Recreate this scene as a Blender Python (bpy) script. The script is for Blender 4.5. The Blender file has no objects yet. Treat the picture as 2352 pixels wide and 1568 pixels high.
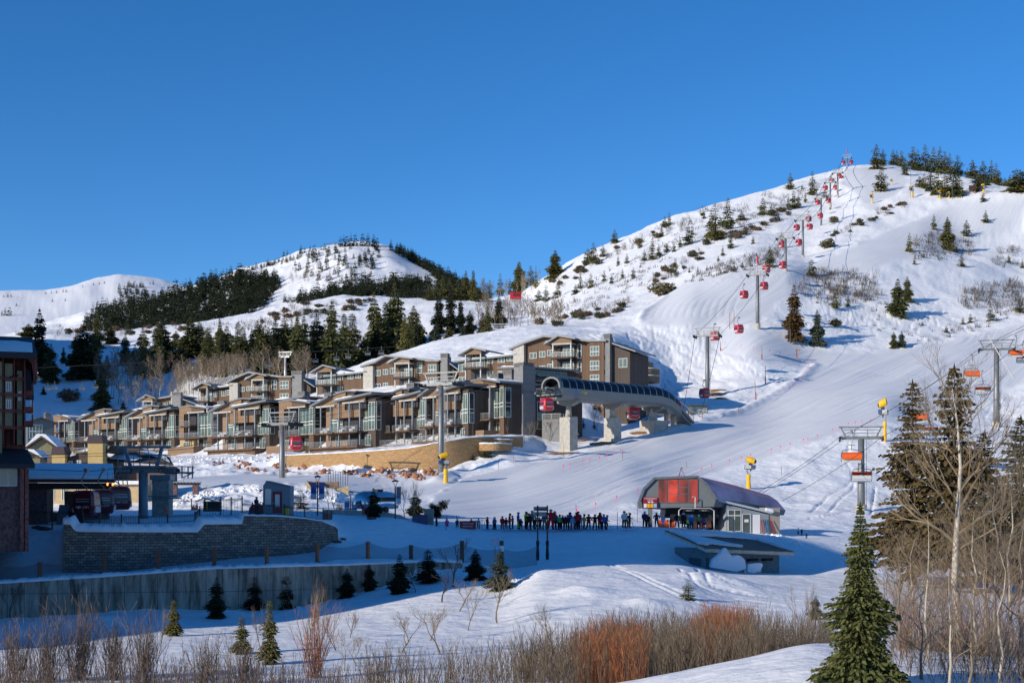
import bpy, bmesh, math, random
import numpy as np
from mathutils import Vector, Matrix
R = math.radians
S = bpy.context.scene
COL = S.collection
# ---------------------------------------------------------------- camera, sky, sun
FP, CX, HY = 3200.0, 1176.0, 1140.0          # photo pixels on a 2352-wide copy: focal length, centre column, horizon row
cam_d = bpy.data.cameras.new('camera')
cam = bpy.data.objects.new('camera', cam_d); COL.objects.link(cam)
cam.rotation_euler = (R(90), 0, 0)
cam_d.sensor_width = 36; cam_d.lens = 36*FP/2352
cam_d.shift_y = (HY-784)/2352
cam_d.clip_start = 0.5; cam_d.clip_end = 30000
S.camera = cam
SUN_EL, SUN_DX, SUN_DY = R(18.5), 0.80, 0.60   # light travels toward +x,+y
W = bpy.data.worlds.new('World'); S.world = W; W.use_nodes = True
nt = W.node_tree; nt.nodes.clear()
sky = nt.nodes.new('ShaderNodeTexSky'); sky.sky_type = 'NISHITA'; sky.sun_disc = False
sky.sun_elevation = SUN_EL; sky.sun_rotation = math.atan2(-SUN_DX, -SUN_DY)
sky.altitude = 2600; sky.air_density = 1.0; sky.dust_density = 0.0; sky.ozone_density = 4.0
hs = nt.nodes.new('ShaderNodeHueSaturation'); hs.inputs['Saturation'].default_value = 1.22
bg = nt.nodes.new('ShaderNodeBackground'); bg.inputs['Strength'].default_value = 0.12
out = nt.nodes.new('ShaderNodeOutputWorld')
tint = nt.nodes.new('ShaderNodeMix'); tint.data_type = 'RGBA'; tint.blend_type = 'MULTIPLY'; tint.inputs['Factor'].default_value = 1; tint.inputs['B'].default_value = (1.0, .95, 1.0, 1)
nt.links.new(sky.outputs[0], hs.inputs['Color']); nt.links.new(hs.outputs[0], tint.inputs['A']); nt.links.new(tint.outputs['Result'], bg.inputs['Color']); nt.links.new(bg.outputs[0], out.inputs[0])
sd = bpy.data.lights.new('sun', 'SUN'); sd.energy = 3.8; sd.angle = R(0.5); sd.color = (1.0, 0.90, 0.76)
sun = bpy.data.objects.new('sun', sd); COL.objects.link(sun)
Ld = Vector((SUN_DX, SUN_DY, -math.tan(SUN_EL)*math.hypot(SUN_DX, SUN_DY))).normalized()
sun.rotation_euler = Ld.to_track_quat('-Z', 'Y').to_euler()
sun.location = (-100, -60, 80)
S.view_settings.view_transform = 'Standard'; S.view_settings.look = 'None'
S.view_settings.gamma = 1; S.view_settings.use_curve_mapping = False
S.view_settings.exposure = 0.35
S.cycles.max_bounces = 5; S.cycles.diffuse_bounces = 4; S.cycles.glossy_bounces = 2
S.cycles.transmission_bounces = 2; S.cycles.transparent_max_bounces = 6
S.cycles.use_denoising = True
# ---------------------------------------------------------------- helpers: materials
def newmat(name):
    m = bpy.data.materials.new(name); m.use_nodes = True
    return m, m.node_tree, m.node_tree.nodes['Principled BSDF']
def mat(name, col, rough=0.7, metal=0.0, spec=0.4, var=0.0, vscale=2.0, bump=0.0, bscale=8.0, emit=None, estr=0, coat=0.0, alpha=1.0, stretch=None):
    m, t, b = newmat(name)
    b.inputs['Base Color'].default_value = (*col, 1); b.inputs['Roughness'].default_value = rough
    b.inputs['Metallic'].default_value = metal; b.inputs['Specular IOR Level'].default_value = spec
    if coat: b.inputs['Coat Weight'].default_value = coat; b.inputs['Coat Roughness'].default_value = .12
    if alpha < 1: b.inputs['Alpha'].default_value = alpha
    if emit: b.inputs['Emission Color'].default_value = (*emit, 1); b.inputs['Emission Strength'].default_value = estr
    if var or bump:
        tc = t.nodes.new('ShaderNodeTexCoord'); mp = t.nodes.new('ShaderNodeMapping'); t.links.new(tc.outputs['Object'], mp.inputs[0])
        if stretch: mp.inputs['Scale'].default_value = stretch
    if var:
        n = t.nodes.new('ShaderNodeTexNoise'); n.inputs['Scale'].default_value = vscale; n.inputs['Detail'].default_value = 5
        r = t.nodes.new('ShaderNodeValToRGB'); r.color_ramp.elements[0].position = .3; r.color_ramp.elements[1].position = .7
        r.color_ramp.elements[0].color = (*[max(0, c*(1-var)) for c in col], 1)
        r.color_ramp.elements[1].color = (*[min(1, c*(1+var)) for c in col], 1)
        t.links.new(mp.outputs[0], n.inputs['Vector']); t.links.new(n.outputs['Fac'], r.inputs[0]); t.links.new(r.outputs[0], b.inputs['Base Color'])
    if bump:
        n = t.nodes.new('ShaderNodeTexNoise'); n.inputs['Scale'].default_value = bscale; n.inputs['Detail'].default_value = 4
        u = t.nodes.new('ShaderNodeBump'); u.inputs['Strength'].default_value = min(1, bump); u.inputs['Distance'].default_value = .1
        t.links.new(mp.outputs[0], n.inputs['Vector']); t.links.new(n.outputs['Fac'], u.inputs['Height']); t.links.new(u.outputs[0], b.inputs['Normal'])
    return m
def wave_mat(name, c1, c2, scale, axis='Z', rough=.75, dist=0.5, var=.25, width=.12):
    # boards or sheets with dark joints every 1/scale metres along one object axis
    m, t, b = newmat(name); b.inputs['Roughness'].default_value = rough; b.inputs['Specular IOR Level'].default_value = .25
    tc = t.nodes.new('ShaderNodeTexCoord'); sp = t.nodes.new('ShaderNodeSeparateXYZ'); t.links.new(tc.outputs['Object'], sp.inputs[0])
    def M(op, a, bb=None):
        n = t.nodes.new('ShaderNodeMath'); n.operation = op
        for i, v in enumerate((a, bb)):
            if v is None: continue
            if isinstance(v, (int, float)): n.inputs[i].default_value = v
            else: t.links.new(v, n.inputs[i])
        return n.outputs[0]
    co = sp.outputs[axis] if axis in 'XYZ' else M('ADD', sp.outputs['X'], sp.outputs['Y'])
    s = M('MULTIPLY', co, scale); fr = M('FRACT', s); fl = M('FLOOR', s)
    j = M('LESS_THAN', fr, width)
    wn = t.nodes.new('ShaderNodeTexWhiteNoise'); wn.noise_dimensions = '1D'; t.links.new(fl, wn.inputs['W'])
    nz = t.nodes.new('ShaderNodeTexNoise'); nz.inputs['Scale'].default_value = 1.3; nz.inputs['Detail'].default_value = 4; t.links.new(tc.outputs['Object'], nz.inputs['Vector'])
    k = M('ADD', M('MULTIPLY', wn.outputs['Value'], .6), M('MULTIPLY', nz.outputs['Fac'], .8))
    mx = t.nodes.new('ShaderNodeMix'); mx.data_type = 'RGBA'; mx.inputs['A'].default_value = (*[c*(1-var) for c in c1], 1); mx.inputs['B'].default_value = (*[c*(1+var) for c in c1], 1)
    t.links.new(M('SUBTRACT', k, .2), mx.inputs['Factor'])
    m2 = t.nodes.new('ShaderNodeMix'); m2.data_type = 'RGBA'; m2.inputs['B'].default_value = (*c2, 1)
    t.links.new(mx.outputs['Result'], m2.inputs['A']); t.links.new(j, m2.inputs['Factor']); t.links.new(m2.outputs['Result'], b.inputs['Base Color'])
    return m
MAT = {}
def mk(key, *a, **k):
    if key not in MAT: MAT[key] = (k.pop('f', mat))(key, *a, **k)
    return MAT[key]
# ---------------------------------------------------------------- helpers: mesh building
class MB:
    def __init__(s): s.v = []; s.f = []; s.m = []
    def add(s, vs, fs, mi=0):
        o = len(s.v); s.v.extend([tuple(p) for p in vs]); s.f.extend([tuple(i+o for i in f) for f in fs]); s.m.extend([mi]*len(fs)); return s
    def box(s, x0, x1, y0, y1, z0, z1, mi=0, T=None):
        vs = [Vector(p) for p in ((x0,y0,z0),(x1,y0,z0),(x1,y1,z0),(x0,y1,z0),(x0,y0,z1),(x1,y0,z1),(x1,y1,z1),(x0,y1,z1))]
        if T is not None: vs = [T @ p for p in vs]
        return s.add(vs, [(0,3,2,1),(4,5,6,7),(0,1,5,4),(1,2,6,5),(2,3,7,6),(3,0,4,7)], mi)
    def prism(s, pts, y0, y1, mi=0, axis='y', caps=(None, None)):
        # polygon in (x,z) swept along y (or (y,z) swept along x, or (x,y) swept along z)
        n = len(pts)
        def P(p, t): return (p[0], t, p[1]) if axis == 'y' else ((t, p[0], p[1]) if axis == 'x' else (p[0], p[1], t))
        a = [P(p, y0) for p in pts]; b = [P(p, y1) for p in pts]
        fs = [(i, (i+1) % n, n+(i+1) % n, n+i) for i in range(n)] + [tuple(range(n-1, -1, -1)), tuple(range(n, 2*n))]
        return s.add(a+b, fs, mi)
    def tube(s, pts, r, n=6, mi=0, cap=True):
        pts = [Vector(p) for p in pts]; rs = r if isinstance(r, (list, tuple)) else [r]*len(pts)
        vs = []; prev = None
        for i, p in enumerate(pts):
            d = (pts[min(i+1, len(pts)-1)] - pts[max(i-1, 0)])
            d = d.normalized() if d.length > 1e-9 else Vector((0, 0, 1))
            if prev is None:
                a = d.cross(Vector((0, 0, 1)) if abs(d.z) < .9 else Vector((1, 0, 0))).normalized()
            else:
                a = (prev - d*prev.dot(d)); a = a.normalized() if a.length > 1e-6 else d.orthogonal().normalized()
            prev = a; b = d.cross(a)
            for k in range(n):
                t = 2*math.pi*k/n; vs.append(p + (a*math.cos(t) + b*math.sin(t))*rs[i])
        fs = []
        for i in range(len(pts)-1):
            for k in range(n):
                k2 = (k+1) % n; fs.append((i*n+k, i*n+k2, (i+1)*n+k2, (i+1)*n+k))
        if cap: fs += [tuple(range(n-1, -1, -1)), tuple((len(pts)-1)*n+k for k in range(n))]
        return s.add(vs, fs, mi)
    def bar(s, a, b, w, h=None, mi=0):
        a = Vector(a); b = Vector(b); h = h or w; d = (b-a)
        if d.length < 1e-6: return s
        u = d.normalized(); side = u.cross(Vector((0, 0, 1)) if abs(u.z) < .95 else Vector((0, 1, 0))).normalized(); up = side.cross(u)
        vs = [q + side*sx*w/2 + up*sz*h/2 for q in (a, b) for sx, sz in ((-1,-1),(1,-1),(1,1),(-1,1))]
        return s.add(vs, [(0,3,2,1),(4,5,6,7),(0,1,5,4),(1,2,6,5),(2,3,7,6),(3,0,4,7)], mi)
    def lathe(s, prof, n=12, mi=0, T=None):
        vs = []
        for r, z in prof:
            for k in range(n):
                t = 2*math.pi*k/n; p = Vector((r*math.cos(t), r*math.sin(t), z)); vs.append(T @ p if T is not None else p)
        fs = [(i*n+k, i*n+(k+1) % n, (i+1)*n+(k+1) % n, (i+1)*n+k) for i in range(len(prof)-1) for k in range(n)]
        fs += [tuple(range(n-1, -1, -1)), tuple((len(prof)-1)*n+k for k in range(n))]
        return s.add(vs, fs, mi)
    def blob(s, c, rx, ry, rz, seed=0, jit=.15, sub=2, mi=0):
        bm = bmesh.new(); bmesh.ops.create_icosphere(bm, subdivisions=sub, radius=1); rnd = random.Random(seed)
        bm.verts.ensure_lookup_table()
        vs = [(c[0]+v.co.x*rx*(k := 1+rnd.uniform(-jit, jit)), c[1]+v.co.y*ry*k, c[2]+v.co.z*rz*k) for v in bm.verts]
        fs = [tuple(v.index for v in f.verts) for f in bm.faces]; bm.free()
        return s.add(vs, fs, mi)
    def mesh(s, name, mats, smooth=False):
        me = bpy.data.meshes.new(name); me.from_pydata(s.v, [], s.f)
        for m in (mats if isinstance(mats, (list, tuple)) else [mats]): me.materials.append(m)
        me.polygons.foreach_set('material_index', s.m)
        if smooth: me.polygons.foreach_set('use_smooth', [True]*len(s.f))
        me.update(); return me
    def obj(s, name, mats, parent=None, smooth=False, loc=None, rz=0.0, bevel=0):
        o = bpy.data.objects.new(name, s.mesh(name, mats, smooth)); COL.objects.link(o)
        if parent: o.parent = parent
        if loc is not None: o.location = loc
        o.rotation_euler = (0, 0, rz)
        if bevel:
            md = o.modifiers.new('bevel', 'BEVEL'); md.width = bevel; md.segments = 2; md.limit_method = 'ANGLE'
        return o
def tag(o, label, cat, group=None, kind=None):
    if label: o['label'] = label
    if cat: o['category'] = cat
    if group: o['group'] = group
    if kind: o['kind'] = kind
    return o
def thing(name, label, cat, loc=(0, 0, 0), rz=0.0, group=None):
    o = bpy.data.objects.new(name, None); COL.objects.link(o); o.empty_display_size = .5
    o.location = loc; o.rotation_euler = (0, 0, rz); return tag(o, label, cat, group)
def dup(root, loc, rz=0.0, label=None, group=None, scale=None):
    r = root.copy(); COL.objects.link(r); r.location = loc; r.rotation_euler = (0, 0, rz)
    if label: r['label'] = label
    if group: r['group'] = group
    if scale: r.scale = scale if isinstance(scale, tuple) else (scale,)*3
    for ch in list(root.children):
        c = ch.copy(); COL.objects.link(c); c.parent = r
        for g in ch.children:
            d = g.copy(); COL.objects.link(d); d.parent = c
    return r
def smoothobj(o):
    o.data.polygons.foreach_set('use_smooth', [True]*len(o.data.polygons)); return o
def PW(px, py, Y):   # photo pixel + distance -> world point
    return Vector(((px-CX)/FP*Y, Y, (HY-py)/FP*Y))
def MPP(Y): return Y/FP   # metres per photo pixel at distance Y
# ---------------------------------------------------------------- terrain
def pchip_slopes(x, y):
    h = np.diff(x, axis=-1); d = np.diff(y, axis=-1)/h
    m = np.zeros_like(y)
    w1 = 2*h[..., 1:]+h[..., :-1]; w2 = h[..., 1:]+2*h[..., :-1]
    with np.errstate(divide='ignore', invalid='ignore'):
        mm = (w1+w2)/(w1/d[..., :-1]+w2/d[..., 1:])
    mm = np.where(d[..., :-1]*d[..., 1:] > 0, mm, 0)
    m[..., 1:-1] = np.nan_to_num(mm); m[..., 0] = d[..., 0]; m[..., -1] = d[..., -1]
    return m
def pchip(x, y, xq):
    x = np.asarray(x, float); y = np.asarray(y, float); xq = np.clip(np.asarray(xq, float), x[0], x[-1])
    m = pchip_slopes(x, y); i = np.clip(np.searchsorted(x, xq, side='right')-1, 0, len(x)-2)
    h = x[i+1]-x[i]; t = (xq-x[i])/h
    return (2*t**3-3*t**2+1)*y[i]+(t**3-2*t**2+t)*h*m[i]+(-2*t**3+3*t**2)*y[i+1]+(t**3-t**2)*h*m[i+1]
class VN:   # lattice noise
    def __init__(s, seed): s.t = np.random.RandomState(seed).rand(256, 256)*2-1
    def __call__(s, x, y):
        xi = np.floor(x).astype(int); yi = np.floor(y).astype(int); fx = x-xi; fy = y-yi
        fx = fx*fx*(3-2*fx); fy = fy*fy*(3-2*fy); a = xi & 255; b = yi & 255; a1 = (a+1) & 255; b1 = (b+1) & 255
        t = s.t
        return (t[a, b]*(1-fx)+t[a1, b]*fx)*(1-fy)+(t[a, b1]*(1-fx)+t[a1, b1]*fx)*fy
def fbm(x, y, seed, octs=4):
    r = 0; a = 1.; c, sn = math.cos(.6), math.sin(.6)
    for k in range(octs):
        r = r + a*VN(seed+k)(x, y); x, y = (x*c-y*sn)*2.03+7.1, (x*sn+y*c)*2.03+3.7; a *= .5
    return r
def inpoly(px, py, poly):
    r = np.zeros(px.shape, bool); n = len(poly); j = n-1
    for i in range(n):
        xi, yi = poly[i]; xj, yj = poly[j]
        if yi != yj:
            c = ((yi > py) != (yj > py)) & (px < (xj-xi)*(py-yi)/(yj-yi)+xi); r ^= c
        j = i
    return r
# rows of ground points, near to far: (photo column, distance, photo row)
LN = [
 [(-400,3,7500),(2800,3,7000)],
 [(-400,30,1890),(1200,30,1880),(1700,30,1760),(2800,30,1740)],
 [(-400,54,1590),(0,56,1588),(800,56,1590),(1350,48,1592),(1500,46,1566),(1700,45,1521),(1880,45,1484),(2100,45,1500),(2352,46,1520),(2800,48,1520)],
 [(-400,64,1545),(0,66,1538),(800,66,1535),(1300,62,1545),(1500,60,1550),(1700,60,1535),(1880,60,1520),(2352,62,1520),(2800,62,1520)],
 [(-400,84,1475),(0,84,1470),(500,84,1466),(800,82,1468),(1000,80,1478),(1200,80,1475),(1400,82,1442),(1700,84,1442),(1900,85,1430),(2352,86,1430),(2800,86,1430)],
 [(-400,96,1440),(0,96,1440),(300,96,1436),(640,98,1428),(800,98,1415),(1000,98,1395),(1130,100,1385),(1250,104,1338),(1400,106,1328),(1550,105,1338),(1700,104,1368),(1900,105,1372),(2352,108,1372),(2800,108,1372)],
 [(-400,104,1430),(0,105,1422),(350,107,1402),(640,109,1398),(800,112,1367),(900,115,1342),(960,118,1318),(1065,120,1306),(1180,120,1318),(1250,120,1303),(1400,121,1293),(1550,122,1300),(1700,122,1325),(1900,124,1330),(2100,126,1335),(2352,130,1330),(2800,130,1330)],
 [(-400,105,1347),(0,106,1341),(250,107.5,1325),(500,109.3,1307),(640,110,1304),(800,113,1300),(900,116,1296),(1000,119.5,1292),(1065,121.5,1294),(1180,122,1312),(1250,122,1301),(1400,123,1291.5),(1550,124,1299),(1700,124,1323),(1900,126,1327),(2100,128,1331),(2352,132,1326),(2800,132,1326)],
 [(-400,119,1332),(0,118,1327),(143,118,1313),(223,118,1314),(377,120,1301),(566,124,1279),(717,128,1267),(778,133,1240),(850,135,1240),(960,138,1250),(1180,139,1268),(1400,139,1272),(1550,139,1292),(1700,139,1313),(1850,140,1320),(1950,141,1302),(2100,142,1297),(2352,145,1290),(2800,145,1290)],
 [(-400,121,1325),(0,120,1315),(143,119.6,1308),(156,119.6,1219),(453,123,1224),(475,123.2,1206),(566,125.7,1188),(740,130,1199),(775,134.5,1222),(850,137,1232),(960,140,1242),(1180,141,1258),(1400,141,1262),(1550,141,1285),(1700,141,1309),(1850,142,1316),(1950,143,1298),(2100,144,1292),(2352,147,1286),(2800,147,1286)],
 [(-400,140,1215),(0,136,1212),(140,138,1207),(300,142,1198),(566,145,1182),(740,146,1186),(800,150,1190),(880,150,1189),(1000,151,1206),(1180,152,1216),(1400,152,1215),(1520,153,1213),(1640,156,1222),(1700,156,1228),(1850,155,1246),(1950,158,1254),(2100,160,1250),(2352,165,1245),(2800,165,1245)],
 [(-400,170,1188),(300,165,1182),(500,168,1170),(740,165,1174),(880,165,1182),(1000,165,1196),(1180,168,1204),(1400,170,1205),(1520,170,1210),(1700,172,1218),(1850,175,1224),(2000,180,1226),(2352,185,1220),(2800,185,1220)],
 [(-400,200,1142),(300,200,1130),(450,195,1124),(600,195,1114),(750,195,1122),(900,192,1143),(1000,188,1156),(1180,188,1168),(1350,192,1156),(1450,192,1150),(1560,200,1150),(1750,208,1155),(1950,212,1150),(2100,215,1155),(2352,225,1140),(2800,225,1140)],
 [(-400,240,1098),(300,238,1092),(600,232,1096),(750,232,1092),(900,228,1102),(1000,226,1092),(1180,230,1070),(1300,236,1056),(1420,240,1050),(1500,238,1062),(1620,236,1078),(1750,243,1052),(1850,250,1020),(1950,262,985),(2030,266,972),(2150,265,1000),(2352,268,1010),(2800,268,1000)],
 [(-400,275,1078),(300,270,1080),(400,264,1077),(600,256,1072),(747,250,1069),(1010,238,1078),(1088,241,1053),(1170,247,1024),(1250,255,1030),(1350,262,1020),(1500,272,992),(1640,300,952),(1750,305,957),(1950,300,928),(2030,300,920),(2150,302,955),(2290,308,962),(2352,310,958),(2800,310,930)],
 [(-400,285,1070),(300,280,1072),(400,272,1070),(600,261,1061),(655,257,1047),(747,252.5,1044),(938,243.5,1030),(1075,243.5,1006),(1170,249.5,1002),(1210,252,1014),(1250,258,1024),(1350,266,1015),(1500,277,988),(1640,304,948),(1750,309,952),(1950,305,922),(2030,305,914),(2150,308,935),(2290,316,945),(2352,320,935),(2800,320,915)],
 [(-400,362,1048),(-150,385,1046),(120,396,1045),(300,358,1044),(500,322,1043),(640,302,1042),(800,287,1035),(950,273,1024),(1080,261,1005),(1200,266,999),(1300,286,990),(1350,292,978),(1500,320,942),(1625,335,915),(1750,340,900),(1950,345,880),(2100,350,866),(2290,355,850),(2352,358,842),(2800,358,800)],
 [(-400,410,600),(-150,440,870),(120,445,985),(330,415,960),(455,378,945),(600,348,932),(715,333,918),(900,316,905),(1050,308,898),(1180,302,888),(1400,312,880),(1480,350,878),(1550,368,866),(1625,372,852),(1740,380,800),(1870,385,830),(2000,390,826),(2200,405,800),(2352,420,775),(2800,420,740)],  # leftmost columns raised: added unseen hill shading the gully, through the next two rows
 [(-400,500,470),(-150,495,740),(120,480,935),(330,470,925),(600,440,890),(830,438,838),(950,435,802),(1000,435,785),(1100,435,766),(1250,435,746),(1400,430,742),(1500,420,735),(1600,428,700),(1740,430,700),(1870,430,722),(2000,435,740),(2200,450,740),(2352,455,725),(2800,455,700)],
 [(-400,570,560),(-150,560,780),(120,550,855),(330,530,850),(600,500,835),(830,480,850),(950,470,815),(1000,470,798),(1100,475,778),(1250,480,752),(1350,480,715),(1500,475,690),(1600,470,650),(1680,468,628),(1740,470,622),(1803,472,620),(1870,480,634),(2017,490,622),(2225,505,640),(2352,510,662),(2800,510,670)],
 [(-400,700,795),(0,700,778),(120,690,762),(260,690,765),(430,690,745),(600,680,715),(700,670,692),(800,660,684),(1000,650,692),(1200,640,690),(1300,600,665),(1400,580,640),(1500,570,610),(1600,560,590),(1740,560,565),(1845,550,580),(1886,570,556),(1990,580,530),(2100,590,520),(2225,590,545),(2352,600,535),(2800,600,530)],
 [(-400,760,805),(0,760,792),(600,740,725),(800,720,692),(1000,720,702),(1200,720,684),(1300,660,625),(1400,650,590),(1500,640,560),(1600,640,528),(1740,640,505),(1886,650,495),(1990,650,468),(2100,650,460),(2352,640,445),(2800,640,430)],
 [(-400,850,835),(800,850,740),(1100,850,700),(1180,800,682),(1250,740,640),(1340,720,592),(1450,720,545),(1560,740,497),(1700,780,457),(1800,800,432),(1900,840,398),(1945,860,385),(1990,860,382),(2050,850,382),(2100,800,392),(2200,790,405),(2352,780,440),(2800,760,440)],
 [(-400,1100,880),(800,1100,800),(1180,1100,760),(1250,1050,740),(1450,1050,640),(1945,1100,455),(2352,1100,470),(2800,1100,470)],
 [(-400,1300,830),(0,1300,810),(400,1300,790),(1100,1300,740),(1300,1300,780),(2352,1350,560),(2800,1350,560)],
 [(-400,1500,800),(0,1500,780),(200,1500,745),(400,1500,715),(600,1500,695),(800,1480,670),(1000,1480,668),(1100,1460,690),(1300,1460,760),(2352,1500,600),(2800,1500,600)],
 [(-400,1700,800),(0,1700,772),(100,1700,745),(195,1700,718),(280,1720,703),(400,1750,676),(500,1780,645),(570,1800,622),(640,1800,603),(700,1800,585),(760,1800,571),(830,1800,564),(885,1800,568),(940,1800,600),(1000,1780,632),(1060,1750,660),(1130,1700,695),(1300,1650,760),(2352,1650,650),(2800,1650,650)],
 [(-400,2300,830),(700,2300,760),(1300,2300,860),(2800,2300,760)],
 [(-400,3300,760),(0,3300,745),(200,3300,745),(400,3400,740),(900,3300,800),(2800,3300,820)],
 [(-400,4200,690),(0,4200,679),(100,4300,673),(150,4300,668),(200,4400,655),(240,4500,648),(275,4500,643),(320,4500,645),(365,4500,652),(395,4500,662),(500,4500,690),(800,4500,740),(2800,4500,860)],
 [(-400,6000,850),(2800,6000,920)],
 [(-400,14000,1090),(2800,14000,1090)],
]
PXS = np.arange(-400, 2801, 3.0)
def _rows():
    out = [3, 6, 10, 15, 20, 26, 32, 36, 40]; y = 40.
    while y < 900: y *= 1.0042 if y < 480 else 1.006; out.append(y)
    while y < 2000: y *= 1.006; out.append(y)
    while y < 4700: y *= 1.012; out.append(y)
    while y < 14000: y *= 1.06; out.append(min(y, 14000))
    return np.array(out)
YS = _rows()
kY = np.zeros((len(LN), len(PXS))); kZ = np.zeros_like(kY)
for k, l in enumerate(LN):
    l = sorted(l); a = [p[0] for p in l]
    yy = pchip(a, [p[1] for p in l], PXS) if len(l) > 2 else np.interp(PXS, a, [p[1] for p in l])
    rr = pchip(a, [p[2] for p in l], PXS) if len(l) > 2 else np.interp(PXS, a, [p[2] for p in l])
    kY[k] = yy; kZ[k] = (HY-rr)/FP*yy
ZG = np.zeros((len(PXS), len(YS)))
for i in range(len(PXS)):
    ZG[i] = pchip(kY[:, i], kZ[:, i], YS)
PXG, YG = np.meshgrid(PXS, YS, indexing='ij'); XG = (PXG-CX)/FP*YG
PYG = HY-ZG/YG*FP
# masks of prepared snow, by outline in the photograph and range of distance
def soft(mask, n=3):
    m = mask.astype(float)
    for _ in range(n):
        p = np.pad(m, 1, mode='edge'); m = (p[:-2, 1:-1]+p[2:, 1:-1]+p[1:-1, :-2]+p[1:-1, 2:]+p[1:-1, 1:-1])/5
    return m
RUN = [(940,1198),(1000,1140),(1060,1100),(1200,1066),(1310,1052),(1420,1022),(1520,1000),(1650,955),(1760,915),(1840,870),(1872,835),(2000,822),(2180,790),(2352,752),(2800,700),(2800,850),(2352,880),(2200,925),(2030,968),(1950,985),(1850,1020),(1750,1050),(1640,1085),(1500,1135),(1400,1165),(1330,1188),(1250,1204),(1100,1202)]
BOWL = [(1465,735),(1480,712),(1530,680),(1575,645),(1640,630),(1700,624),(1800,616),(1880,606),(1960,570),(2060,520),(2180,470),(2352,455),(2352,520),(2200,560),(2080,590),(1960,640),(1850,660),(1800,680),(1740,745),(1640,752),(1520,750),(1470,742)]
ROAD = [(1560,755),(1740,755),(1850,800),(2000,812),(2180,785),(2352,740),(2800,700),(2800,760),(2352,765),(2180,800),(2000,830),(1870,838),(1700,825),(1600,790)]
TOPR = [(1940,388),(1990,384),(2050,384),(2080,395),(2085,430),(2060,450),(1990,470),(1960,440),(1935,420)]
FLAT = [(400,1118),(420,1096),(600,1090),(900,1098),(1000,1080),(1060,1096),(1000,1135),(900,1150),(700,1122)]
BACKR = [(870,568),(900,575),(960,610),(1010,650),(985,650),(930,615),(880,585)]
GM = np.zeros_like(ZG)
for poly, y0, y1 in ((RUN,165,480),(BOWL,395,700),(ROAD,350,470),(TOPR,640,900),(FLAT,180,250),(BACKR,1500,1820)):
    GM = np.maximum(GM, soft(inpoly(PXG, PYG, poly) & (YG > y0) & (YG < y1)))
QUE = soft(inpoly(PXG, PYG, [(780,1180),(900,1180),(1000,1196),(1500,1206),(1700,1222),(1500,1285),(1180,1290),(950,1280),(820,1262)]) & (YG > 120) & (YG < 180), 4)
FG = soft(YG < 165, 2)
# relief
off = (1-GM)
rel = off*(fbm(XG/9, YG/9, 11, 3)*.24 + fbm(XG/2.6, YG/2.6, 31, 3)*.10)*np.clip((YG-70)/130, .22, 1.6)
far = np.clip((YG-420)/200, 0, 1)
hill = fbm(XG/38, YG/38, 51, 4)
rel += off*far*hill*1.3*np.clip(YG/600, .5, 2.5)*np.clip((3000-YG)/600, 0, 1)
rel += off*np.clip((YG-3000)/800, 0, 1)*(fbm(XG/420+YG/900, YG/1500, 71, 3)*7+fbm(XG/90+YG/200, YG/300, 75, 3)*2.5)
rel *= (1-QUE*.8)
# the prepared runs keep long low ridges left by the machine, along the fall of the run
cross = XG*.845-YG*.535+fbm(XG/60, YG/60, 91, 2)*5
along = XG*.535+YG*.845
rel += GM*(fbm(cross/4.5, along/90, 101, 3)*.19+fbm(cross/1.4, along/60, 111, 2)*.08)*(YG < 500)
rel += GM*fbm(XG/14, YG/14, 121, 3)*.10
# ploughed lumps beside the lift plaza, the mound by the creek, the berm of the queue
lump = soft(inpoly(PXG, PYG, [(395,1165),(430,1132),(520,1118),(640,1114),(740,1120),(790,1135),(770,1160),(600,1175)]) & (YG > 168) & (YG < 205), 3)
rel += lump*(fbm(XG/1.9, YG/1.9, 131, 3)*.32+.4)
bank = soft(inpoly(PXG, PYG, [(390,1092),(400,1060),(640,1042),(760,1052),(980,1078),(1000,1100),(900,1096),(600,1090)]) & (YG > 232) & (YG < 330), 3)
rel += bank*(fbm(XG/2.5, YG/2.5, 141, 3)*.35)
bump_c = [(1660,1345,7,.9),(1335,1360,4,.5),(1485,1385,3,.4),(1250,1325,5,.5),(700,1405,5,.4),(520,1412,4,.45),(230,1430,5,.5)]
for bx, by, rad, hh in bump_c:
    i = int((bx+400)/3); j = int(np.argmin(np.abs(PYG[i, :YS.searchsorted(125)]-by))); cx, cy = XG[i, j], YG[i, j]
    rel += hh*np.exp(-((XG-cx)**2+(YG-cy)**2)/(rad*.45)**2)
ZG = ZG+rel
def gidx(px, Y):
    i = np.clip((px+400)/3, 0, len(PXS)-1.001); j = np.interp(Y, YS, np.arange(len(YS)))
    return i, min(j, len(YS)-1.001)
def HZ(x, y):
    i, j = gidx(x/y*FP+CX, y); i0 = int(i); j0 = int(j); a = i-i0; b = j-j0
    return float((ZG[i0, j0]*(1-a)+ZG[i0+1, j0]*a)*(1-b)+(ZG[i0, j0+1]*(1-a)+ZG[i0+1, j0+1]*a)*b)
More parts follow.
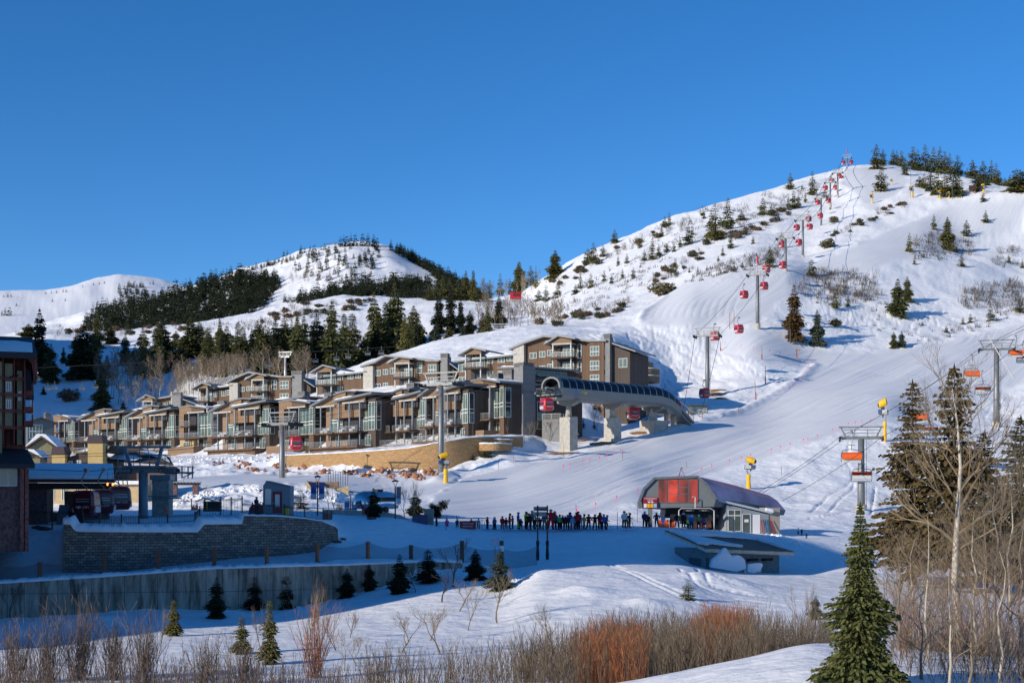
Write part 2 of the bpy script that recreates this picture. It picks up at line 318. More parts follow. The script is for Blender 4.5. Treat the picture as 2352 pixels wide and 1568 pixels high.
def G(px, py, y0=40, y1=6000, dz=0.0):
    """first ground point seen at this photo pixel, beyond distance y0"""
    i = min(max((px+400)/3, 0), len(PXS)-1.001); i0 = int(i); a = i-i0
    z = ZG[i0]*(1-a)+ZG[i0+1]*a; r = HY-z/YS*FP
    j = YS.searchsorted(y0); e = YS.searchsorted(y1)
    best = None
    for k in range(j, min(e, len(YS)-1)):
        if r[k] >= py >= r[k+1]:
            t = (r[k]-py)/max(1e-9, r[k]-r[k+1]); Y = YS[k]+(YS[k+1]-YS[k])*t
            return Vector(((px-CX)/FP*Y, Y, z[k]*(1-t)+z[k+1]*t+dz))
        d = abs(r[k]-py)
        if best is None or d < best[0]: best = (d, k)
    k = best[1]; Y = YS[k]; return Vector(((px-CX)/FP*Y, Y, z[k]+dz))
def GY(px, Y, dz=0.0):
    x = (px-CX)/FP*Y; return Vector((x, Y, HZ(x, Y)+dz))
# ski tracks pressed into the snow
def carve(pts, width=.5, depth=.14, twin=True, y0=40, y1=1000):
    P = [G(p[0], p[1], y0, y1) for p in pts]; Q = []
    for i in range(len(P)-1):
        p0 = P[max(i-1, 0)]; p1 = P[i]; p2 = P[i+1]; p3 = P[min(i+2, len(P)-1)]
        n = max(2, int((p2-p1).length/(width*.6)))
        for k in range(n):
            t = k/n; Q.append(.5*((2*p1)+(p2-p0)*t+(2*p0-5*p1+4*p2-p3)*t*t+(3*p1-p0-3*p2+p3)*t**3))
    for q in Q:
        i, j = gidx(q.x/q.y*FP+CX, q.y); r = width*1.6
        di = int(r/(3*q.y/FP))+1; dj = int(r/(q.y*.0042))+1; i0, i1 = max(0, int(i)-di), int(i)+di+2; j0, j1 = max(0, int(j)-dj), int(j)+dj+2
        d2 = (XG[i0:i1, j0:j1]-q.x)**2+(YG[i0:i1, j0:j1]-q.y)**2
        cut = -depth*np.exp(-d2/(width*.45)**2)
        CV[i0:i1, j0:j1] = np.minimum(CV[i0:i1, j0:j1], cut)
CV = np.zeros_like(ZG); BR = np.zeros_like(ZG)
rt = random.Random(5)
for k in range(34):      # turns of skiers on the open slope above the gondola station
    x0 = rt.uniform(1290, 1600); yA = rt.uniform(742, 800); x1 = x0+rt.uniform(60, 190); yB = min(930, yA+rt.uniform(50, 130)); n = rt.randint(5, 9); am = rt.uniform(4, 12); ph = rt.uniform(0, 6)
    carve([(x0+(x1-x0)*t/n+am*math.sin(ph+t*2.4), yA+(yB-yA)*t/n) for t in range(n+1)], .55, .38, y0=330, y1=470)
for k in range(26):      # turns in the dip between the firs
    x0 = rt.uniform(1890, 2170); yA = rt.uniform(690, 730); x1 = x0+rt.uniform(-120, 120); yB = yA+rt.uniform(25, 60); n = 5; ph = rt.uniform(0, 6)
    carve([(x0+(x1-x0)*t/n+7*math.sin(ph+t*2), yA+(yB-yA)*t/n) for t in range(n+1)], .6, .42, y0=390, y1=500)
for pts in ([(1395,1296),(1450,1316),(1510,1345),(1580,1376),(1650,1395),(1760,1410)],[(1402,1294),(1462,1313),(1524,1341),(1590,1370),(1662,1388),(1780,1400)],
            [(1560,1305),(1590,1325),(1620,1350),(1680,1372),(1800,1390)],[(1600,1305),(1625,1330),(1660,1352),(1740,1368),(1850,1380)],[(1640,1318),(1690,1340),(1760,1352),(1860,1360)],[(1580,1330),(1640,1345),(1720,1362)]):
    carve(pts, .35, .16, y0=80, y1=135)
for pts in ([(1860,1175),(1900,1140),(1950,1110),(1960,1085),(1945,1060),(1950,1020)],[(1860,1190),(1920,1180),(1990,1165),(2060,1160)],[(1905,1175),(1925,1150),(1960,1120),(1955,1080)],[(2010,1120),(2005,1150),(2000,1180)],[(2130,1060),(2120,1090),(2100,1120)],
            [(2240,860),(2262,890),(2290,905),(2300,930)],[(2352,850),(2300,900),(2260,960)],[(1990,1000),(2040,1030),(2060,1070),(2100,1100)],[(1880,1075),(1990,1080),(2080,1060)]):
    carve(pts, .45, .30, y0=150, y1=330)
for k in range(9):       # snow machine ruts up the slope
    o = k*7
    carve([(1180+o*3,1190-o*.6),(1400+o*3,1110-o),(1600+o*3,1040-o),(1800+o*2,960-o),(1950+o*2,885-o*.7)], .7, .10, y0=160, y1=450)
for a in ([(420,1103),(560,1102),(700,1107),(900,1112),(960,1108)],[(420,1107),(560,1106),(700,1111),(880,1117)],[(1065,800),(1120,785),(1200,772),(1240,764)]):
    carve(a, .5, .12, y0=180, y1=440)
for pts in ([(1468,738),(1482,714),(1530,682),(1575,648),(1625,632)],[(1000,1110),(1060,1078),(1180,1062)],[(1872,838),(1840,872),(1760,916),(1650,956)]):
    P_ = [G(a, b, 215, 480) for a, b in pts]
    for i in range(len(P_)-1):
        n_ = int((P_[i+1]-P_[i]).length/1.2)+1
        for k in range(n_):
            q = P_[i].lerp(P_[i+1], k/n_); gi, gj = gidx(q.x/q.y*FP+CX, q.y); a0, b0 = max(0, int(gi)-14), max(0, int(gj)-14); S_ = (slice(a0, a0+30), slice(b0, b0+30)); d2 = (XG[S_]-q.x)**2+(YG[S_]-q.y)**2
            BR[S_] = np.maximum(BR[S_], .75*np.exp(-d2/1.3**2))
ZG = ZG+BR
for k in range(11):      # curved passes of the machine round the bowl
    o = k*20
    carve([(1500+o*.9,728-o*.02),(1520+o*.9,700-o*.12),(1565+o*.95,668-o*.1),(1610+o*.9,645-o*.06),(1660+o*.8,632-o*.02)], .8, .16, y0=395, y1=560)
CVB = soft(CV*0+(CV < -.02), 2)
ZG = ZG+CV*1.0
GV = np.stack([cross, along, GM], -1)
def build_ground():
    ni, nj = ZG.shape; me = bpy.data.meshes.new('snow_ground')
    co = np.stack([XG, YG, ZG], -1).reshape(-1, 3)
    me.vertices.add(ni*nj); me.vertices.foreach_set('co', co.ravel().astype(np.float32))
    idx = np.arange(ni*nj).reshape(ni, nj); a = idx[:-1, :-1].ravel(); b = idx[1:, :-1].ravel(); c = idx[1:, 1:].ravel(); d = idx[:-1, 1:].ravel()
    q = np.stack([a, b, c, d], -1).ravel(); nf = len(a)
    me.loops.add(nf*4); me.loops.foreach_set('vertex_index', q); me.polygons.add(nf)
    me.polygons.foreach_set('loop_start', np.arange(nf)*4); me.polygons.foreach_set('loop_total', np.full(nf, 4)); me.polygons.foreach_set('use_smooth', np.ones(nf, bool))
    at = me.attributes.new('groom', 'FLOAT_VECTOR', 'POINT'); at.data.foreach_set('vector', GV.reshape(-1, 3).astype(np.float32).ravel())
    me.update(); me.validate()
    o = bpy.data.objects.new('snow_ground', me); COL.objects.link(o); tag(o, 'snow covered slopes, runs and banks', None, kind='structure')
    m, t, bs = newmat('snow'); me.materials.append(m)
    bs.inputs['Roughness'].default_value = .6; bs.inputs['Specular IOR Level'].default_value = .25
    N = t.nodes.new; Lk = t.links.new
    tc = N('ShaderNodeTexCoord'); at = N('ShaderNodeAttribute'); at.attribute_name = 'groom'; sp = N('ShaderNodeSeparateXYZ'); Lk(at.outputs['Vector'], sp.inputs[0])
    cb = N('ShaderNodeCombineXYZ'); Lk(sp.outputs[0], cb.inputs[0]); mu = N('ShaderNodeMath'); mu.operation = 'MULTIPLY'; mu.inputs[1].default_value = .03; Lk(sp.outputs[1], mu.inputs[0]); Lk(mu.outputs[0], cb.inputs[1])
    n1 = N('ShaderNodeTexNoise'); n1.inputs['Scale'].default_value = .9; n1.inputs['Detail'].default_value = 6; n1.inputs['Roughness'].default_value = .65; Lk(cb.outputs[0], n1.inputs['Vector'])
    n2 = N('ShaderNodeTexNoise'); n2.inputs['Scale'].default_value = .8; n2.inputs['Detail'].default_value = 8; n2.inputs['Roughness'].default_value = .52; Lk(tc.outputs['Object'], n2.inputs['Vector'])
    mx = N('ShaderNodeMix'); mx.data_type = 'FLOAT'; Lk(sp.outputs[2], mx.inputs['Factor']); Lk(n2.outputs['Fac'], mx.inputs['A']); Lk(n1.outputs['Fac'], mx.inputs['B'])
    bp = N('ShaderNodeBump'); bp.inputs['Strength'].default_value = .55; bp.inputs['Distance'].default_value = .4; Lk(mx.outputs['Result'], bp.inputs['Height']); Lk(bp.outputs[0], bs.inputs['Normal'])
    r = N('ShaderNodeValToRGB'); r.color_ramp.elements[0].position = .3; r.color_ramp.elements[0].color = (.80, .82, .85, 1); r.color_ramp.elements[1].position = .75; r.color_ramp.elements[1].color = (.91, .92, .93, 1)
    Lk(mx.outputs['Result'], r.inputs[0]); pk = N('ShaderNodeMix'); pk.data_type = 'RGBA'; pk.blend_type = 'MULTIPLY'; pk.inputs['B'].default_value = (.84, .85, .87, 1); Lk(sp.outputs[2], pk.inputs['Factor']); Lk(r.outputs[0], pk.inputs['A']); Lk(pk.outputs['Result'], bs.inputs['Base Color'])
    return o
SNOWG = build_ground()
SNOW = mk('snow_pile', (.80, .82, .85), .6, spec=.25, bump=.5, bscale=2)
# ---------------------------------------------------------------- vegetation
def leafmat(name, c1, c2, var=.35, nscale=.9, rough=.8):
    m, t, b = newmat(name); b.inputs['Roughness'].default_value = rough; b.inputs['Specular IOR Level'].default_value = .15
    tc = t.nodes.new('ShaderNodeTexCoord'); n = t.nodes.new('ShaderNodeTexNoise'); n.inputs['Scale'].default_value = nscale; n.inputs['Detail'].default_value = 4
    t.links.new(tc.outputs['Object'], n.inputs['Vector'])
    oi = t.nodes.new('ShaderNodeObjectInfo'); ad = t.nodes.new('ShaderNodeMath'); ad.operation = 'MULTIPLY_ADD'; ad.inputs[1].default_value = .5
    t.links.new(oi.outputs['Random'], ad.inputs[0]); t.links.new(n.outputs['Fac'], ad.inputs[2])
    r = t.nodes.new('ShaderNodeValToRGB'); r.color_ramp.elements[0].position = .4; r.color_ramp.elements[1].position = .95
    r.color_ramp.elements[0].color = (*c1, 1); r.color_ramp.elements[1].color = (*c2, 1)
    t.links.new(ad.outputs[0], r.inputs[0]); t.links.new(r.outputs[0], b.inputs['Base Color'])
    return m
FIR = leafmat('fir_needles', (.055, .07, .028), (.13, .13, .048)); FIRB = leafmat('brown_needles', (.07, .05, .022), (.13, .075, .03))
FIRBL = leafmat('blue_needles', (.05, .07, .055), (.09, .11, .075)); FIRY = leafmat('olive_needles', (.08, .08, .025), (.16, .145, .045))
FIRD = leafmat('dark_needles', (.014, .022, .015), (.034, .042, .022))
BARK = mk('bark', (.09, .065, .045), .9, var=.3, vscale=6); ASPEN = mk('pale_bark', (.42, .37, .29), .8, var=.35, vscale=9, stretch=(1, 1, .3))
TWIG = mk('twigs', (.20, .15, .10), .85, var=.3, vscale=3); TWIGD = mk('dark_twigs', (.07, .055, .05), .85, var=.3, vscale=3)
RED = mk('red_twigs', (.34, .13, .055), .8, var=.35, vscale=2); PUR = mk('purple_twigs', (.19, .135, .10), .85, var=.3, vscale=2)
TAN = mk('tan_twigs', (.21, .16, .105), .8, var=.3, vscale=3); OLV = mk('scrub_leaves', (.10, .085, .04), .85, var=.4, vscale=1.5); SCR = mk('scrub_twigs', (.10, .08, .065), .85, var=.3, vscale=1.5)
def quads_mesh(name, P, m):   # P: (n,4,3)
    n = len(P); me = bpy.data.meshes.new(name); me.vertices.add(n*4); me.vertices.foreach_set('co', P.reshape(-1).astype(np.float32))
    me.loops.add(n*4); me.loops.foreach_set('vertex_index', np.arange(n*4)); me.polygons.add(n)
    me.polygons.foreach_set('loop_start', np.arange(n)*4); me.polygons.foreach_set('loop_total', np.full(n, 4))
    for x in (m if isinstance(m, (list, tuple)) else [m]): me.materials.append(x)
    me.update(); return me
def fir_quads(seed, H=10., Rr=2.0, whorls=26, per=7, seg=5, bare=.06, droop=.25, power=.85, size=1., gap=.12):
    rs = np.random.RandomState(seed); out = []
    for k in range(whorls):
        f = (k+rs.rand()*.7)/whorls; h = H*(bare+(1-bare)*f*.985); prof = (1-f)**(power*.8)*(.78+.22*math.sin(f*17+seed))+.02
        n = max(3, int(per*(.55+.6*(1-f))+rs.rand()))
        a0 = rs.rand()*6.28
        for b in range(n):
            if rs.rand() < gap: continue
            a = a0+6.283*b/n+rs.randn()*.25; L = Rr*prof*(.65+.5*rs.rand()); up = .15-.35*(1-f)+rs.randn()*.08
            d = np.array([math.cos(a), math.sin(a), 0.]); side = np.array([-d[1], d[0], 0.])
            ns = max(2, int(seg*(L/Rr)+1.5))
            for s in range(ns):
                u = (s+.35+rs.rand()*.5)/ns; p = d*L*u+np.array([0, 0, h+up*L*u-droop*L*u*u])
                for sd in (-1, 1):
                    w = min(.34*L, .75)*(1.15-.6*u)*(.7+.6*rs.rand())*size+.05*Rr; l = .46*L*(1.1-.4*u)*(.7+.6*rs.rand())*size+.05*Rr
                    q = p+side*sd*w*.15; v1 = d*(.75)+side*sd*.7+np.array([0, 0, -.35-.55*rs.rand()]); v1 /= np.linalg.norm(v1)
                    v2 = side*sd*.35-d*.45+np.array([0, 0, (.9 if rs.rand() < .6 else .2)*(1 if rs.rand() < .5 else -1)]); v2 /= np.linalg.norm(v2)
                    out.append([q, q+v1*l*.55-v2*w*.45, q+v1*l, q+v1*l*.5+v2*w*.5])
    tip = np.array([0, 0, H])
    for k in range(6):
        a = k*1.05; d = np.array([math.cos(a), math.sin(a), 0])*Rr*.05
        out.append([tip-[0, 0, H*.07]+d, tip-[0, 0, H*.03]+d*.5, tip, tip-[0, 0, H*.05]-d*.5])
    return np.array(out)
def trunk_mesh(name, H, r, m, n=6, seed=0):
    rs = random.Random(seed); b = MB(); pts = [(rs.uniform(-.03, .03)*H*.1, rs.uniform(-.03, .03)*H*.1, H*t-.6*(t == 0)) for t in (0, .2, .45, .7, .97)]
    b.tube(pts, [r, r*.8, r*.55, r*.3, r*.06], n); return b.mesh(name, m, True)
BIGF = []; MIDF = []; LOWF = []
for k, (rr, wh, pe, pw, dr) in enumerate([(2.1, 40, 12, .8, .2), (1.7, 42, 11, .68, .3), (2.5, 36, 12, .9, .15), (1.35, 42, 10, .6, .35)]):
    BIGF.append((quads_mesh('crown', fir_quads(k+1, 10, rr, wh, pe, 6, .05, dr, pw, .9), FIR), trunk_mesh('trunk', 10, .17, BARK, seed=k)))
for k, (rr, wh, pe, pw) in enumerate([(2.0, 20, 7, .8), (1.6, 22, 6, .7), (2.3, 17, 7, .9), (1.3, 20, 6, .7), (2.7, 14, 7, .6)]):
    MIDF.append((quads_mesh('crown', fir_quads(k+21, 10, rr, wh, pe, 3, .07, .25, pw, 1.15), FIR), trunk_mesh('trunk', 10, .17, BARK, 4, seed=k)))
for k, (rr, wh, pe, pw) in enumerate([(2.0, 10, 5, .75), (1.8, 11, 5, .7), (2.3, 9, 5, .6), (1.6, 11, 5, .65)]):
    LOWF.append(quads_mesh('conifer', fir_quads(k+41, 10, rr, wh, pe, 1.6, .03, .25, pw, 2.1, .03), FIRD))
def recolor(me, m):
    c = me.copy(); c.materials.clear(); c.materials.append(m); return c
VARS = {}
def fir(px, base, top, wpx=None, kind='mid', m=None, label=None, group=None, y0=40, y1=6000, seed=0, dz=-.15, loc=None, name='fir_tree', lean=0):
    p = loc if loc is not None else G(px, base, y0, y1); H = max(.8, (base-top)*p.y/FP) if loc is None else (base-top)
    src = {'big': BIGF, 'mid': MIDF}[kind]; v = seed % len(src)
    key = (kind, v, m.name if m else '')
    if key not in VARS: VARS[key] = (src[v][0] if m is None else recolor(src[v][0], m), src[v][1])
    cm, tm = VARS[key]
    r = thing(name, label, 'fir tree', (p.x, p.y, p.z+dz), seed*2.4, group)
    s = H/10.; wx = s
    if wpx:
        half = max(abs(v_[0]) for v_ in cm.get('ext', [(0,)])) if False else None
        wx = (wpx*p.y/FP)/WID[(kind, v)]
    r.scale = (wx, wx, s)
    if lean: r.rotation_euler = (0, lean, 0)
    for nm, me in (('trunk', tm), ('crown', cm)):
        o = bpy.data.objects.new(nm, me); COL.objects.link(o); o.parent = r
    return r
WID = {}
for kd, src in (('big', BIGF), ('mid', MIDF)):
    for v, (cm, tm) in enumerate(src):
        a = np.zeros(len(cm.vertices)*3, np.float32); cm.vertices.foreach_get('co', a); WID[(kd, v)] = float(np.percentile(np.abs(a.reshape(-1, 3)[:, 0]), 98))*2
# firs of the gully behind the townhouses: (px, base, top, width, variety)
g1 = 'firs in the shaded gully behind the townhouses'
GUL = [(91,865,705,42,0),(117,877,787,32,1),(66,775,742,34,2),(178,862,757,40,1),(193,868,746,60,0),(214,866,770,44,2),(223,800,718,26,1),(246,869,813,17,3),(255,790,749,26,2),(288,836,763,24,1),(328,856,749,34,1),(362,856,734,40,0),(374,840,731,44,2),
 (404,800,758,24,1),(436,821,725,46,0),(457,815,737,40,1),(480,815,760,34,2),(521,821,746,42,2),(565,833,778,36,0),(609,856,743,44,1),(633,867,730,46,0),(653,862,720,42,1),(682,862,728,44,2),(698,850,722,40,0),(727,850,716,46,1),
 (762,850,687,48,0),(809,840,716,40,3),(859,835,667,40,1),(865,835,740,40,2),(907,815,643,50,2),(903,812,693,44,1),(950,806,699,46,0),(964,798,734,28,1),(991,792,760,14,3),(234,938,852,36,1),(146,834,795,12,3),(100,906,886,9,3),(283,940,918,10,3),(640,870,790,30,3),(590,860,790,28,2),(745,850,760,34,3),(545,850,790,26,1),(500,850,780,26,2),(415,840,775,24,3),(385,850,770,30,1),(310,850,790,26,2),(1120,775,700,22,3),(930,812,720,26,1),(885,815,690,26,3),(660,850,745,30,1),(785,845,750,36,2),(835,840,770,26,1)]
for k, (px, b, t, w, v) in enumerate(GUL):
    sg_ = ('tall dark fir between the brown lodge and the aspen grove', 'firs between the lodge and the aspens') if px < 410 else (('tall dark fir rising directly behind the aspen grove', 'firs behind the aspen grove') if px < 590 else (('tall fir packed in the dark row behind the middle of the upper townhouses', 'dark fir row behind the upper townhouses') if px < 850 else ('tall fir at the deep end of the gully before the shaded snow', 'firs at the deep end of the gully')))
    lab = {193: 'widest and darkest of the gully firs, a dense olive cone above the empty chairs', 91: 'tall slim fir rising just past the snowy eave of the brown lodge', 907: 'tallest fir of the gully, its tip reaching over the flat snow road', 762: 'tall shaggy fir behind the middle block of the upper townhouse row',
           950: 'broad fir at the top edge of the white slope behind the townhouses', 521: 'lone spreading fir above the pale aspen grove'}.get(px, sg_[0])
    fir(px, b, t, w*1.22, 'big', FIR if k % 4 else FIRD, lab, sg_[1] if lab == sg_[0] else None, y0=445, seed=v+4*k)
_r = random.Random(44)
for k in range(44):
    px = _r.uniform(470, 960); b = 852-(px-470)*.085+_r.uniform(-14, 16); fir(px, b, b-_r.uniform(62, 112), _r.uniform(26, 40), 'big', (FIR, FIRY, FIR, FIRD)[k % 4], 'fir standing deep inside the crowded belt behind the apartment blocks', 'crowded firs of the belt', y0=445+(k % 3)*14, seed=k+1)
fir(331,868,769,26,'big',FIRY,'slim yellowish olive fir standing in front of darker firs in the gully',None,y0=445,seed=3)
g2 = 'firs at the top edge of the white slope'
for k, (px, b, t, w, v, m, lab) in enumerate([(1002,792,737,24,0,FIRBL,'bluish young fir on the edge of the white slope above the townhouses'),(1033,785,749,28,2,FIRY,'low yellow green fir on the edge of the white slope'),(1064,783,746,22,1,FIRBL,'pale fir under a bent birch on the edge of the white slope'),
    (1008,765,675,34,1,FIRD,None),(1035,762,652,30,3,FIRD,None),(1058,765,681,26,0,FIRD,None),(1079,771,711,30,1,FIRD,None),(1108,774,714,22,3,FIRB,'brownish fir between bare trunks at the gully rim'),(1146,768,678,36,0,FIRD,'broad dark fir beside the small yellow chairlift tower')]):
    fir(px, b, t, w, 'big', m, lab or 'dark fir at the gully rim above the white slope', g2 if lab is None else None, y0=445 if lab is None or k > 6 else 425, seed=v+4*k)
g3 = 'firs along the saddle between the two hills'
for k, (px, b, t, w) in enumerate([(1017,670,614,24),(1032,672,620,22),(1070,680,611,26),(1087,680,610,20),(1052,670,621,20),(1093,692,658,26),(1125,650,605,18),(1149,650,595,22),(1171,632,593,14),(1190,655,585,24),(1193,672,599,36),(1219,634,586,22),(1231,663,608,14),(985,690,650,26),(1000,688,640,24),(1040,690,655,24),(1060,690,650,24),(1110,690,662,20),
    (1254,693,652,22),(1237,691,664,22),(1281,684,646,20),(1275,640,573,38),(1363,605,555,30),(1333,664,620,14),(1357,661,626,16),(1322,675,652,18),(1350,600,570,20),(1412,560,525,22),(1385,590,560,20)]):
    lab = {1275: 'big bushy fir standing alone on the skyline where the slope begins', 1193: 'wide olive fir behind the small red cabin building', 1171: 'thin pointed fir on the saddle skyline'}.get(px, 'dark fir on the saddle between the two hills')
    fir(px, b, t, w, 'mid' if b-t < 60 else 'big', FIR if k % 3 else FIRY, lab, g3 if 'between' in lab else None, y0=560, y1=1000, seed=k)
g4 = 'firs on the summit of the ski hill'
for k, (px, b, t, w) in enumerate([(2013,389,329,25),(2028,381,341,13),(2051,377,338,16),(2060,377,340,12),(2071,377,338,16),(2079,402,360,15),(2097,386,330,20),(2108,386,335,16),(2125,384,320,24),(2145,386,324,20),(2159,386,322,20),(2170,384,330,16),(2181,384,333,20),(2200,386,336,22),(2222,386,362,8),(2234,408,362,24),(2258,400,351,18),(2277,404,349,20),(2288,404,352,16),(2295,415,378,14),(2308,406,384,10),(2319,400,374,10),(2331,400,364,14),(2345,404,370,16),(2335,441,386,48),(2348,441,392,40),
    (2112,430,404,16),(2123,433,397,18),(2137,441,380,20),(2152,448,384,22),(2170,452,393,24),(2189,452,381,24),(2203,453,397,22),(2244,440,397,26),(2266,426,404,16),(2250,430,392,20)]):
    lab = {2013: 'slim fir at the end of the summit clump, bare trunk showing at its foot', 2335: 'wide spreading fir cut off by the picture edge near the summit'}.get(px, 'dark fir in the clump on the summit of the ski hill')
    fir(px, b, t, w*1.35, 'mid', FIR if k % 3 else FIRY, lab, g4 if 'clump on' in lab else None, y0=655 if b < 420 else 600, y1=900, seed=k)
g5 = 'small firs scattered over the open ski slope'
for k, (px, b, t, w) in enumerate([(2024,440,386,33),(1815,436,395,22),(1866,449,390,24),(1823,478,435,20),(1811,482,448,14),(1834,478,445,14),(1850,466,435,8),(1842,435,422,6),(1753,494,452,24),(1771,489,470,12),(1785,508,482,16),(1672,527,452,36),(1643,553,466,44),(1634,545,478,26),(1581,562,512,26),(1704,507,488,24),(1617,503,481,10),(1537,518,486,14),(1527,520,495,14),(1519,545,518,14),(1678,571,540,15),(1660,588,562,10),(1553,633,591,12),(1550,615,590,10),(1562,568,543,10),(1530,580,556,14),(1513,590,558,16),(1498,597,543,20),(1548,578,552,10),(1768,613,563,30),(1795,568,530,14),(1583,626,610,6),(1603,624,608,5),(1863,633,593,26),(1908,420,400,10),(1894,455,435,14),
    (1918,709,660,22),(1947,704,671,12),(2088,578,532,18),(2145,527,490,15),(2220,543,503,20),(2264,512,481,18),(2209,613,580,18),(2100,607,590,9),(2258,464,440,14),(2119,748,737,8),(2174,764,746,12),(2212,745,724,11),(2229,741,717,13),(2275,737,695,20),(2342,718,684,22),(2317,604,582,12),(2348,616,592,10),(1405,650,625,12),(1430,640,615,12),(1455,640,612,12),(1480,600,570,14),(1440,605,580,12),(1388,645,618,12),(1420,610,585,10),(1470,570,545,12),(1590,540,520,10),(1700,545,525,10),(1730,560,540,10),(1650,600,584,8),(1705,615,598,8)]):
    lab = {2024: 'round topped fir standing alone in the groomed run just below the summit', 1672: 'broad tall fir beside a brown dead snag on the open slope', 1643: 'widest fir in the dark row of scrub halfway up the slope', 1866: 'tall slim fir high on the slope beside the gondola line', 1768: 'ragged fir just uphill of the tower with the red wind flag',
           2264: 'small fir far up the open slope near the end of the scrub', 1581: 'tidy cone shaped fir alone on the lower open slope'}.get(px, None)
    sl_ = ('small fir high on the open slope within reach of the summit', 'small firs near the summit') if b < 500 and px < 2100 else (('small fir on the far side of the upper run, over the leafless oaks', 'small firs beyond the upper run') if px > 1990 else (('small fir low on the open slope under the scrub belt', 'small firs under the scrub belt') if b > 575 else ('small fir scattered among the scrub belt on the open slope', 'small firs among the scrub')))
    fir(px, b, t, w, 'mid', FIR if k % 3 else FIRY, lab or sl_[0], None if lab else sl_[1], y0=425, y1=900, seed=k+1)
for px, b, t, w, m, lab, v in [(1824,781,651,44,FIRB,'tall rusty brown fir beside a thin white pole on the cat road',1),(1877,791,708,34,FIRBL,'rust topped bluish fir next to the tall brown fir',0),(2062,726,637,42,FIR,'larger of two firs standing together in the snowy dip',2),(2084,692,633,26,FIR,'slimmer fir directly behind the larger one in the snowy dip',1),
    (2053,799,759,18,FIR,'small fir at the edge of the run, twin of a bluish one',1),(2071,797,757,20,FIRBL,'small bluish fir at the edge of the run beside a greener one',2),(2176,573,496,34,FIR,'ragged tall fir rising from the brown scrub patch',0)]:
    fir(px, b, t, w, 'big', m, lab, None, y0=350, y1=700, seed=v)
# young spruces planted on the banks in front
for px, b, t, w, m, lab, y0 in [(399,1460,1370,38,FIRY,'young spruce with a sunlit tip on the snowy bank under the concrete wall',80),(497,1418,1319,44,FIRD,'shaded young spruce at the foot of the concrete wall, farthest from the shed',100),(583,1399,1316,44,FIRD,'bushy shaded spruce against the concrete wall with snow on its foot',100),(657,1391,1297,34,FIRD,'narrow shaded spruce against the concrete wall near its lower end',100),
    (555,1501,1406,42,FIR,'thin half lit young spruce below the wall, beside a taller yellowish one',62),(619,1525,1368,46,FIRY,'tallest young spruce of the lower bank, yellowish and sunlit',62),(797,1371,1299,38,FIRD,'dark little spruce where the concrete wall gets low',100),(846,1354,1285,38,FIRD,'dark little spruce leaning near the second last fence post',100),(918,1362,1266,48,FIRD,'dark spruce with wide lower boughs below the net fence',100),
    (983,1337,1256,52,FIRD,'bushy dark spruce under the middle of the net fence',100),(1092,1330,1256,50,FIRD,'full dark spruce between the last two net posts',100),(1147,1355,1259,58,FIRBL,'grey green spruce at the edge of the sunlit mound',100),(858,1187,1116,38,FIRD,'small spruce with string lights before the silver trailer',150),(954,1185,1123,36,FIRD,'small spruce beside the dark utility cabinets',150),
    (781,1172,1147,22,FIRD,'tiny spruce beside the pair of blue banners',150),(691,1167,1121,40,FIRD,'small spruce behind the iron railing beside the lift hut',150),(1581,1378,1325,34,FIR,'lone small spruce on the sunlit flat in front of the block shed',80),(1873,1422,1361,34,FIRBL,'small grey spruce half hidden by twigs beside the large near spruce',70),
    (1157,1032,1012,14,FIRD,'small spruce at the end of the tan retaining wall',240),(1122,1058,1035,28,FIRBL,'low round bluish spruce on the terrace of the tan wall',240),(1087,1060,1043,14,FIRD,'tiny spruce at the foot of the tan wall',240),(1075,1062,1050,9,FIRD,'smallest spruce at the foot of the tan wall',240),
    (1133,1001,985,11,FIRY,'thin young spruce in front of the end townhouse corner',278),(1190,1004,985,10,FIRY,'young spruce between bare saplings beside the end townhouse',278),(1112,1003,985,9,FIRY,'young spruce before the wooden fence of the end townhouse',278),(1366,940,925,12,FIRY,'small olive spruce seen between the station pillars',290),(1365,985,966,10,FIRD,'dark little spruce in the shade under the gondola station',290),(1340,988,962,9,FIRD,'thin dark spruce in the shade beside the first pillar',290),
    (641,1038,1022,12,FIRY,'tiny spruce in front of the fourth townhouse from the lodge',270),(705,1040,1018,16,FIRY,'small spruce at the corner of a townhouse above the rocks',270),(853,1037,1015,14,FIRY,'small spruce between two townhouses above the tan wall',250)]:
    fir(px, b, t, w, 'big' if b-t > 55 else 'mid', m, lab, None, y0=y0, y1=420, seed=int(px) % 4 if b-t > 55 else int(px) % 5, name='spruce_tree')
lt = fir(985,1182,1120,36,'big',FIRD,'spruce tipped far over to one side behind the utility cabinets',None,y0=150,y1=200,seed=1,name='leaning_spruce'); lt.rotation_euler = (0, R(52), 0)
# far forest: the largest as trees of their own, the rest one mass
def scatter(poly, n, seed, y0, y1, hmin, hmax, gap=5):
    rs = random.Random(seed); xs = [p[0] for p in poly]; ys = [p[1] for p in poly]; out = []; cells = {}
    for _ in range(n*12):
        if len(out) >= n: break
        x = rs.uniform(min(xs), max(xs)); y = rs.uniform(min(ys), max(ys))
        if not inpoly(np.array([x]), np.array([y]), poly)[0]: continue
        key = (int(x/gap), int(y/gap*2))
        if cells.get(key, 0) >= 1: continue
        cells[key] = 1; out.append((x, y, rs.uniform(hmin, hmax)))
    return out
ZA = [(195,738),(230,712),(280,704),(340,694),(400,680),(440,664),(500,645),(560,630),(585,640),(640,642),(645,662),(620,690),(600,712),(520,745),(430,768),(350,776),(250,770),(200,765)]
ZB = [(650,694),(700,682),(760,668),(860,655),(940,645),(985,655),(1040,668),(1070,668),(1110,682),(1120,698),(1000,700),(900,698),(800,694),(680,700)]
ZC = [(893,572),(930,584),(985,612),(1060,652),(1110,690),(1070,690),(1030,665),(985,625),(930,594)]
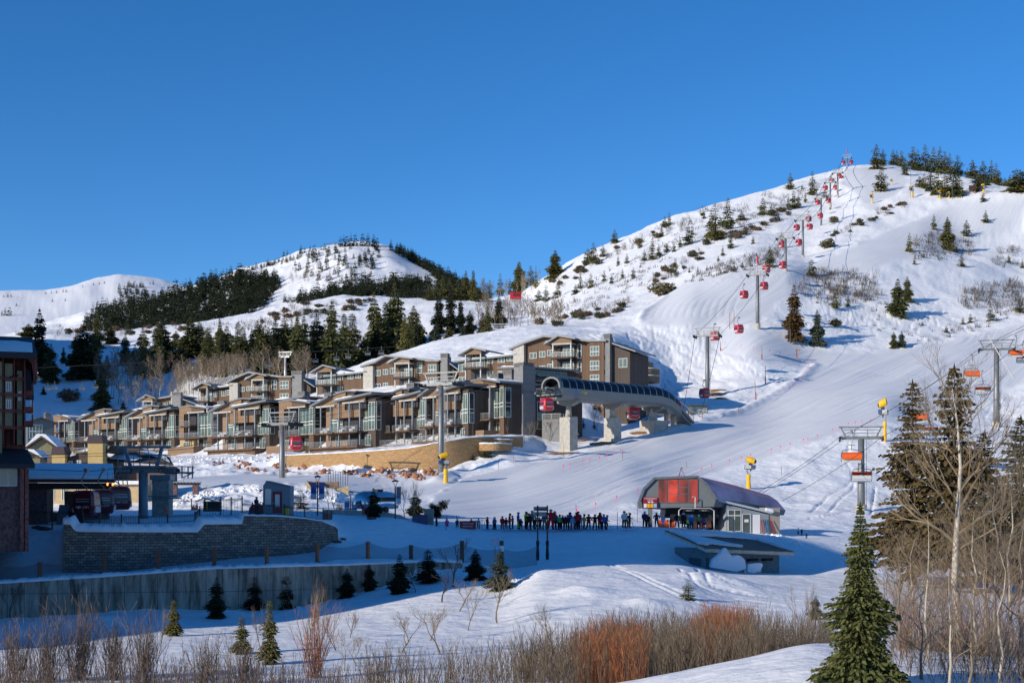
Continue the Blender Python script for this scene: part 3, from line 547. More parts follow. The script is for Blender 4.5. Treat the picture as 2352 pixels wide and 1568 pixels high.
ZD = [(690,585),(760,570),(870,566),(872,600),(850,650),(800,655),(740,645),(700,640),(670,620)]
ZE = [(560,622),(640,602),(700,586),(720,584),(650,606),(600,618),(575,628)]
ZF = [(272,664),(300,655),(338,660),(340,690),(290,700),(270,690)]
ZG_ = [(115,768),(200,750),(215,765),(190,775),(120,780)]
TR = [(p, 0) for p in scatter(ZA, 1000, 1, 1150, 2000, 15, 34, 5)]+[(p, 0) for p in scatter(ZB, 520, 2, 1150, 2000, 15, 33, 5)]+[(p, 0) for p in scatter(ZC, 260, 3, 1300, 2000, 18, 28, 4)]+[(p, 1) for p in scatter(ZD, 95, 4, 1300, 2000, 12, 22, 9)]+[(p, 1) for p in scatter(ZE, 40, 5, 1500, 2000, 9, 15, 5)]+[(p, 2) for p in scatter(ZF, 70, 6, 3000, 4600, 10, 14, 4)]+[(p, 0) for p in scatter(ZG_, 26, 7, 1150, 2000, 10, 16, 6)]
for x, y, h in [(652,588,16),(660,587,14),(738,574,12),(746,574,16),(782,566,22),(790,566,24),(797,566,22),(806,566,26),(816,565,24),(833,565,26),(845,566,28),(858,566,26),(866,568,20),(910,576,14),(920,580,22),(929,585,24),(937,590,24),(945,596,26),(690,582,12),(700,580,14),(712,578,16)]: TR.append(((x, y, h), 1))
for x, y, h in [(8,679,7),(18,679,8),(25,678,7),(105,672,6),(118,671,8),(130,670,7),(145,668,9),(152,668,8),(190,657,7),(215,652,8),(228,650,7),(240,648,7),(310,646,6),(345,649,6),(352,650,8),(38,700,9),(120,690,9),(150,688,8),(12,720,18),(22,722,20),(5,722,14)]: TR.append(((x, y+3, h), 2))
rs = random.Random(9); ones = []; mass = []
for (x, y, h), z in TR:
    p = G(x, y, 1150 if z < 2 else 3000, 2100 if z < 2 else 4700); ones.append((h, p, h*p.y/FP, z, x, y))
ones.sort(key=lambda a: (-a[3] % 3 == 1, -a[0]))
pick = [o for o in ones if o[3] == 1][:40]+[o for o in ones if o[3] == 0][:60]; ids = {id(o) for o in pick}
for k, (h, p, Hm, z, x, y) in enumerate(pick):
    o = bpy.data.objects.new('conifer', LOWF[k % 4]); COL.objects.link(o); o.location = (p.x, p.y, p.z-.5); s = Hm/10; o.scale = (s*1.5, s*1.5, s*1.2); o.rotation_euler = (0, 0, k*1.7)
    tag(o, 'conifer standing apart on the snowy top of the far hill' if z == 1 else 'tall conifer standing out of the dark forest on the far hill', 'conifer', 'conifers on the far hilltop' if z == 1 else 'tall conifers of the far forest')
LP = []
for v in range(4):
    a = np.zeros(len(LOWF[v].vertices)*3, np.float32); LOWF[v].vertices.foreach_get('co', a); LP.append(a.reshape(-1, 4, 3))
fq = []
for k, o in enumerate(ones):
    if id(o) in ids: continue
    h, p, Hm, z, x, y = o; s = Hm/10*np.array([1.45, 1.45, 1.05]); c, sn = math.cos(k), math.sin(k); q = LP[k % 4]*s
    q = np.stack([q[..., 0]*c-q[..., 1]*sn, q[..., 0]*sn+q[..., 1]*c, q[..., 2]], -1)+np.array([p.x, p.y, p.z-.5]); fq.append(q)
fo = bpy.data.objects.new('distant_forest', quads_mesh('distant_forest', np.concatenate(fq), FIRD)); COL.objects.link(fo); tag(fo, 'dark evergreen forest covering the flank of the far hill', 'forest', kind='stuff')
# ---------------------------------------------------------------- townhouses
WOOD = mk('cedar_boards', (.235, .15, .09), (.115, .073, .045), 5.0, f=wave_mat, axis='Z', width=.14)
WOODV = mk('brown_siding', (.135, .083, .054), (.07, .045, .03), 3.2, f=wave_mat, axis='H', width=.16)
WOODD = mk('dark_siding', (.085, .066, .055), (.05, .04, .035), 3.2, f=wave_mat, axis='H', width=.16)
FASC = mk('roof_metal', (.16, .17, .18), .5, spec=.5); STEEL = mk('grey_steel', (.27, .29, .31), .5, metal=.3, var=.12, vscale=3)
SLABM = mk('grey_panel', (.20, .20, .20), .8, var=.15, vscale=2); SLABL = mk('pale_concrete', (.42, .40, .36), .85, var=.18, vscale=2.5, bump=.3)
VOID = mk('deep_shade', (.035, .035, .04), .8); WALLB = mk('warm_stucco', (.24, .16, .10), .85, var=.12, vscale=2)  # near-black: painted shade in the openings, plain casing colour on the wall lamps
GLASS = mk('window_glass', (.03, .05, .055), .06, spec=.9, var=.5, vscale=.6); CURT = mk('pale_curtain', (.09, .13, .11), .15, spec=.6, var=.5, vscale=1.4, stretch=(3, 3, .3))
WFR = mk('white_frame', (.60, .60, .58), .6); STONE = mk('tan_stone', (.42, .30, .16), .9, var=.25, vscale=5, bump=.6, bscale=6)
RAIL = mk('rail_metal', (.33, .34, .35), .5, metal=.4)
def window(par, x0, x1, z0, z1, y, cols=2, rows=1, glass=None, side=None, fr=.09):
    """frame standing 6 cm proud of the plane y, panes behind; side=x puts it on the end wall"""
    f = MB(); g = MB(); q = -.06
    def B(m, a, b, c, d, e, h):
        if side is None: m.box(a, b, y+c, y+d, e, h)
        else: m.box(side-d, side-c, a, b, e, h)
    B(f, x0, x1, q, 0, z0, z0+fr); B(f, x0, x1, q, 0, z1-fr, z1); B(f, x0, x0+fr, q, 0, z0+fr, z1-fr); B(f, x1-fr, x1, q, 0, z0+fr, z1-fr)
    for k in range(1, cols): xx = x0+(x1-x0)*k/cols; B(f, xx-fr/2, xx+fr/2, q, 0, z0+fr, z1-fr)
    for r in (rows if isinstance(rows, (list, tuple)) else [z0+(z1-z0)*k/rows for k in range(1, rows)]): B(f, x0+fr, x1-fr, q-.01, 0, r-fr*.8, r+fr*.8)
    B(g, x0+.01, x1-.01, -.025, .002, z0+.01, z1-.01)
    o = f.obj('window', WFR, par); g.obj('pane', glass or CURT, o); return o
def railing(par, pts, h=1.05, bars=6, post=1.8, m=None, name='railing'):
    b = MB()
    for i in range(len(pts)-1):
        a = Vector(pts[i]); c = Vector(pts[i+1]); L = (c-a).length
        for k in range(bars): z = h*(k+1)/bars; b.bar(a+Vector((0, 0, z)), c+Vector((0, 0, z)), .05 if k < bars-1 else .09, .035 if k < bars-1 else .07)
        n = max(1, int(L/post))
        for k in range(n+1): p = a.lerp(c, k/n); b.bar(p, p+Vector((0, 0, h)), .06)
    return b.obj(name, m or RAIL, par)
def chimney_part(par, x0, x1, y0, y1, z0, z1, name='chimney'):
    b = MB(); b.box(x0, x1, y0, y1, z0, z1-.9)
    for k in range(4): b.box(x0-.05, x1+.05, y0-.05, y1+.05, z1-.85+k*.22, z1-.75+k*.22)
    b.box(x0+.15, x1-.15, y0+.15, y1-.15, z1-.9, z1-.1); b.box(x0-.02, x0+.14, y0-.02, y0+.14, z1-.9, z1-.05); b.box(x1-.14, x1+.02, y0-.02, y0+.14, z1-.9, z1-.05)
    return b.obj(name, SLABM, par)
def roofslab(par, prof, y0, y1, th=.35, snow=None, name='roof'):
    """prof: [(x,z),...] top line of a roof swept in depth"""
    b = MB(); n = len(prof); b.prism([(x, z) for x, z in prof]+[(x, z-th) for x, z in reversed(prof)], y0, y1)
    o = b.obj(name, FASC, par)
    if snow:
        s = MB(); x0, z0 = snow[0]; x1, z1 = snow[1]; rs = random.Random(int(x0*13+z0*7)); pts = []
        m = 8
        top = [(x0+(x1-x0)*k/m, z0+(z1-z0)*k/m+.03+(.08+.12*rs.random())*(0 < k < m)) for k in range(m+1)]
        s.prism(top+[(x1, z1+.005), (x0, z0+.005)], y0+.12, y1-.3); s.obj('roof_snow', SNOW, o)
    return o
class Unit:
    def __init__(s, a, b, Ya, slope, base, label, cat='townhouse', name='townhouse', group=None):
        s.Yb = Ya-slope*(b-a); A = PW(a, base, Ya); B = PW(b, base, s.Yb); d = Vector((B.x-A.x, B.y-A.y, 0)); s.W = d.length
        s.rz = math.atan2(d.y, d.x); s.A = A; s.root = thing(name, label, cat, A, s.rz, group); s.u = d.normalized(); s.n = Vector((s.u.y, -s.u.x, 0))
    def xz(s, px, py, dep=0.0):   # photo pixel -> (x, z) on the plane y = dep
        d = Vector(((px-CX)/FP, 1, (HY-py)/FP)); t = (s.A.dot(s.n)-dep)/d.dot(s.n) if False else ((s.A-s.n*dep).dot(s.n))/d.dot(s.n)
        p = d*t; return (p-s.A).dot(s.u), p.z-s.A.z
def typeA(a, b, Ya, slope, base, label, depth=15, chim=(), rear=2.2, seed=0):
    b = b-.12*(b-a)
    U = Unit(a, b, Ya, slope, base, label); W = U.W; r = U.root; X = lambda t: t*W
    body = MB(); body.box(X(.02), X(.97), 2.0, depth, -4, 9.0); body.obj('wall', WALLB, r)
    e = MB(); e.box(X(.97), X(.97)+.15, 1.9, depth-.1, -4, 9.5, 1); e.box(X(.97)+.151, X(.97)+.5, 5.5, 8.2, -4, 10.3, 0); e.obj('end_wall', [SLABM, WOODD], r)
    v = MB()
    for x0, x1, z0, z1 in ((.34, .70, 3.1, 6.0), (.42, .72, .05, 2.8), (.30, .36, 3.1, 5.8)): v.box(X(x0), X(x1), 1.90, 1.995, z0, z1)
    v.obj('recess_shade', VOID, r)  # near-black panels on the wall paint the shade of the openings
    w = MB(); w.prism([(X(.0), 8.9), (X(.26), 8.9), (X(.26), 7.55), (X(.24), 7.55), (X(.24), 6.05), (X(.62), 6.05), (X(.62), 7.6), (X(.485), 7.6), (X(.485), 9.05), (X(.5), 9.9), (X(.5), 11.5), (X(.38), 11.2), (X(.27), 10.5), (X(.0), 9.3)], .25, .6); w.obj('wood_front', WOOD, r)
    w = MB(); w.prism([(X(.485), 9.0), (X(.84), 9.0), (X(.84), 10.0), (X(.485), 9.6)], .2, .5); w.box(X(.62), X(.72), .6, 2.0, 6.05, 7.6); w.box(X(.24), X(.62), .6, 1.9, 6.05, 6.3); w.obj('wood_panel', WOOD, r)
    w = MB(); w.box(X(.5), X(.84), .5, 1.9, 7.65, 9.0); w.obj('loggia_shade', VOID, r)  # near-black block paints the shade inside the upper opening
    w = MB(); w.box(X(.38), X(.62), .7, depth-2, 9.0, 11.2); w.obj('upper_wall', WOODD, r)
    w = MB(); w.box(X(.84), X(.97), .9, 2.0, -4, 9.9); w.obj('corner_wall', WOODD, r)
    roofslab(r, [(X(-.06), 9.2), (X(.27), 10.85)], -1.0, 7, .4)
    roofslab(r, [(X(.30), 11.2), (X(.51), 11.75), (X(.70), 11.4)], -.1, depth-1, .3)
    roofslab(r, [(X(.36), 9.75), (X(1.03), 10.75)], -1.0, depth, .4, snow=((X(.38), 9.85), (X(.7), 10.25)))
    window(r, X(.11), X(.24), 3.2, 8.6, 1.9, 2, [5.3, 5.9]); window(r, X(.70), X(.84), 3.2, 8.7, 1.85, 3, [5.2, 5.9])
    window(r, X(.855), X(.965), 3.2, 8.9, .86, 2, [5.2, 5.9]); window(r, .95, 2.1, 3.2, 9.0, 0, 1, [5.2, 5.9], glass=GLASS, side=X(.97)+.2)
    window(r, X(.24), X(.33), 3.2, 5.7, 1.9, 2, [4.9]); window(r, X(.26), X(.335), 7.6, 8.7, 1.92, 2)
    window(r, X(.20), X(.30), .05, 2.3, 1.9, 2, glass=CURT); window(r, X(.80), X(.90), .05, 2.3, .84, 2)
    p = MB()
    for t in (.09, .27, .42, .605, .785):
        q = MB(); q.box(X(t)-.14, X(t)+.14, -.35, -.09, -.4, (9.0 if t < .3 else 9.2)); q.obj('post', STEEL, r)
    q = MB(); q.box(X(.0), X(.34), -.3, .24, 8.55, 8.89); q.box(X(.48), X(.86), -.32, .19, 8.9, 9.2); q.obj('beam', SLABL, r)
    q = MB(); q.box(X(.06), X(.40), -1.6, 1.9, 2.75, 3.05); q.box(X(.40), X(.60), -1.1, 1.9, 2.75, 3.04); q.box(X(.60), X(.83), -1.6, 1.9, 2.75, 3.05)
    for k in range(22): x = X(.07+.034*k); q.box(x, x+.12, -1.9, -1.2, 2.55, 2.74)
    bal = q.obj('balcony', WOODV, r)
    railing(bal, [(X(.06), .1, 3.05), (X(.06), -1.5, 3.05), (X(.38), -1.5, 3.05)]); railing(bal, [(X(.40), -1.0, 3.05), (X(.60), -1.0, 3.05)]); railing(bal, [(X(.62), -1.5, 3.05), (X(.83), -1.5, 3.05), (X(.83), .5, 3.05)])
    q = MB(); q.box(X(.01), X(.93), -3.0, 1.9, -.4, -.02); q.box(X(.03), X(.92), -2.2, 1.9, -3.5, -.41); dk = q.obj('deck', WOODV, r)
    railing(dk, [(X(.015), 0, 0), (X(.015), -2.9, 0), (X(.40), -2.9, 0)]); railing(dk, [(X(.42), -2.9, 0), (X(.92), -2.9, 0), (X(.92), .5, 0)])
    q = MB(); q.box(X(.25), X(1.02), 9.5, depth+5, 8, 9.0+rear); q.obj('rear_wall', WOODV, r); roofslab(r, [(X(.2), 9.1+rear), (X(1.05), 9.8+rear)], 8.7, depth+5.5, .35, snow=((X(.25), 9.2+rear), (X(.8), 9.6+rear)))
    for t, yy, z in chim: chimney_part(r, X(t), X(t)+2.6, yy, yy+1.6, 8.5, z)
    lm = MB()
    for t in (.17, .36, .88): lm.box(X(t), X(t)+.25, 1.6 if t < .5 else .6, 1.85 if t < .5 else .85, 1.9, 2.2)
    lm.obj('wall_lamp', VOID, r)
    c = MB()
    for t in (.13, .2, .47, .65): c.box(X(t), X(t)+1.2, -.9, -.2, 3.07, 3.6); c.box(X(t), X(t)+1.2, -.35, -.2, 3.6, 3.95)
    c.obj('patio_chair', WFR, bal)
    return U
def typeB(a, b, Ya, slope, base, label, depth=14, flip=False, side=None, chim=(), rear=2.0):
    b = b-(.14*(b-a) if a < 1000 else 0)
    U = Unit(a, b, Ya, slope, base, label); W = U.W; r = U.root; X = lambda t: t*W
    body = MB(); body.box(X(.02), X(.97), 1.8, depth, -4, 9.0); body.obj('wall', WALLB, r)
    e = MB(); e.box(X(.97), X(.97)+.15, 1.7, depth-.1, -4, 9.6, 1); e.box(X(.97)+.151, X(.97)+.6, 5.2, 8.2, -4, 11.6, 0); e.obj('end_wall', [SLABM, WOODD], r)
    w = MB(); w.prism([(0, 2.6), (X(.15), 2.6), (X(.15), 8.9), (X(.40), 8.9), (X(.40), 10.7), (X(.02), 10.7), (0, 10.5)], .1, .45); w.obj('wood_front', WOOD, r)
    w = MB(); w.prism([(X(.40), 9.1), (X(.80), 9.1), (X(.80), 9.8), (X(.41), 10.6)], .12, .42); w.box(X(.83), X(.97), .8, 1.8, -4, 9.5); w.obj('wood_panel', WOODV, r)
    v = MB(); v.box(X(.15), X(.42), 1.70, 1.795, 3.0, 8.9); v.box(X(.46), X(.58), 1.7, 1.795, .1, 2.6); v.obj('recess_shade', VOID, r)
    s = MB(); s.box(0, X(.46), .3, 1.79, -4, 2.55); s.obj('stone_base', STONE, r)
    window(r, X(.12), X(.32), .5, 2.0, .24, 2); window(r, X(.62), X(.8), .1, 2.3, 1.7, 2)
    window(r, X(.46), X(.83), 3.2, 8.8, 1.7, 4, [5.3, 6.0]); window(r, X(.85), X(.965), 3.2, 8.9, .76, 1, [5.3, 6.0]); window(r, .9, 2.4, 3.2, 8.9, 0, 1, [5.3, 6.0], glass=GLASS, side=X(.97)+.2)
    for t in (.36, .66):
        q = MB(); q.box(X(t)-.13, X(t)+.13, -.35, -.1, -.4, 9.2); q.obj('post', STEEL, r)
    q = MB(); q.box(X(.3), X(.84), -.3, .1, 8.95, 9.25); q.obj('beam', SLABL, r)
    for z, x0, x1, d in ((6.0, .15, .46, .9), (3.0, .15, .80, 1.4)):
        q = MB(); q.box(X(x0), X(x1), -d, 1.7, z-.3, z)
        for k in range(10): x = X(x0)+(X(x1)-X(x0))*k/10; q.box(x, x+.12, -d-.3, -d+.4, z-.5, z-.31)
        bal = q.obj('balcony', WOODV, r); railing(bal, [(X(x0)+.05, .1, z), (X(x0)+.05, -d+.05, z), (X(x1)-.05, -d+.05, z), (X(x1)-.05, .6, z)])
    q = MB(); q.box(X(-.1), X(.74), -2.4, -2.1, -1.5, .75); q.box(X(.74)-.3, X(.74), -2.1, 1.7, -1.5, .75); q.obj('wood_fence', WOOD, r)
    roofslab(r, [(X(.32), 11.1), (X(1.05), 9.95)], -.8, depth, .35, snow=((X(.6), 10.68), (X(.95), 10.13))); roofslab(r, [(X(-.02), 10.8), (X(.33), 11.05)], 0, 7, .3)
    q = MB(); q.box(X(.1), X(1.02), 9.5, depth+5, 8, 9+rear); q.obj('rear_wall', WOODV, r); roofslab(r, [(X(.05), 9.1+rear), (X(1.06), 9.8+rear)], 8.7, depth+5.5, .35, snow=((X(.1), 9.2+rear), (X(.8), 9.65+rear)))
    for t, yy, z in chim: chimney_part(r, X(t), X(t)+2.6, yy, yy+1.6, 8.5, z)
    return U
CH = ((-.02, 6.5, 11.6), (.9, 9.6, 13.2))
typeB(122, 172, 402, .12, 1040, 'first brown townhouse of the lower row, nearest the brown lodge, with tall white framed glazing')
typeA(188, 303, 388, .14, 1038, 'second townhouse of the lower row, its decks partly hidden by a yellow chimney', chim=((.9, 9.6, 12.6),))
typeA(298, 410, 364, .14, 1037, 'third townhouse of the lower row, standing right behind the steel lift portal', chim=((.15, 8, 12.6), (.9, 9.6, 13.0)))
typeB(411, 494, 344, .12, 1034, 'narrow fourth townhouse of the lower row with a tan stone base and board fence', chim=((.2, 9.6, 12.6), (.75, 9.6, 12.8)))
typeA(492, 632, 326, .13, 1034, 'fifth townhouse of the lower row, directly above the band of red rocks', chim=CH)
typeB(640, 728, 308, .12, 1033, 'sixth townhouse of the lower row, behind the red cabin beside the steel tower', chim=((.3, 9.6, 13), (.9, 9.6, 12.8)))
typeA(728, 876, 298, .13, 1029, 'seventh and broadest townhouse of the lower row, white railings over the tan retaining wall', chim=CH)
typeA(871, 986, 288, .12, 1026, 'eighth townhouse of the lower row, between the broadest one and the tall gondola tower', chim=((.4, 10, 13.2), (.85, 10, 13.4)))
typeA(973, 1083, 276, .12, 1015, 'ninth townhouse of the lower row, its decks crossed by the tall gondola tower', chim=((.6, 10, 13.5), (.9, 10, 13.8)))
u10 = typeB(1082, 1152, 271, .10, 1000, 'last townhouse of the lower row with a long blank side wall toward the gondola station', chim=((.2, 9.8, 13.4),))
r = u10.root; W = u10.W*.97
m = MB(); m.box(W-6, W+.30, 8.3, 21, -5, 10.4); m.obj('side_wing', WOODD, r)
m = MB(); m.box(W-.2, W+.7, 5.0, 8.2, -5, 13.2); m.obj('chimney_slab', SLABM, r); roofslab(r, [(W-7, 10.5), (W+.9, 10.72)], 8.25, 21.4, .3)
for y0, y1, z0, z1 in ((9.0, 11.0, 1.2, 6.6), (12.2, 13.2, 7.0, 9.3), (16.0, 17, 6.4, 8.4), (18.6, 19.6, 1.6, 4.0), (19.0, 20.0, 7.0, 8.3)): window(r, y0, y1, z0, z1, 0, 1, 1, glass=GLASS, side=W+.3)
chimney_part(r, W-2.2, W+.6, 5.2, 8.0, 10, 14.0)
m = MB(); m.box(W-9, W-1, 9, 20, 10.8, 13.2); m.obj('penthouse', WOODV, r); roofslab(r, [(W-11, 14.0), (W+.2, 13.3)], 8.3, 20.5, .35, snow=((W-10, 13.96), (W-2, 13.5))); window(r, 9.6, 18, 11.2, 12.8, 0, 5, 1, side=W-1)
m = MB(); m.box(W-7, W-1, 15, 22, -5, 8.0); m.obj('rear_wall', WOODD, r)
# concrete stair landing beside the last townhouse
q = PW(1245, 998, 268); t = thing('stair_landing', 'concrete landing with blue grey rail beside the end of the lower townhouse row', 'landing', q, -.35)
m = MB(); m.box(0, 3.8, 0, 4, -3, 3.0); m.obj('concrete_wall', SLABM, t); railing(t, [(0, .1, 3.0), (3.7, .1, 3.0), (3.7, 4, 3.0)], 1.0); m = MB()
for k in range(9): m.box(3.9+k*.3, 4.22+k*.3, 1, 2.6, 2.4-k*.3, 2.62-k*.3)
m.obj('stair', SLABL, t)
# upper rows: blocks given by their own outline
def upper(a, b, c, Ya, slope, base, label, porch, gable, eave, bay, wins, slab, panel, low=None, depth=12, rightw=True):
    U = Unit(a, b, Ya, slope, base, label, 'apartment block', 'apartment_block', None); r = U.root; X = U.xz
    g = [X(*p) for p in gable]; zt = min(g[0][1], g[-1][1]); W = U.W
    m = MB(); m.prism([(g[0][0], -12)]+g+[(g[-1][0], -12)], 1.2, depth); m.obj('wall', WOODV, r)
    roofslab(r, [(g[0][0]-1.2, g[0][1]+.15)]+[(x, z+.5) for x, z in g[1:-1]]+[(g[-1][0]+.8, g[-1][1]+.3)], -.2, depth+.6, .45)
    x0, z0 = X(*panel[0], 1.0); x1, z1 = X(*panel[1], 1.0); m = MB(); m.box(x0, x1, .2, 5, -3, z0); m.obj('concrete_panel', SLABL, r)
    for (p0, p1, cols, rows, gl) in wins:
        (wx0, wz1), (wx1, wz0) = X(*p0, 1.15), X(*p1, 1.15); window(r, wx0, wx1, wz0, wz1, 1.12, cols, rows, glass=gl)
    # porch with balconies
    (px0, pz1), (px1, pz0) = X(*porch[0]), X(*porch[1]); pk = X(*porch[2])
    m = MB(); m.box(px0+.2, px1-.2, 1.0, 1.19, -3, pz1-.1); m.obj('recess_shade', VOID, r)
    m = MB(); m.prism([(px0, pz1), (px1, pz1), (px1, pz1+.6), pk, (px0, pz1+.3)], -1.2, -.9); m.obj('gable_panel', WOOD, r)
    m = MB(); m.box(px0, px1, -1.25, 1.2, pz1-.35, pz1-.01); m.obj('beam', SLABL, r)
    roofslab(r, [(px0-1.6, pz1+.1), (pk[0], pk[1]+.5), (px1+1.2, pz1+.9)], -2.0, 6, .35, snow=((px0-1.4, pz1+.2), (px0+1.0, pz1+1.0)))
    for x in (px0+.1, px1-.3): q = MB(); q.box(x, x+.25, -1.2, -.95, -3, pz1-.36); q.obj('post', STEEL, r)
    for py in porch[3]:
        _, z = X(porch[0][0], py); q = MB(); q.box(px0, px1+.2, -1.5, 1.1, z-.3, z)
        for k in range(9): x = px0+(px1-px0)*k/9; q.box(x, x+.12, -1.9, -1.4, z-.5, z-.31)
        bal = q.obj('balcony', WOODD, r); railing(bal, [(px0, 1, z), (px0, -1.45, z), (px1+.15, -1.45, z), (px1+.15, 1, z)])
        window(r, px0+(px1-px0)*.35, px1-.4, z+.05, z+2.4, .97, 3, [z+1.9])
    if bay:
        (bx0, bz1), (bx1, bz0) = X(*bay[0]), X(*bay[1]); m = MB(); m.box(bx0, bx1, -.6, 1.19, -12, bz1); m.obj('bay', WOODV, r); roofslab(r, [(bx0-.4, bz1+.5), (bx1+.6, bz1+.35)], -1, depth, .35)
        for p0, p1 in bay[2]:
            (wx0, wz1), (wx1, wz0) = X(*p0), X(*p1); window(r, wx0, wx1, wz0, wz1, -.6, 3, [wz0+.9]); window(r, -.4, 1.0, wz0, wz1, 0, 1, 1, side=bx1+.06)
    (sx0, sz), (sx1, _) = X(*slab[0]), X(*slab[1]); m = MB(); m.box(sx0, sx1, -.3, 1.6, -12, sz-.9); m.obj('chimney_slab', SLABM, r); chimney_part(r, sx0, sx1, -.3, 1.2, sz-1, sz)
    ex, ez = X(c-8, wins[0][0][1]-14, 1.0); m = MB(); m.prism([(sx1+.02, -12), (ex, -12), (ex, sz-4.2), (sx1+.02, sz-2.6)], 1.0, depth-.5); m.obj('end_block', WOODD, r); roofslab(r, [(sx1-.5, sz-1.7), (ex+1.6, sz-4.0)], .2, depth, .3)
    window(r, ex-2.6, ex-.6, sz-7.4, sz-5.4, .98, 2, 1)
    if low:
        (lx0, lz1), (lx1, _) = X(*low[0]), X(*low[1]); m = MB(); m.box(lx0, lx1, 1.5, depth-1, -3, lz1); m.obj('low_wing', WOODV, r); roofslab(r, [(lx0-.8, lz1+.1), (lx1+.5, lz1+1.0)], .2, depth, .35, snow=((lx0-.6, lz1+.2), (lx1, lz1+.95)))
        for p0, p1 in low[2]:
            (wx0, wz1), (wx1, wz0) = X(*p0, 1.45), X(*p1, 1.45); window(r, wx0, wx1, wz0, wz1, 1.42, 2)
        if len(low) > 3:
            (qx0, qz1), (qx1, _) = X(*low[3][0]), X(*low[3][1]); pk2 = X(*low[3][2]); m = MB(); m.box(qx0, qx1, -1, 1.49, -3, -2.9); m.prism([(qx0, qz1), (qx1, qz1), (qx1, qz1+.6), pk2, (qx0, qz1+.3)], -1.2, -.9); m.obj('gable_panel', WOOD, r)
            roofslab(r, [(qx0-1.4, qz1+.1), (pk2[0], pk2[1]+.5), (qx1+1.6, qz1+.8)], -2, 7, .35)
            m = MB(); m.box(qx0+.2, qx1-.2, 1.40, 1.49, -3, qz1); m.obj('recess_shade', VOID, r)
            _, z = X(low[3][0][0], low[3][3]); q = MB(); q.box(qx0, qx1+.2, -1.5, 1.3, z-.3, z)
            for k in range(9): x = qx0+(qx1-qx0)*k/9; q.box(x, x+.12, -1.9, -1.4, z-.5, z-.31)
            bal = q.obj('balcony', WOODD, r); railing(bal, [(qx0, 1, z), (qx0, -1.45, z), (qx1+.15, -1.45, z), (qx1+.15, 1, z)]); window(r, qx0+.6, qx0+1.6, z, z+3.2, 1.37, 1, [z+2]); window(r, qx0+(qx1-qx0)*.4, qx1-.4, z+.05, z+2.6, 1.37, 3, [z+1.9])
            for x in (qx0+.1, qx1-.3): q = MB(); q.box(x, x+.25, -1.2, -.95, -3, qz1); q.obj('post', STEEL, r)
    return U
upper(1045,1408,1455, 318,.05, 880, 'largest and highest apartment block of the upper row, at the foot of the open slope',
      ((1273,790),(1318,880),(1290,776),(822,857)), [(1180,800),(1205,789),(1249,774),(1300,780),(1356,784)], None, ((1356,787),(1390,880),[((1358,796),(1379,817)),((1358,829),(1379,850)),((1358,861),(1379,880))]),
      [((1217,810),(1233,823),2,1,CURT),((1239,807),(1253,820),2,1,CURT),((1257,804),(1271,817),2,1,CURT),((1217,842),(1233,855),2,1,CURT),((1239,840),(1253,853),2,1,CURT),((1257,836),(1271,849),2,1,CURT),((1327,790),(1336,822),1,2,GLASS),((1327,830),(1336,855),1,2,CURT)],
      ((1388,766),(1402,770)), ((1183,793),(1207,870)),
      low=((1046,829),(1182,829),[((1119,822),(1133,834)),((1144,820),(1160,832)),((1164,817),(1180,829)),((1119,853),(1133,866)),((1144,852),(1154,864)),((1053,836),(1071,853)),((1053,866),(1071,878))],((1073,816),(1111,880),(1092,803),845)))
U = upper(453,672,721, 356,.05, 935, 'apartment block of the upper row with one big gable, behind the fifth townhouse',
      ((583,872),(612,930),(598,861),(899,920)), [(531,876),(545,868),(571,857),(600,862),(643,866)], None, ((643,868),(671,935),[((646,875),(666,893)),((646,904),(666,920))]),
      [((553,889),(563,899),2,1,CURT),((566,887),(575,897),2,1,CURT),((577,884),(583,896),1,1,GLASS),((624,872),(636,894),2,2,GLASS)],
      ((671,851),(694,855)), ((531,880),(550,930)),
      low=((453,895),(531,893),[((491,900),(501,911)),((509,897),(520,909)),((522,895),(531,907))],((460,893),(483,935),(474,883),922)))
upper(722,1015,1052, 338,.05, 912, 'long apartment block of the upper row left of the highest one, with two balconied porches'.replace(' left of', ' downhill of'),
      ((911,834),(946,900),(925,824),(867,898)), [(838,840),(861,834),(885,819),(930,824),(984,828)], None, ((984,832),(1007,910),[((986,838),(1005,858)),((986,868),(1005,884))]),
      [((862,850),(875,863),2,1,CURT),((880,848),(892,860),2,1,CURT),((896,845),(909,858),2,1,CURT),((862,881),(875,894),2,1,GLASS),((880,879),(892,892),2,1,CURT),((958,832),(970,857),1,2,CURT)],
      ((1013,811),(1029,815)), ((838,842),(860,900)),
      low=((722,866),(838,862),[((776,861),(788,872)),((799,858),(812,870)),((817,856),(829,868)),((727,872),(740,884)),((776,888),(788,900))],((732,856),(768,910),(751,843),884)))
upper(327,417,460, 410,.04, 945, 'smallest apartment block of the upper row, its grey slab rising before the aspen trunks',
      ((332,921),(355,945),(343,910),(938,)), [(340,925),(360,917),(380,914),(398,908)], None, None,
      [((361,924),(368,934),2,1,CURT),((377,923),(385,934),2,1,CURT),((389,921),(397,932),2,1,CURT)], ((396,900),(416,904)), ((396,900),(398,940)))
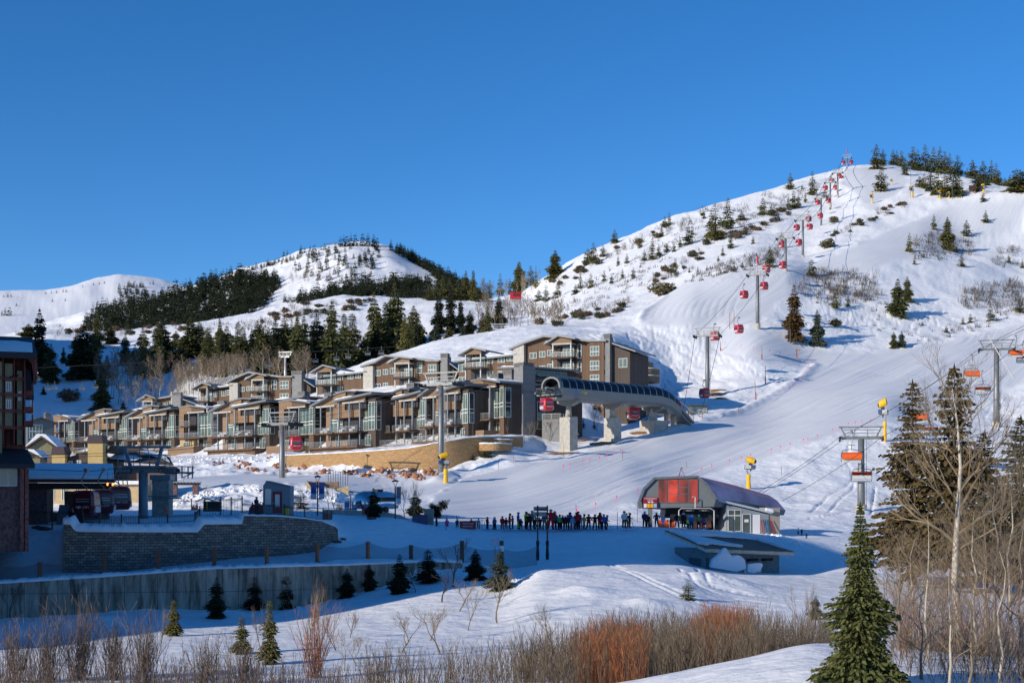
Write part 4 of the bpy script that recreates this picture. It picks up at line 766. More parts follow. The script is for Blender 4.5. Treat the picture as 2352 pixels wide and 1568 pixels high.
# ---------------------------------------------------------------- lifts
REDP = mk('red_paint', (.50, .012, .02), .35, spec=.5, coat=.4); CABW = mk('cabin_glass', (.02, .025, .04), .08, spec=.8); CABR = mk('rack_metal', (.55, .55, .55), .4, metal=.3)
GALV = mk('galvanised_steel', (.19, .20, .205), .5, metal=.45, var=.15, vscale=3); CABLE = mk('rope_steel', (.03, .03, .035), .6); BLACK = mk('black_rubber', (.015, .015, .017), .6)
YEL = mk('yellow_paint', (.75, .42, .01), .5, spec=.4, var=.12, vscale=3); CONC = mk('pillar_concrete', (.40, .375, .33), .85, var=.18, vscale=1.6, bump=.3, bscale=5)
PANEL = mk('station_panel', (.20, .20, .19), .5, var=.06, vscale=1.5, spec=.5); SMOKE = mk('smoked_roof', (.006, .008, .014), .3, spec=.25); WHITE = mk('white_paint', (.75, .75, .74), .5)
ORNG = mk('orange_bubble', (.80, .12, .005), .18, spec=.6, coat=.5); ORND = mk('orange_glass', (.30, .014, .008), .12, spec=.8, var=.8, vscale=.5, stretch=(2, 2, .5)); NAVY = mk('navy_paint', (.03, .05, .14), .5)
MAROON = mk('maroon_paint', (.25, .015, .03), .5); BLUE = mk('blue_paint', (.06, .20, .50), .5)
def text(body, size, m, parent, loc, rot, name='lettering', ext=.004, align='CENTER'):
    c = bpy.data.curves.new(name, 'FONT'); c.body = body; c.size = size; c.align_x = align; c.align_y = 'CENTER'; c.extrude = ext; c.materials.append(m)
    o = bpy.data.objects.new('tmp', c); COL.objects.link(o); me = bpy.data.meshes.new_from_object(o.evaluated_get(bpy.context.evaluated_depsgraph_get())); bpy.data.objects.remove(o); bpy.data.curves.remove(c)
    me.materials.clear(); me.materials.append(m); o = bpy.data.objects.new(name, me); COL.objects.link(o); o.parent = parent; o.location = loc; o.rotation_euler = rot; return o
# --- gondola cabin, origin at the rope
def ring(hx, hy, z, ch): return [(-hx+ch, -hy, z), (hx-ch, -hy, z), (hx, -hy+ch, z), (hx, hy-ch, z), (hx-ch, hy, z), (-hx+ch, hy, z), (-hx, hy-ch, z), (-hx, -hy+ch, z)]
def make_cabin():
    t = thing('gondola_cabin', 'x', 'gondola cabin', (0, 0, 0)); zb = -4.15
    lv = [(.74, .74, 0), (.88, .88, .12), (1.04, 1.04, .85), (.98, .98, 1.75), (.88, .90, 2.08), (.70, .72, 2.2)]
    m = MB(); rs = [ring(a, b, z+zb, .22) for a, b, z in lv]; vs = sum(rs, []); n = 8
    fs = [(i*n+k, i*n+(k+1) % n, (i+1)*n+(k+1) % n, (i+1)*n+k) for i in range(len(lv)-1) for k in range(n)]+[tuple(range(n-1, -1, -1)), tuple((len(lv)-1)*n+k for k in range(n))]
    m.add(vs, fs); m.obj('shell', REDP, t, bevel=.04)
    def hw(z): return np.interp(z, [l[2] for l in lv], [l[0] for l in lv])
    for k in range(4):
        w = MB(); z0, z1 = .98, 1.84; a, b = hw(z0)+.012, hw(z1)+.012; h0, h1 = hw(z0)-.28, hw(z1)-.26
        P = [(-h0, -a, z0+zb), (h0, -a, z0+zb), (h1, -b, z1+zb), (-h1, -b, z1+zb)]; Q = [(x, y+.03, z) for x, y, z in P]
        T = Matrix.Rotation(k*math.pi/2, 4, 'Z'); w.add([T @ Vector(p) for p in P+Q], [(0, 1, 2, 3), (7, 6, 5, 4), (0, 4, 5, 1), (1, 5, 6, 2), (2, 6, 7, 3), (3, 7, 4, 0)]); wo = w.obj('window', CABW, t)
        if k % 2 == 0:
            g = MB(); g.box(-.60, .60, -1.10, -1.03, zb+1.22, zb+1.27, T=T); g.box(-.60, .60, -1.07, -1.02, zb+1.45, zb+1.49, T=T); g.obj('grab_bar', CABR, wo)
        if k % 2 == 1:
            g = MB(); g.box(-.62, .62, -1.10, -.93, zb+.25, zb+.80, T=T); g.obj('ski_rack', CABR, t)
        else: text('PARK CITY', .26, WHITE, t, (0, -1.075 if k == 0 else 1.075, zb+.72), (R(97), 0, 0 if k == 0 else math.pi))
    m = MB(); m.box(-.85, .85, -.80, -.72, zb+2.19, zb+2.27); m.box(-.85, .85, .72, .80, zb+2.19, zb+2.27); m.box(-.07, .07, -.80, .80, zb+2.2, zb+2.3); m.obj('roof_rail', REDP, t)
    m = MB(); m.tube([(0, 0, zb+2.25), (0, 0, zb+2.5), (-.42, 0, zb+2.8), (-.5, 0, -1.0), (-.2, 0, -.35), (0, 0, -.12)], .065, 6); m.obj('hanger', GALV, t)
    m = MB(); m.box(-.16, .16, -.35, .35, -.16, .12); m.tube([(0, -.5, .1), (0, .5, .1)], .07, 6); m.obj('grip', GALV, t); return t
cab0 = make_cabin()
CABS = [(1256,929,248,20,'red gondola cabin hanging outside the open end of the long station'),(1455,950,270,15,'red gondola cabin hanging under the long station between its second and third pillars'),(1541,953,283,30,'dark red gondola cabin in the shade under the tail of the long station'),
 (679,1019,236,20,'bright red gondola cabin in front of the sixth townhouse, beside the round steel tower'),(1618,903,322,30,'red gondola cabin low against the mast of the first uphill tower, above the grey hut'),(1642,772,348,30,'red gondola cabin passing over the arm of the first uphill tower'),(1697,756,368,30,'red gondola cabin between the first and second uphill towers, over a leaning pole'),
 (1709,677,404,30,'red gondola cabin hanging free before the second uphill tower, over the groomed bowl'),(1755,657,416,30,'red gondola cabin just under the arm of the tower with the red wind flag'),(1760,618,440,30,'red gondola cabin level with the top of the tower that carries the wind flag'),
 (1798,609,456,30,'red gondola cabin at the foot of the third uphill tower'),(1797,562,500,30,'red gondola cabin beside the arm of the third uphill tower'),(1835,557,515,30,'red gondola cabin over scrub between the third and fourth uphill towers'),(1830,523,548,30,'red gondola cabin on the downhill strand at the fourth uphill tower'),(1860,521,565,30,'red gondola cabin on the uphill strand just past the fourth tower'),
 (1857,503,585,30,'red gondola cabin above and behind the fourth uphill tower'),(1884,496,610,30,'red gondola cabin overlapping the mast of the fifth uphill tower'),(1878,465,645,30,'red gondola cabin at the top of the fifth uphill tower'),(1903,461,660,30,'red gondola cabin touching the foot of the sixth uphill tower'),(1896,432,700,30,'red gondola cabin next to the top of the sixth uphill tower'),
 (1919,431,715,30,'red gondola cabin beside the mast of the seventh uphill tower'),(1911,415,735,30,'small red gondola cabin in the gap between the sixth and seventh uphill towers'),(1933,409,760,30,'small red gondola cabin just beyond the seventh uphill tower'),(1927,403,775,30,'tiny red gondola cabin half behind the top of the seventh tower'),(1946,397,800,30,'tiny red gondola cabin below the summit tower'),
 (1937,374,838,30,'tiny red gondola cabin on the downhill arm of the summit tower'),(1955,373,838,30,'tiny red gondola cabin on the uphill arm of the summit tower')]
ROPEP = []
for k, (px, py, Y, a, lab) in enumerate(CABS):
    p = PW(px, py, Y); loc = (p.x, p.y, p.z+3.05)
    if k == 0: cab0.location = loc; cab0.rotation_euler = (0, 0, R(a+8)); cab0['label'] = lab; cab0['group'] = 'red gondola cabins'
    else: dup(cab0, loc, R(a), lab, 'red gondola cabins')
# --- lift towers
def tower(px, ytop, ybase, Y, arm, label, rz=R(-22), r=.42, name='lift_tower', base=None, ladder=True, red=False, frame=2.0, m=GALV):
    p = base if base is not None else PW(px, ybase, Y); H = (ybase-ytop)*p.y/FP if base is None else (HY-ytop)/FP*p.y-base.z
    t = thing(name, label, 'lift tower', p, rz, None)
    b = MB(); b.tube([(0, 0, -3), (0, 0, H*.45), (0, 0, H*.46), (0, 0, H)], [r*1.15, r*1.05, r, r*.9], 14); b.obj('mast', m, t, smooth=True)
    b = MB(); b.tube([(0, 0, -1.5), (0, 0, .9)], r*1.6, 12); b.obj('footing', CONC, t)
    b = MB(); b.box(-arm, arm, -.25, .25, H-.1, H+.35); b.box(-arm, -arm+.5, -.7, .7, H-.05, H+.2); b.box(arm-.5, arm, -.7, .7, H-.05, H+.2); b.obj('crossarm', m, t)
    for s in (-1, 1):
        b = MB(); b.box(s*arm-.12, s*arm+.12, -1.7, 1.7, H-.35, H-.1)
        for k in range(6): b.tube([(s*arm-.1, -1.5+k*.6, H+.05), (s*arm+.1, -1.5+k*.6, H+.05)], .25, 10)
        b.obj('sheave_train', BLACK, t)
    b = MB()
    for s in (-1, 1): b.bar((s*arm*.72, 0, H+.3), (s*arm*.95, 0, H+frame), .22); b.bar((s*arm*.3, -.5, H+.3), (s*arm*.3, -.5, H+1.3), .07); b.bar((s*arm*.3, .5, H+.3), (s*arm*.3, .5, H+1.3), .07)
    b.bar((-arm*1.05, 0, H+frame), (arm*1.05, 0, H+frame), .22)
    for yy in (-.5, .5):
        b.bar((-arm*.8, yy, H+1.3), (arm*.8, yy, H+1.3), .06); b.bar((-arm*.8, yy, H+.8), (arm*.8, yy, H+.8), .05)
    b.obj('work_frame', m, t)
    if ladder:
        b = MB()
        for s in (-.2, .2): b.bar((r+.25, s, .5), (r+.25, s, H), .05)
        for k in range(int(H/.45)): b.bar((r+.25, -.2, .6+k*.45), (r+.25, .2, .6+k*.45), .035)
        b.obj('ladder', m, t)
    if red:
        b = MB(); b.tube([(0, 0, H+.3), (0, 0, H+frame+1.6)], .05, 5); b.lathe([(.05, 0), (.28, .2), (.34, 1.9), (.1, 2.1)], 8, T=Matrix.Translation((0, 0, H+frame+1.3))); b.obj('wind_flag', REDP, t)
    return t, H+p.z
TW = []
for a in [(648,975,1112,226,3.0,'tall round steel lift tower with a ladder, standing behind the small lift hut',R(-35),.47),(1013,884,1104,226,3.3,'tallest gondola tower, in front of the ninth townhouse, with a snow gun at its foot',R(-30),.47),(1625,772,912,336,3.1,'first gondola tower uphill of the long station, beside the grey hut',R(-22),.5),
          (1740,632,750,402,2.9,'gondola tower with a red wind flag standing alone on the groomed slope',R(-22),.5),(1804,548,622,470,2.9,'third uphill gondola tower, at the lip of the groomed bowl',R(-22),.45),(1844,506,592,530,2.9,'fourth uphill gondola tower, three cabins around its arms',R(-22),.42),
          (1886,456,527,620,2.6,'fifth uphill gondola tower with one cabin across its mast',R(-22),.4),(1907,420,470,665,2.6,'sixth uphill gondola tower among small firs',R(-22),.4),(1924,398,450,700,2.6,'seventh uphill gondola tower where the groomed run narrows',R(-22),.4),(1946,363,386,856,2.6,'summit gondola tower with a red flag on the skyline',R(-22),.45)]:
    px, yt, yb, Y, arm, lab, rz, r = a; t, zt = tower(px, yt, yb, Y, arm, lab, rz, r, 'gondola_tower', red=px in (1740, 1946), ladder=Y < 450); TW.append((Vector((t.location.x, t.location.y, zt+.28)), rz, arm))
def rope(pts, label, name='haul_rope', r=.035, sag=.018, cat='cable', group=None):
    q = []
    for i in range(len(pts)-1):
        a, b = Vector(pts[i]), Vector(pts[i+1]); n = 10; L = (b-a).length
        for k in range(n): t = k/n; v = a.lerp(b, t); v.z -= 4*sag*L*t*(1-t); q.append(v)
    q.append(Vector(pts[-1])); m = MB(); m.tube(q, [max(r, p.y*.00017) for p in q], 4); o = m.obj(name, CABLE); return tag(o, label, cat, group)
def side(tw, s): p, rz, arm = tw; return p+Vector((math.cos(rz), math.sin(rz), 0))*arm*s
stA = PW(1270, 900, 252); stB = PW(1590, 945, 292)
lowT = PW(330, 1035, 150)
for s, nm in ((-1, 'downhill'), (1, 'uphill')):
    off = Vector((math.cos(-.4), math.sin(-.4), 0))*2.0*s
    rope([lowT+off, side(TW[0], s), side(TW[1], s), stA+off], f'dark lift rope of the {nm} strand below the long gondola station', group=None, sag=.012)
    rope([stB+off]+[side(t, s) for t in TW[2:]], f'dark lift rope of the {nm} strand from the long station up to the summit', sag=.012)
# --- long gondola station on pillars
O = PW(1291, 909, 250); SA = R(46.5); st = thing('gondola_station', 'long grey gondola station with a curved black roof raised on concrete pillars', 'lift station', O, SA)
Wd, Ls = 4.6, 33.0; SXK = 1.08; st.scale = (SXK, 1, 1)
def prof(w=Wd, n=9, zs=1.45, zt=3.55): return [(w*(.5-.5*math.cos(math.pi*k/(n-1))), zs+(zt-zs)*math.sin(math.pi*k/(n-1))**.75) for k in range(n)]
def loft(m, secs, mi=0):   # secs: list of (x, [(y,z)...]) open strips
    n = len(secs[0][1]); vs = [(x, y, z) for x, pr in secs for y, z in pr]; fs = [(i*n+k, (i+1)*n+k, (i+1)*n+k+1, i*n+k+1) for i in range(len(secs)-1) for k in range(n-1)]; m.add(vs, fs, mi)
def sec(x):
    d = max(0, x-27)/6; k = d*d*1.9; return [(y+.0, z-k*1.0) for y, z in prof()]
m = MB(); xs = [0, 6, 12, 18, 24, 27, 28.5, 30, 31.5, 33]; loft(m, [(x, sec(x)) for x in xs]); loft(m, [(x, [(y, z-.12) for y, z in reversed(sec(x))]) for x in xs]); m.obj('roof', SMOKE, st, smooth=True)
m = MB()
for k in range(19):
    x = .2+k*1.82; pr = sec(x); loft(m, [(x, [(y-.02 if y < Wd/2 else y+.02, z+.05) for y, z in pr]), (x+.10, [(y-.02 if y < Wd/2 else y+.02, z+.05) for y, z in sec(x+.10)])])
m.obj('roof_rib', CABR, st)
m = MB()
for a, b in ((0, 27), (27, 30), (30, 33)):
    ka, kb = max(0, a-27)/6, max(0, b-27)/6; ka, kb = ka*ka*1.9, kb*kb*1.9
    for y0, y1 in ((-.12, 0.0), (Wd, Wd+.12)): m.add([(a, y0, .1-ka), (b, y0, .1-kb), (b, y0, 1.5-kb), (a, y0, 1.5-ka), (a, y1, .1-ka), (b, y1, .1-kb), (b, y1, 1.5-kb), (a, y1, 1.5-ka)], [(0, 1, 2, 3), (7, 6, 5, 4), (0, 4, 5, 1), (3, 2, 6, 7), (0, 3, 7, 4), (1, 5, 6, 2)])
    m.add([(a, -.14, .1-ka), (b, -.14, .1-kb), (b, .5, -.55-kb), (a, .5, -.55-ka)], [(0, 3, 2, 1)])
m.obj('side_panel', PANEL, st)
m = MB(); m.box(-1.0, 29, .3, Wd-.3, -.55, -.2); m.box(-1.8, 0, .2, Wd-.2, .05, .3); m.obj('floor', PANEL, st)
m = MB(); pr = prof(); m.prism([(y, z) for y, z in pr]+[(y*.86+Wd*.07, (z-1.45)*.86+1.45) for y, z in reversed(pr)], -.5, .15, axis='x'); m.obj('front_arch', PANEL, st)
m = MB(); m.prism([(y*.86+Wd*.07, (z-1.45)*.86+1.40) for y, z in pr], 1.6, 1.7, axis='x'); m.box(1.61, 1.69, .4, Wd-.4, .3, 1.4); m.obj('front_window', CABW, st)
railing(st, [(0, .1, .3), (-1.8, .1, .3), (-1.8, Wd-.1, .3), (0, Wd-.1, .3)], 1.1, 4, m=GALV)
m = MB(); m.bar((-1.4, 1.0, .3), (-3.0, 1.3, .5), .3, .4); m.bar((-1.4, 3.4, .3), (-3.0, 3.6, .5), .3, .4)
for k in range(6): m.tube([(-1.3-k*.3, 1.2, .6), (-1.3-k*.3, 1.4, .6)], .2, 8)
m.obj('rope_guide', GALV, st)
m = MB(); m.prism([(29.0, -.9), (33, -.6), (36.6, -3.2), (36.6, -3.9), (33.5, -1.9), (29.5, -1.7)], .4, Wd-.4); m.prism([(33.0, -.2), (36.9, -3.1), (36.9, -3.5), (33, -.9)], -.1, .39); m.obj('tail_chute', PANEL, st)
railing(st, [(32, -.05, -.2), (36.8, -.05, -3.0)], 1.0, 3, m=REDP)
yl = text('LEITNER', .62, BLUE, st, (2.9, -.135, 1.05), (R(90), 0, 0)); text('POMA', .62, BLUE, st, (3.6, -.135, .52), (R(90), 0, 0))
m = MB(); m.prism([(4.6, 1.0), (6.6, 1.02), (5.8, .5), (5.6, .85)], -.15, -.13); m.obj('emblem', YEL, st)
def sx(px):   # distance along the station whose middle line falls on this photo column
    c, s_ = math.cos(SA), math.sin(SA); bx, by = O.x-s_*Wd/2, O.y+c*Wd/2; k = (px-CX)/FP; return (k*by-bx)/(c-k*s_)/SXK
for px, ytopblk, yg, bw, rr in ((1306, 958, 1038, 1.25, .48), (1407, 960, 1016, 1.25, .48), (1500, 966, 999, 2.0, .85)):
    x = sx(px); wl = st.matrix_world
    c, s_ = math.cos(SA), math.sin(SA); gp = Vector((O.x+c*x*SXK-s_*Wd/2, O.y+s_*x*SXK+c*Wd/2, 0)); zt = (HY-ytopblk)/FP*gp.y-O.z; zg = HZ(gp.x, gp.y)-O.z
    m = MB(); m.box(x-bw*.8, x+bw*.8, Wd/2-bw, Wd/2+bw, min(zg, zt-1.5)-1.5, zt); m.box(x-bw*.8-.01, x+bw*.8+.01, Wd/2-bw-.012, Wd/2+bw+.01, (zg+zt)/2, (zg+zt)/2+.05)
    pl = m.obj('pillar', CONC, st); m = MB(); m.lathe([(rr*1.35, zt), (rr*1.05, zt+.8), (rr, zt+1.0), (rr, -.9)], 16 if rr < .6 else 4, T=Matrix.Translation((x, Wd/2, 0))); m.obj('column', CONC, pl, smooth=rr < .6)
    m = MB(); m.prism([(-.1, -.56), (Wd+.1, -.56), (Wd+.1, -.9), (Wd/2+.8, -1.5), (Wd/2-.8, -1.5), (-.1, -.9)], x-.5, x+.5, axis='x'); m.obj('cross_beam', PANEL, pl)
for px in (1530, 1545):
    x = sx(px); c, s_ = math.cos(SA), math.sin(SA); gp = Vector((O.x+c*x*SXK-s_*Wd/2, O.y+s_*x*SXK+c*Wd/2, 0)); m = MB(); m.tube([(x, Wd/2, HZ(gp.x, gp.y)-O.z-1), (x, Wd/2, -1.0)], .42, 12); m.obj('column', CONC, st, smooth=True)
# bare earth scraped open round the pillars
DIRT = mk('bare_earth', (.22, .12, .06), .95, var=.3, vscale=2, bump=.6)
for k, (px, py, w) in enumerate([(1300,1042,3.4),(1395,1018,2.6),(1372,1020,1.6),(1480,994,2.8),(1338,1012,1.2),(1640,905,3.6),(1648,897,2.2),(1655,915,1.6)]):
    p = G(px, py, 230, 360); m = MB(); m.blob((0, 0, 0), w, w*.6, .35, seed=k, jit=.2); o = m.obj('earth_patch', DIRT, loc=p); tag(o, ['patch of brown earth at the foot of the first station pillar', 'patch of brown earth at the foot of the second station pillar', 'small patch of earth just before the second station pillar', 'patch of brown earth under the widest station pillar', 'smallest patch of earth under the long station', 'large red earth cut beside the first uphill tower', 'upper strip of red earth beside the first uphill tower', 'lower lump of red earth beside the first uphill tower'][k], 'earth patch')
# grey hut at the tail of the station
HUT = mk('hut_siding', (.085, .115, .13), .7, var=.1)
p = PW(1588, 957, 300); t = thing('operator_hut', 'small blue grey hut with two white windows at the tail of the long station', 'hut', p, .12)
m = MB(); m.box(0, 3.6, 0, 3.2, -1, 2.35); m.obj('wall', HUT, t); m = MB(); m.box(-.25, 3.85, -.3, 3.5, 2.36, 2.6); m.obj('roof', mk('hut_roof', (.06, .075, .08), .6), t); window(t, 1.45, 2.3, .4, 1.6, -.0, 2, 1, glass=GLASS); window(t, 2.5, 3.35, .9, 1.8, 0, 1, 2, glass=GLASS)
m = MB(); m.box(.3, .9, -.04, 0, -.2, 1.7); m.obj('door', GLASS, t); m = MB(); m.box(-4, 4.2, -1.2, 3.6, -1.3, -1.02); m.obj('deck', CABLE, t)
# --- old chairlift through the gully trees
def make_oldchair():
    t = thing('chairlift_chair', 'x', 'lift chair'); m = MB(); m.box(-.95, .95, -.05, .45, -3.05, -2.98); m.box(-.95, .95, .42, .48, -3.0, -2.2); m.obj('seat', GALV, t)
    m = MB(); m.tube([(-.95, 0, -3.0), (-.95, .3, -1.9), (-.5, .2, -1.6), (.5, .2, -1.6), (.95, .3, -1.9), (.95, 0, -3.0)], .06, 5); m.tube([(0, .2, -1.6), (0, .1, -.3), (0, 0, 0)], .07, 5); m.obj('frame', GALV, t); return t
OC = [(85,870),(110,893),(126,891),(189,892),(219,889),(281,889),(311,879),(370,881),(402,872),(487,862),(538,852),(569,849),(618,839),(676,834),(696,831),(725,829),(773,825),(800,820),(845,812),(876,811)]
old0 = make_oldchair()
for k, (px, py) in enumerate(OC):
    Y = 428+.02*k; d = HZ((px-CX)/FP*Y, Y); p = PW(px, py, Y); loc = (p.x, p.y, p.z+2.2)
    c = old0 if k == 0 else dup(old0, loc, k*.05)
    c.scale = (.85, .85, .85)
    c.location = loc; c.rotation_euler = (0, 0, .3); c['label'] = 'empty metal chair of the old chairlift hanging before the dark gully trees'; c['group'] = 'empty chairs of the old chairlift'
rope([PW(-60, 868, 430), PW(73, 845, 430), PW(657, 810, 430), PW(920, 795, 430)], 'thin rope carrying the empty metal chairs before the gully', sag=.004)
for px, yt, yb, lab in ((73, 868, 935, 'slim chairlift tower rising just beside the brown lodge wall'), (655, 820, 880, 'small pale chairlift tower behind the middle apartment block')):
    tower(px, yt, yb, 430, 2.2, lab, R(-15), .35, 'chairlift_tower', ladder=False, frame=1.6, m=CABR)
t_, _ = tower(1147, 757, 770, 445, 2.6, 'small yellow legged chairlift tower at the rim of the white slope', R(10), .3, 'chairlift_tower', ladder=False, frame=1.8, m=CABR)
for px, yt, yb in ((710,575,590),(757,561,575),(772,560,574),(780,563,570)):
    tower(px, yt, yb, 1795, 3.5, 'faint lift tower standing on the skyline of the far hill', R(10), .5, 'skyline_lift_tower', ladder=False, m=GALV, frame=1.8)['group' if False else 0]['group'] = 'lift towers on the far skyline'
# small red cabin building on the saddle
p = PW(1173, 684, 640); t = thing('cabin_building', 'small bright red building with dark windows on the snow road of the saddle', 'building', p, .1)
m = MB(); m.box(0, 5, 0, 4, -.3, 2.6); m.obj('wall', REDP, t); m = MB(); m.box(-.3, 5.3, -.3, 4.3, 2.61, 2.8); m.obj('roof', MAROON, t)
for k in range(4): m = MB(); m.prism([(1.1+k*.9, .7), (1.75+k*.9, .7), (1.9+k*.9, 2.2), (1.3+k*.9, 2.2)], -.03, .0); m.obj('window', BLACK, t)
m = MB(); m.box(.5, 4.5, .5, 3.5, -2.5, -.31); m.obj('base', CONC, t)
# --- orange bubble chairlift
def make_bubble():
    t = thing('bubble_chair', 'x', 'lift chair'); w = 1.38
    m = MB(); pr = [(-.75, -.55), (-.95, -.2), (-.85, .18), (-.5, .42), (0, .5), (.35, .42)]
    def strip(m, pr, x0, x1, mi=0):
        n = len(pr); vs = [(x0, y, z) for y, z in pr]+[(x1, y, z) for y, z in pr]+[(x0, y*.96, z*.94-.02) for y, z in pr]+[(x1, y*.96, z*.94-.02) for y, z in pr]
        fs = [(k, n+k, n+k+1, k+1) for k in range(n-1)]+[(2*n+k, 2*n+k+1, 3*n+k+1, 3*n+k) for k in range(n-1)]+[(0, 2*n, 3*n, n), (n-1, 2*n-1, 4*n-1, 3*n-1)]
        m.add(vs, fs, mi)
    strip(m, pr, -w, w); m.obj('bubble', ORNG, t)
    m = MB()
    for s in (-1, 1): m.prism([(-.75, -.55), (-.95, -.2), (-.85, .18), (-.5, .42), (0, .5), (.35, .42), (.2, -.2)], s*w-.03*(s > 0), s*w+.03*(s < 0), axis='x')
    m.obj('bubble_side', ORND, t)
    m = MB(); m.box(-w+.08, w-.08, -.5, .35, -.88, -.62); m.box(-w+.05, w-.05, .30, .50, -.65, -.08); m.box(-w+.1, w-.1, -.52, -.46, -1.05, -.62); m.obj('seat', CABR, t, bevel=.03)
    m = MB(); m.tube([(-w-.05, -.5, -.9), (-w-.05, .45, -.6), (-w-.02, .5, .4), (-w+.25, .45, .8), (0, .4, .92), (w-.25, .45, .8), (w+.02, .5, .4), (w+.05, .45, -.6), (w+.05, -.5, -.9)], .055, 6); m.obj('frame', GALV, t)
    m = MB(); m.tube([(0, .4, .92), (0, .4, 1.6), (.25, .35, 2.4), (.2, .1, 3.2), (0, 0, 3.5)], .075, 6); m.box(-.12, .12, -.4, .4, 3.4, 3.62); m.box(-.5, .5, .3, .5, 1.5, 1.6); m.obj('hanger', GALV, t); return t
bb0 = make_bubble()
BC = [(1956,1046,200,R(-8),'red glowing bubble chair half behind the nearer bubble lift tower'),(1979,1090,203,R(170),'bubble chair seen from its grey seat side before the nearer tower mast'),(2112,956,232,R(-8),'bubble chair almost hidden by the branches of the dark firs, uphill strand'),(2134,987,236,R(170),'bubble chair hanging among the fir branches, its grey seat showing'),
      (2232,857,262,R(-8),'bubble chair just above the pointed top of the dark firs'),(2257,894,266,R(170),'bubble chair with grey seat between the fir top and the farther tower'),(2333,809,292,R(-8),'bubble chair at the arm of the farther tower'),(2351,822,296,R(170),'bubble chair cut off by the picture edge near the farther tower')]
for k, (px, py, Y, a, lab) in enumerate(BC):
    p = PW(px, py, Y); c = bb0 if k == 0 else dup(bb0, p, a)
    c.location = p; c.rotation_euler = (0, 0, a); c['label'] = lab; c['group'] = 'orange bubble chairs'
g1_ = GY(1978, 204); tA, zA = tower(1978, 1007, 0, 204, 3.05, 'nearer bubble lift tower, a bubble chair hanging before its mast', R(-12), .5, 'bubble_lift_tower', base=g1_, frame=1.7)
g2_ = GY(2289, 292); tB, zB = tower(2289, 803, 0, 292, 3.5, 'farther bubble lift tower with a pale leaning pole beside it', R(-14), .6, 'bubble_lift_tower', base=g2_, frame=2.0)
def sd(p, z, rz, arm, s): return Vector((p.x+math.cos(rz)*arm*s, p.y+math.sin(rz)*arm*s, z+.3))
bs_ = PW(1752, 1150, 172)
for s in (-1, 1):
    rope([bs_+Vector((2.4*s, 0, 0)), sd(g1_, zA, R(-12), 3.05, s), sd(g2_, zB, R(-14), 3.5, s), PW(2500+30*s, 690, 350)], f'dark rope of the {"down" if s < 0 else "up"}hill strand of the bubble lift', sag=.01, r=.03)
rope([bs_+Vector((0, 0, 1.0)), g1_+Vector((0, 0, zA-g1_.z+1.8)), g2_+Vector((0, 0, zB-g2_.z+2.1)), PW(2500, 660, 350)], 'thin signal cable strung over the tops of the bubble lift towers', sag=.006, r=.02)
# --- bubble lift bottom station
Y0 = 163.; O2 = PW(1471, 1215, Y0); t = thing('bubble_lift_station', 'rounded lift station with orange glazed end wall and purple ribbed roof', 'lift station', (O2.x, O2.y, O2.z), 0.0)
def q2(px, py): return ((px-1471)*Y0/FP, (1215-py)*Y0/FP)
F0 = [q2(*p) for p in [(1471,1167),(1468,1150),(1479,1122),(1503,1098),(1601,1094),(1622,1112),(1644,1146),(1639,1163)]]
D = Vector((.73, .68)); SH = mk('purple_roof', (.80, .46, .54), .42, spec=.6, coat=.2, var=.4, vscale=.35); SRD = mk('seam_metal', (.20, .11, .14), .5); SP = mk('station_blue_grey', (.155, .17, .175), .6, var=.06, spec=.4)
def sect(k): L = 14.6*k; dz = -1.95*k**1.4; z0 = F0[0][1]; return [(x*(1-.06*k)+D.x*L, D.y*L, z0+(z-z0)*(1-.30*k)+dz*.55) for x, z in F0]
m = MB(); n = 8; N = 12; secs = [sect(k/N) for k in range(N+1)]
vs = sum(secs, []); fs = [(i*n+k, (i+1)*n+k, (i+1)*n+k+1, i*n+k+1) for i in range(N) for k in (2, 3, 4, 5)]; m.add(vs, [tuple(reversed(f)) for f in fs]); m.obj('roof', SH, t)
m = MB(); m.add(vs, [(i*n+k, (i+1)*n+k, (i+1)*n+(k+1) % n, i*n+(k+1) % n) for i in range(N) for k in (6, 7, 0, 1)]); m.add([(x, y, z) for x, y, z in secs[-1]], [tuple(range(8))]); m.obj('side_panel', SP, t)
m = MB()
for i in range(36):
    a = sect(i/36); b = sect(i/36+.004)
    for k in (4, 5): m.add([a[k], b[k], b[k+1], a[k+1]]+[(x, y-.01, z+.025) for x, y, z in (a[k], b[k], b[k+1], a[k+1])], [(4, 5, 6, 7), (0, 4, 7, 3), (1, 2, 6, 5)])
m.obj('roof_seam', SRD, t)
fw = MB(); fw.prism(F0, -.12, .0); fw.obj('front_wall', SP, t)
m = MB()
for i in range(1, 6): a, b = F0[i], F0[i+1]; m.bar((a[0], -.12, a[1]), (b[0], -.12, b[1]), .5, .28)
m.bar((F0[0][0], -.12, F0[0][1]), (F0[1][0], -.12, F0[1][1]), .5, .28); m.obj('arch_trim', GALV, t)
for k, (a, b) in enumerate(((1512,1532),(1535,1556),(1559,1579),(1582,1602))):
    x0, z1 = q2(a, 1101); x1, z0 = q2(b, 1153); f = MB(); f.box(x0-.06, x1+.06, -.19, -.121, z0-.06, z1+.06); fo = f.obj('window', GALV, t); g = MB(); g.box(x0, x1, -.21, -.191, z0, z1); g.obj('pane', ORND if k != 1 else mk('orange_lit_glass', (.62, .035, .01), .15, spec=.7, var=.8, vscale=.6), fo)
    if k in (1, 2): h = MB(); h.box(x0, x1, -.235, -.211, z0+.95, z0+1.02); h.box(x0, x1, -.235, -.211, z0+1.7, z0+1.77); h.obj('rail', GALV, fo)
x0, z0 = q2(1477, 1166); x1, z1 = q2(1509, 1141); m = MB(); m.box(x0, x1, -.42, -.34, z0, z1); sg = m.obj('name_board', MAROON, t)
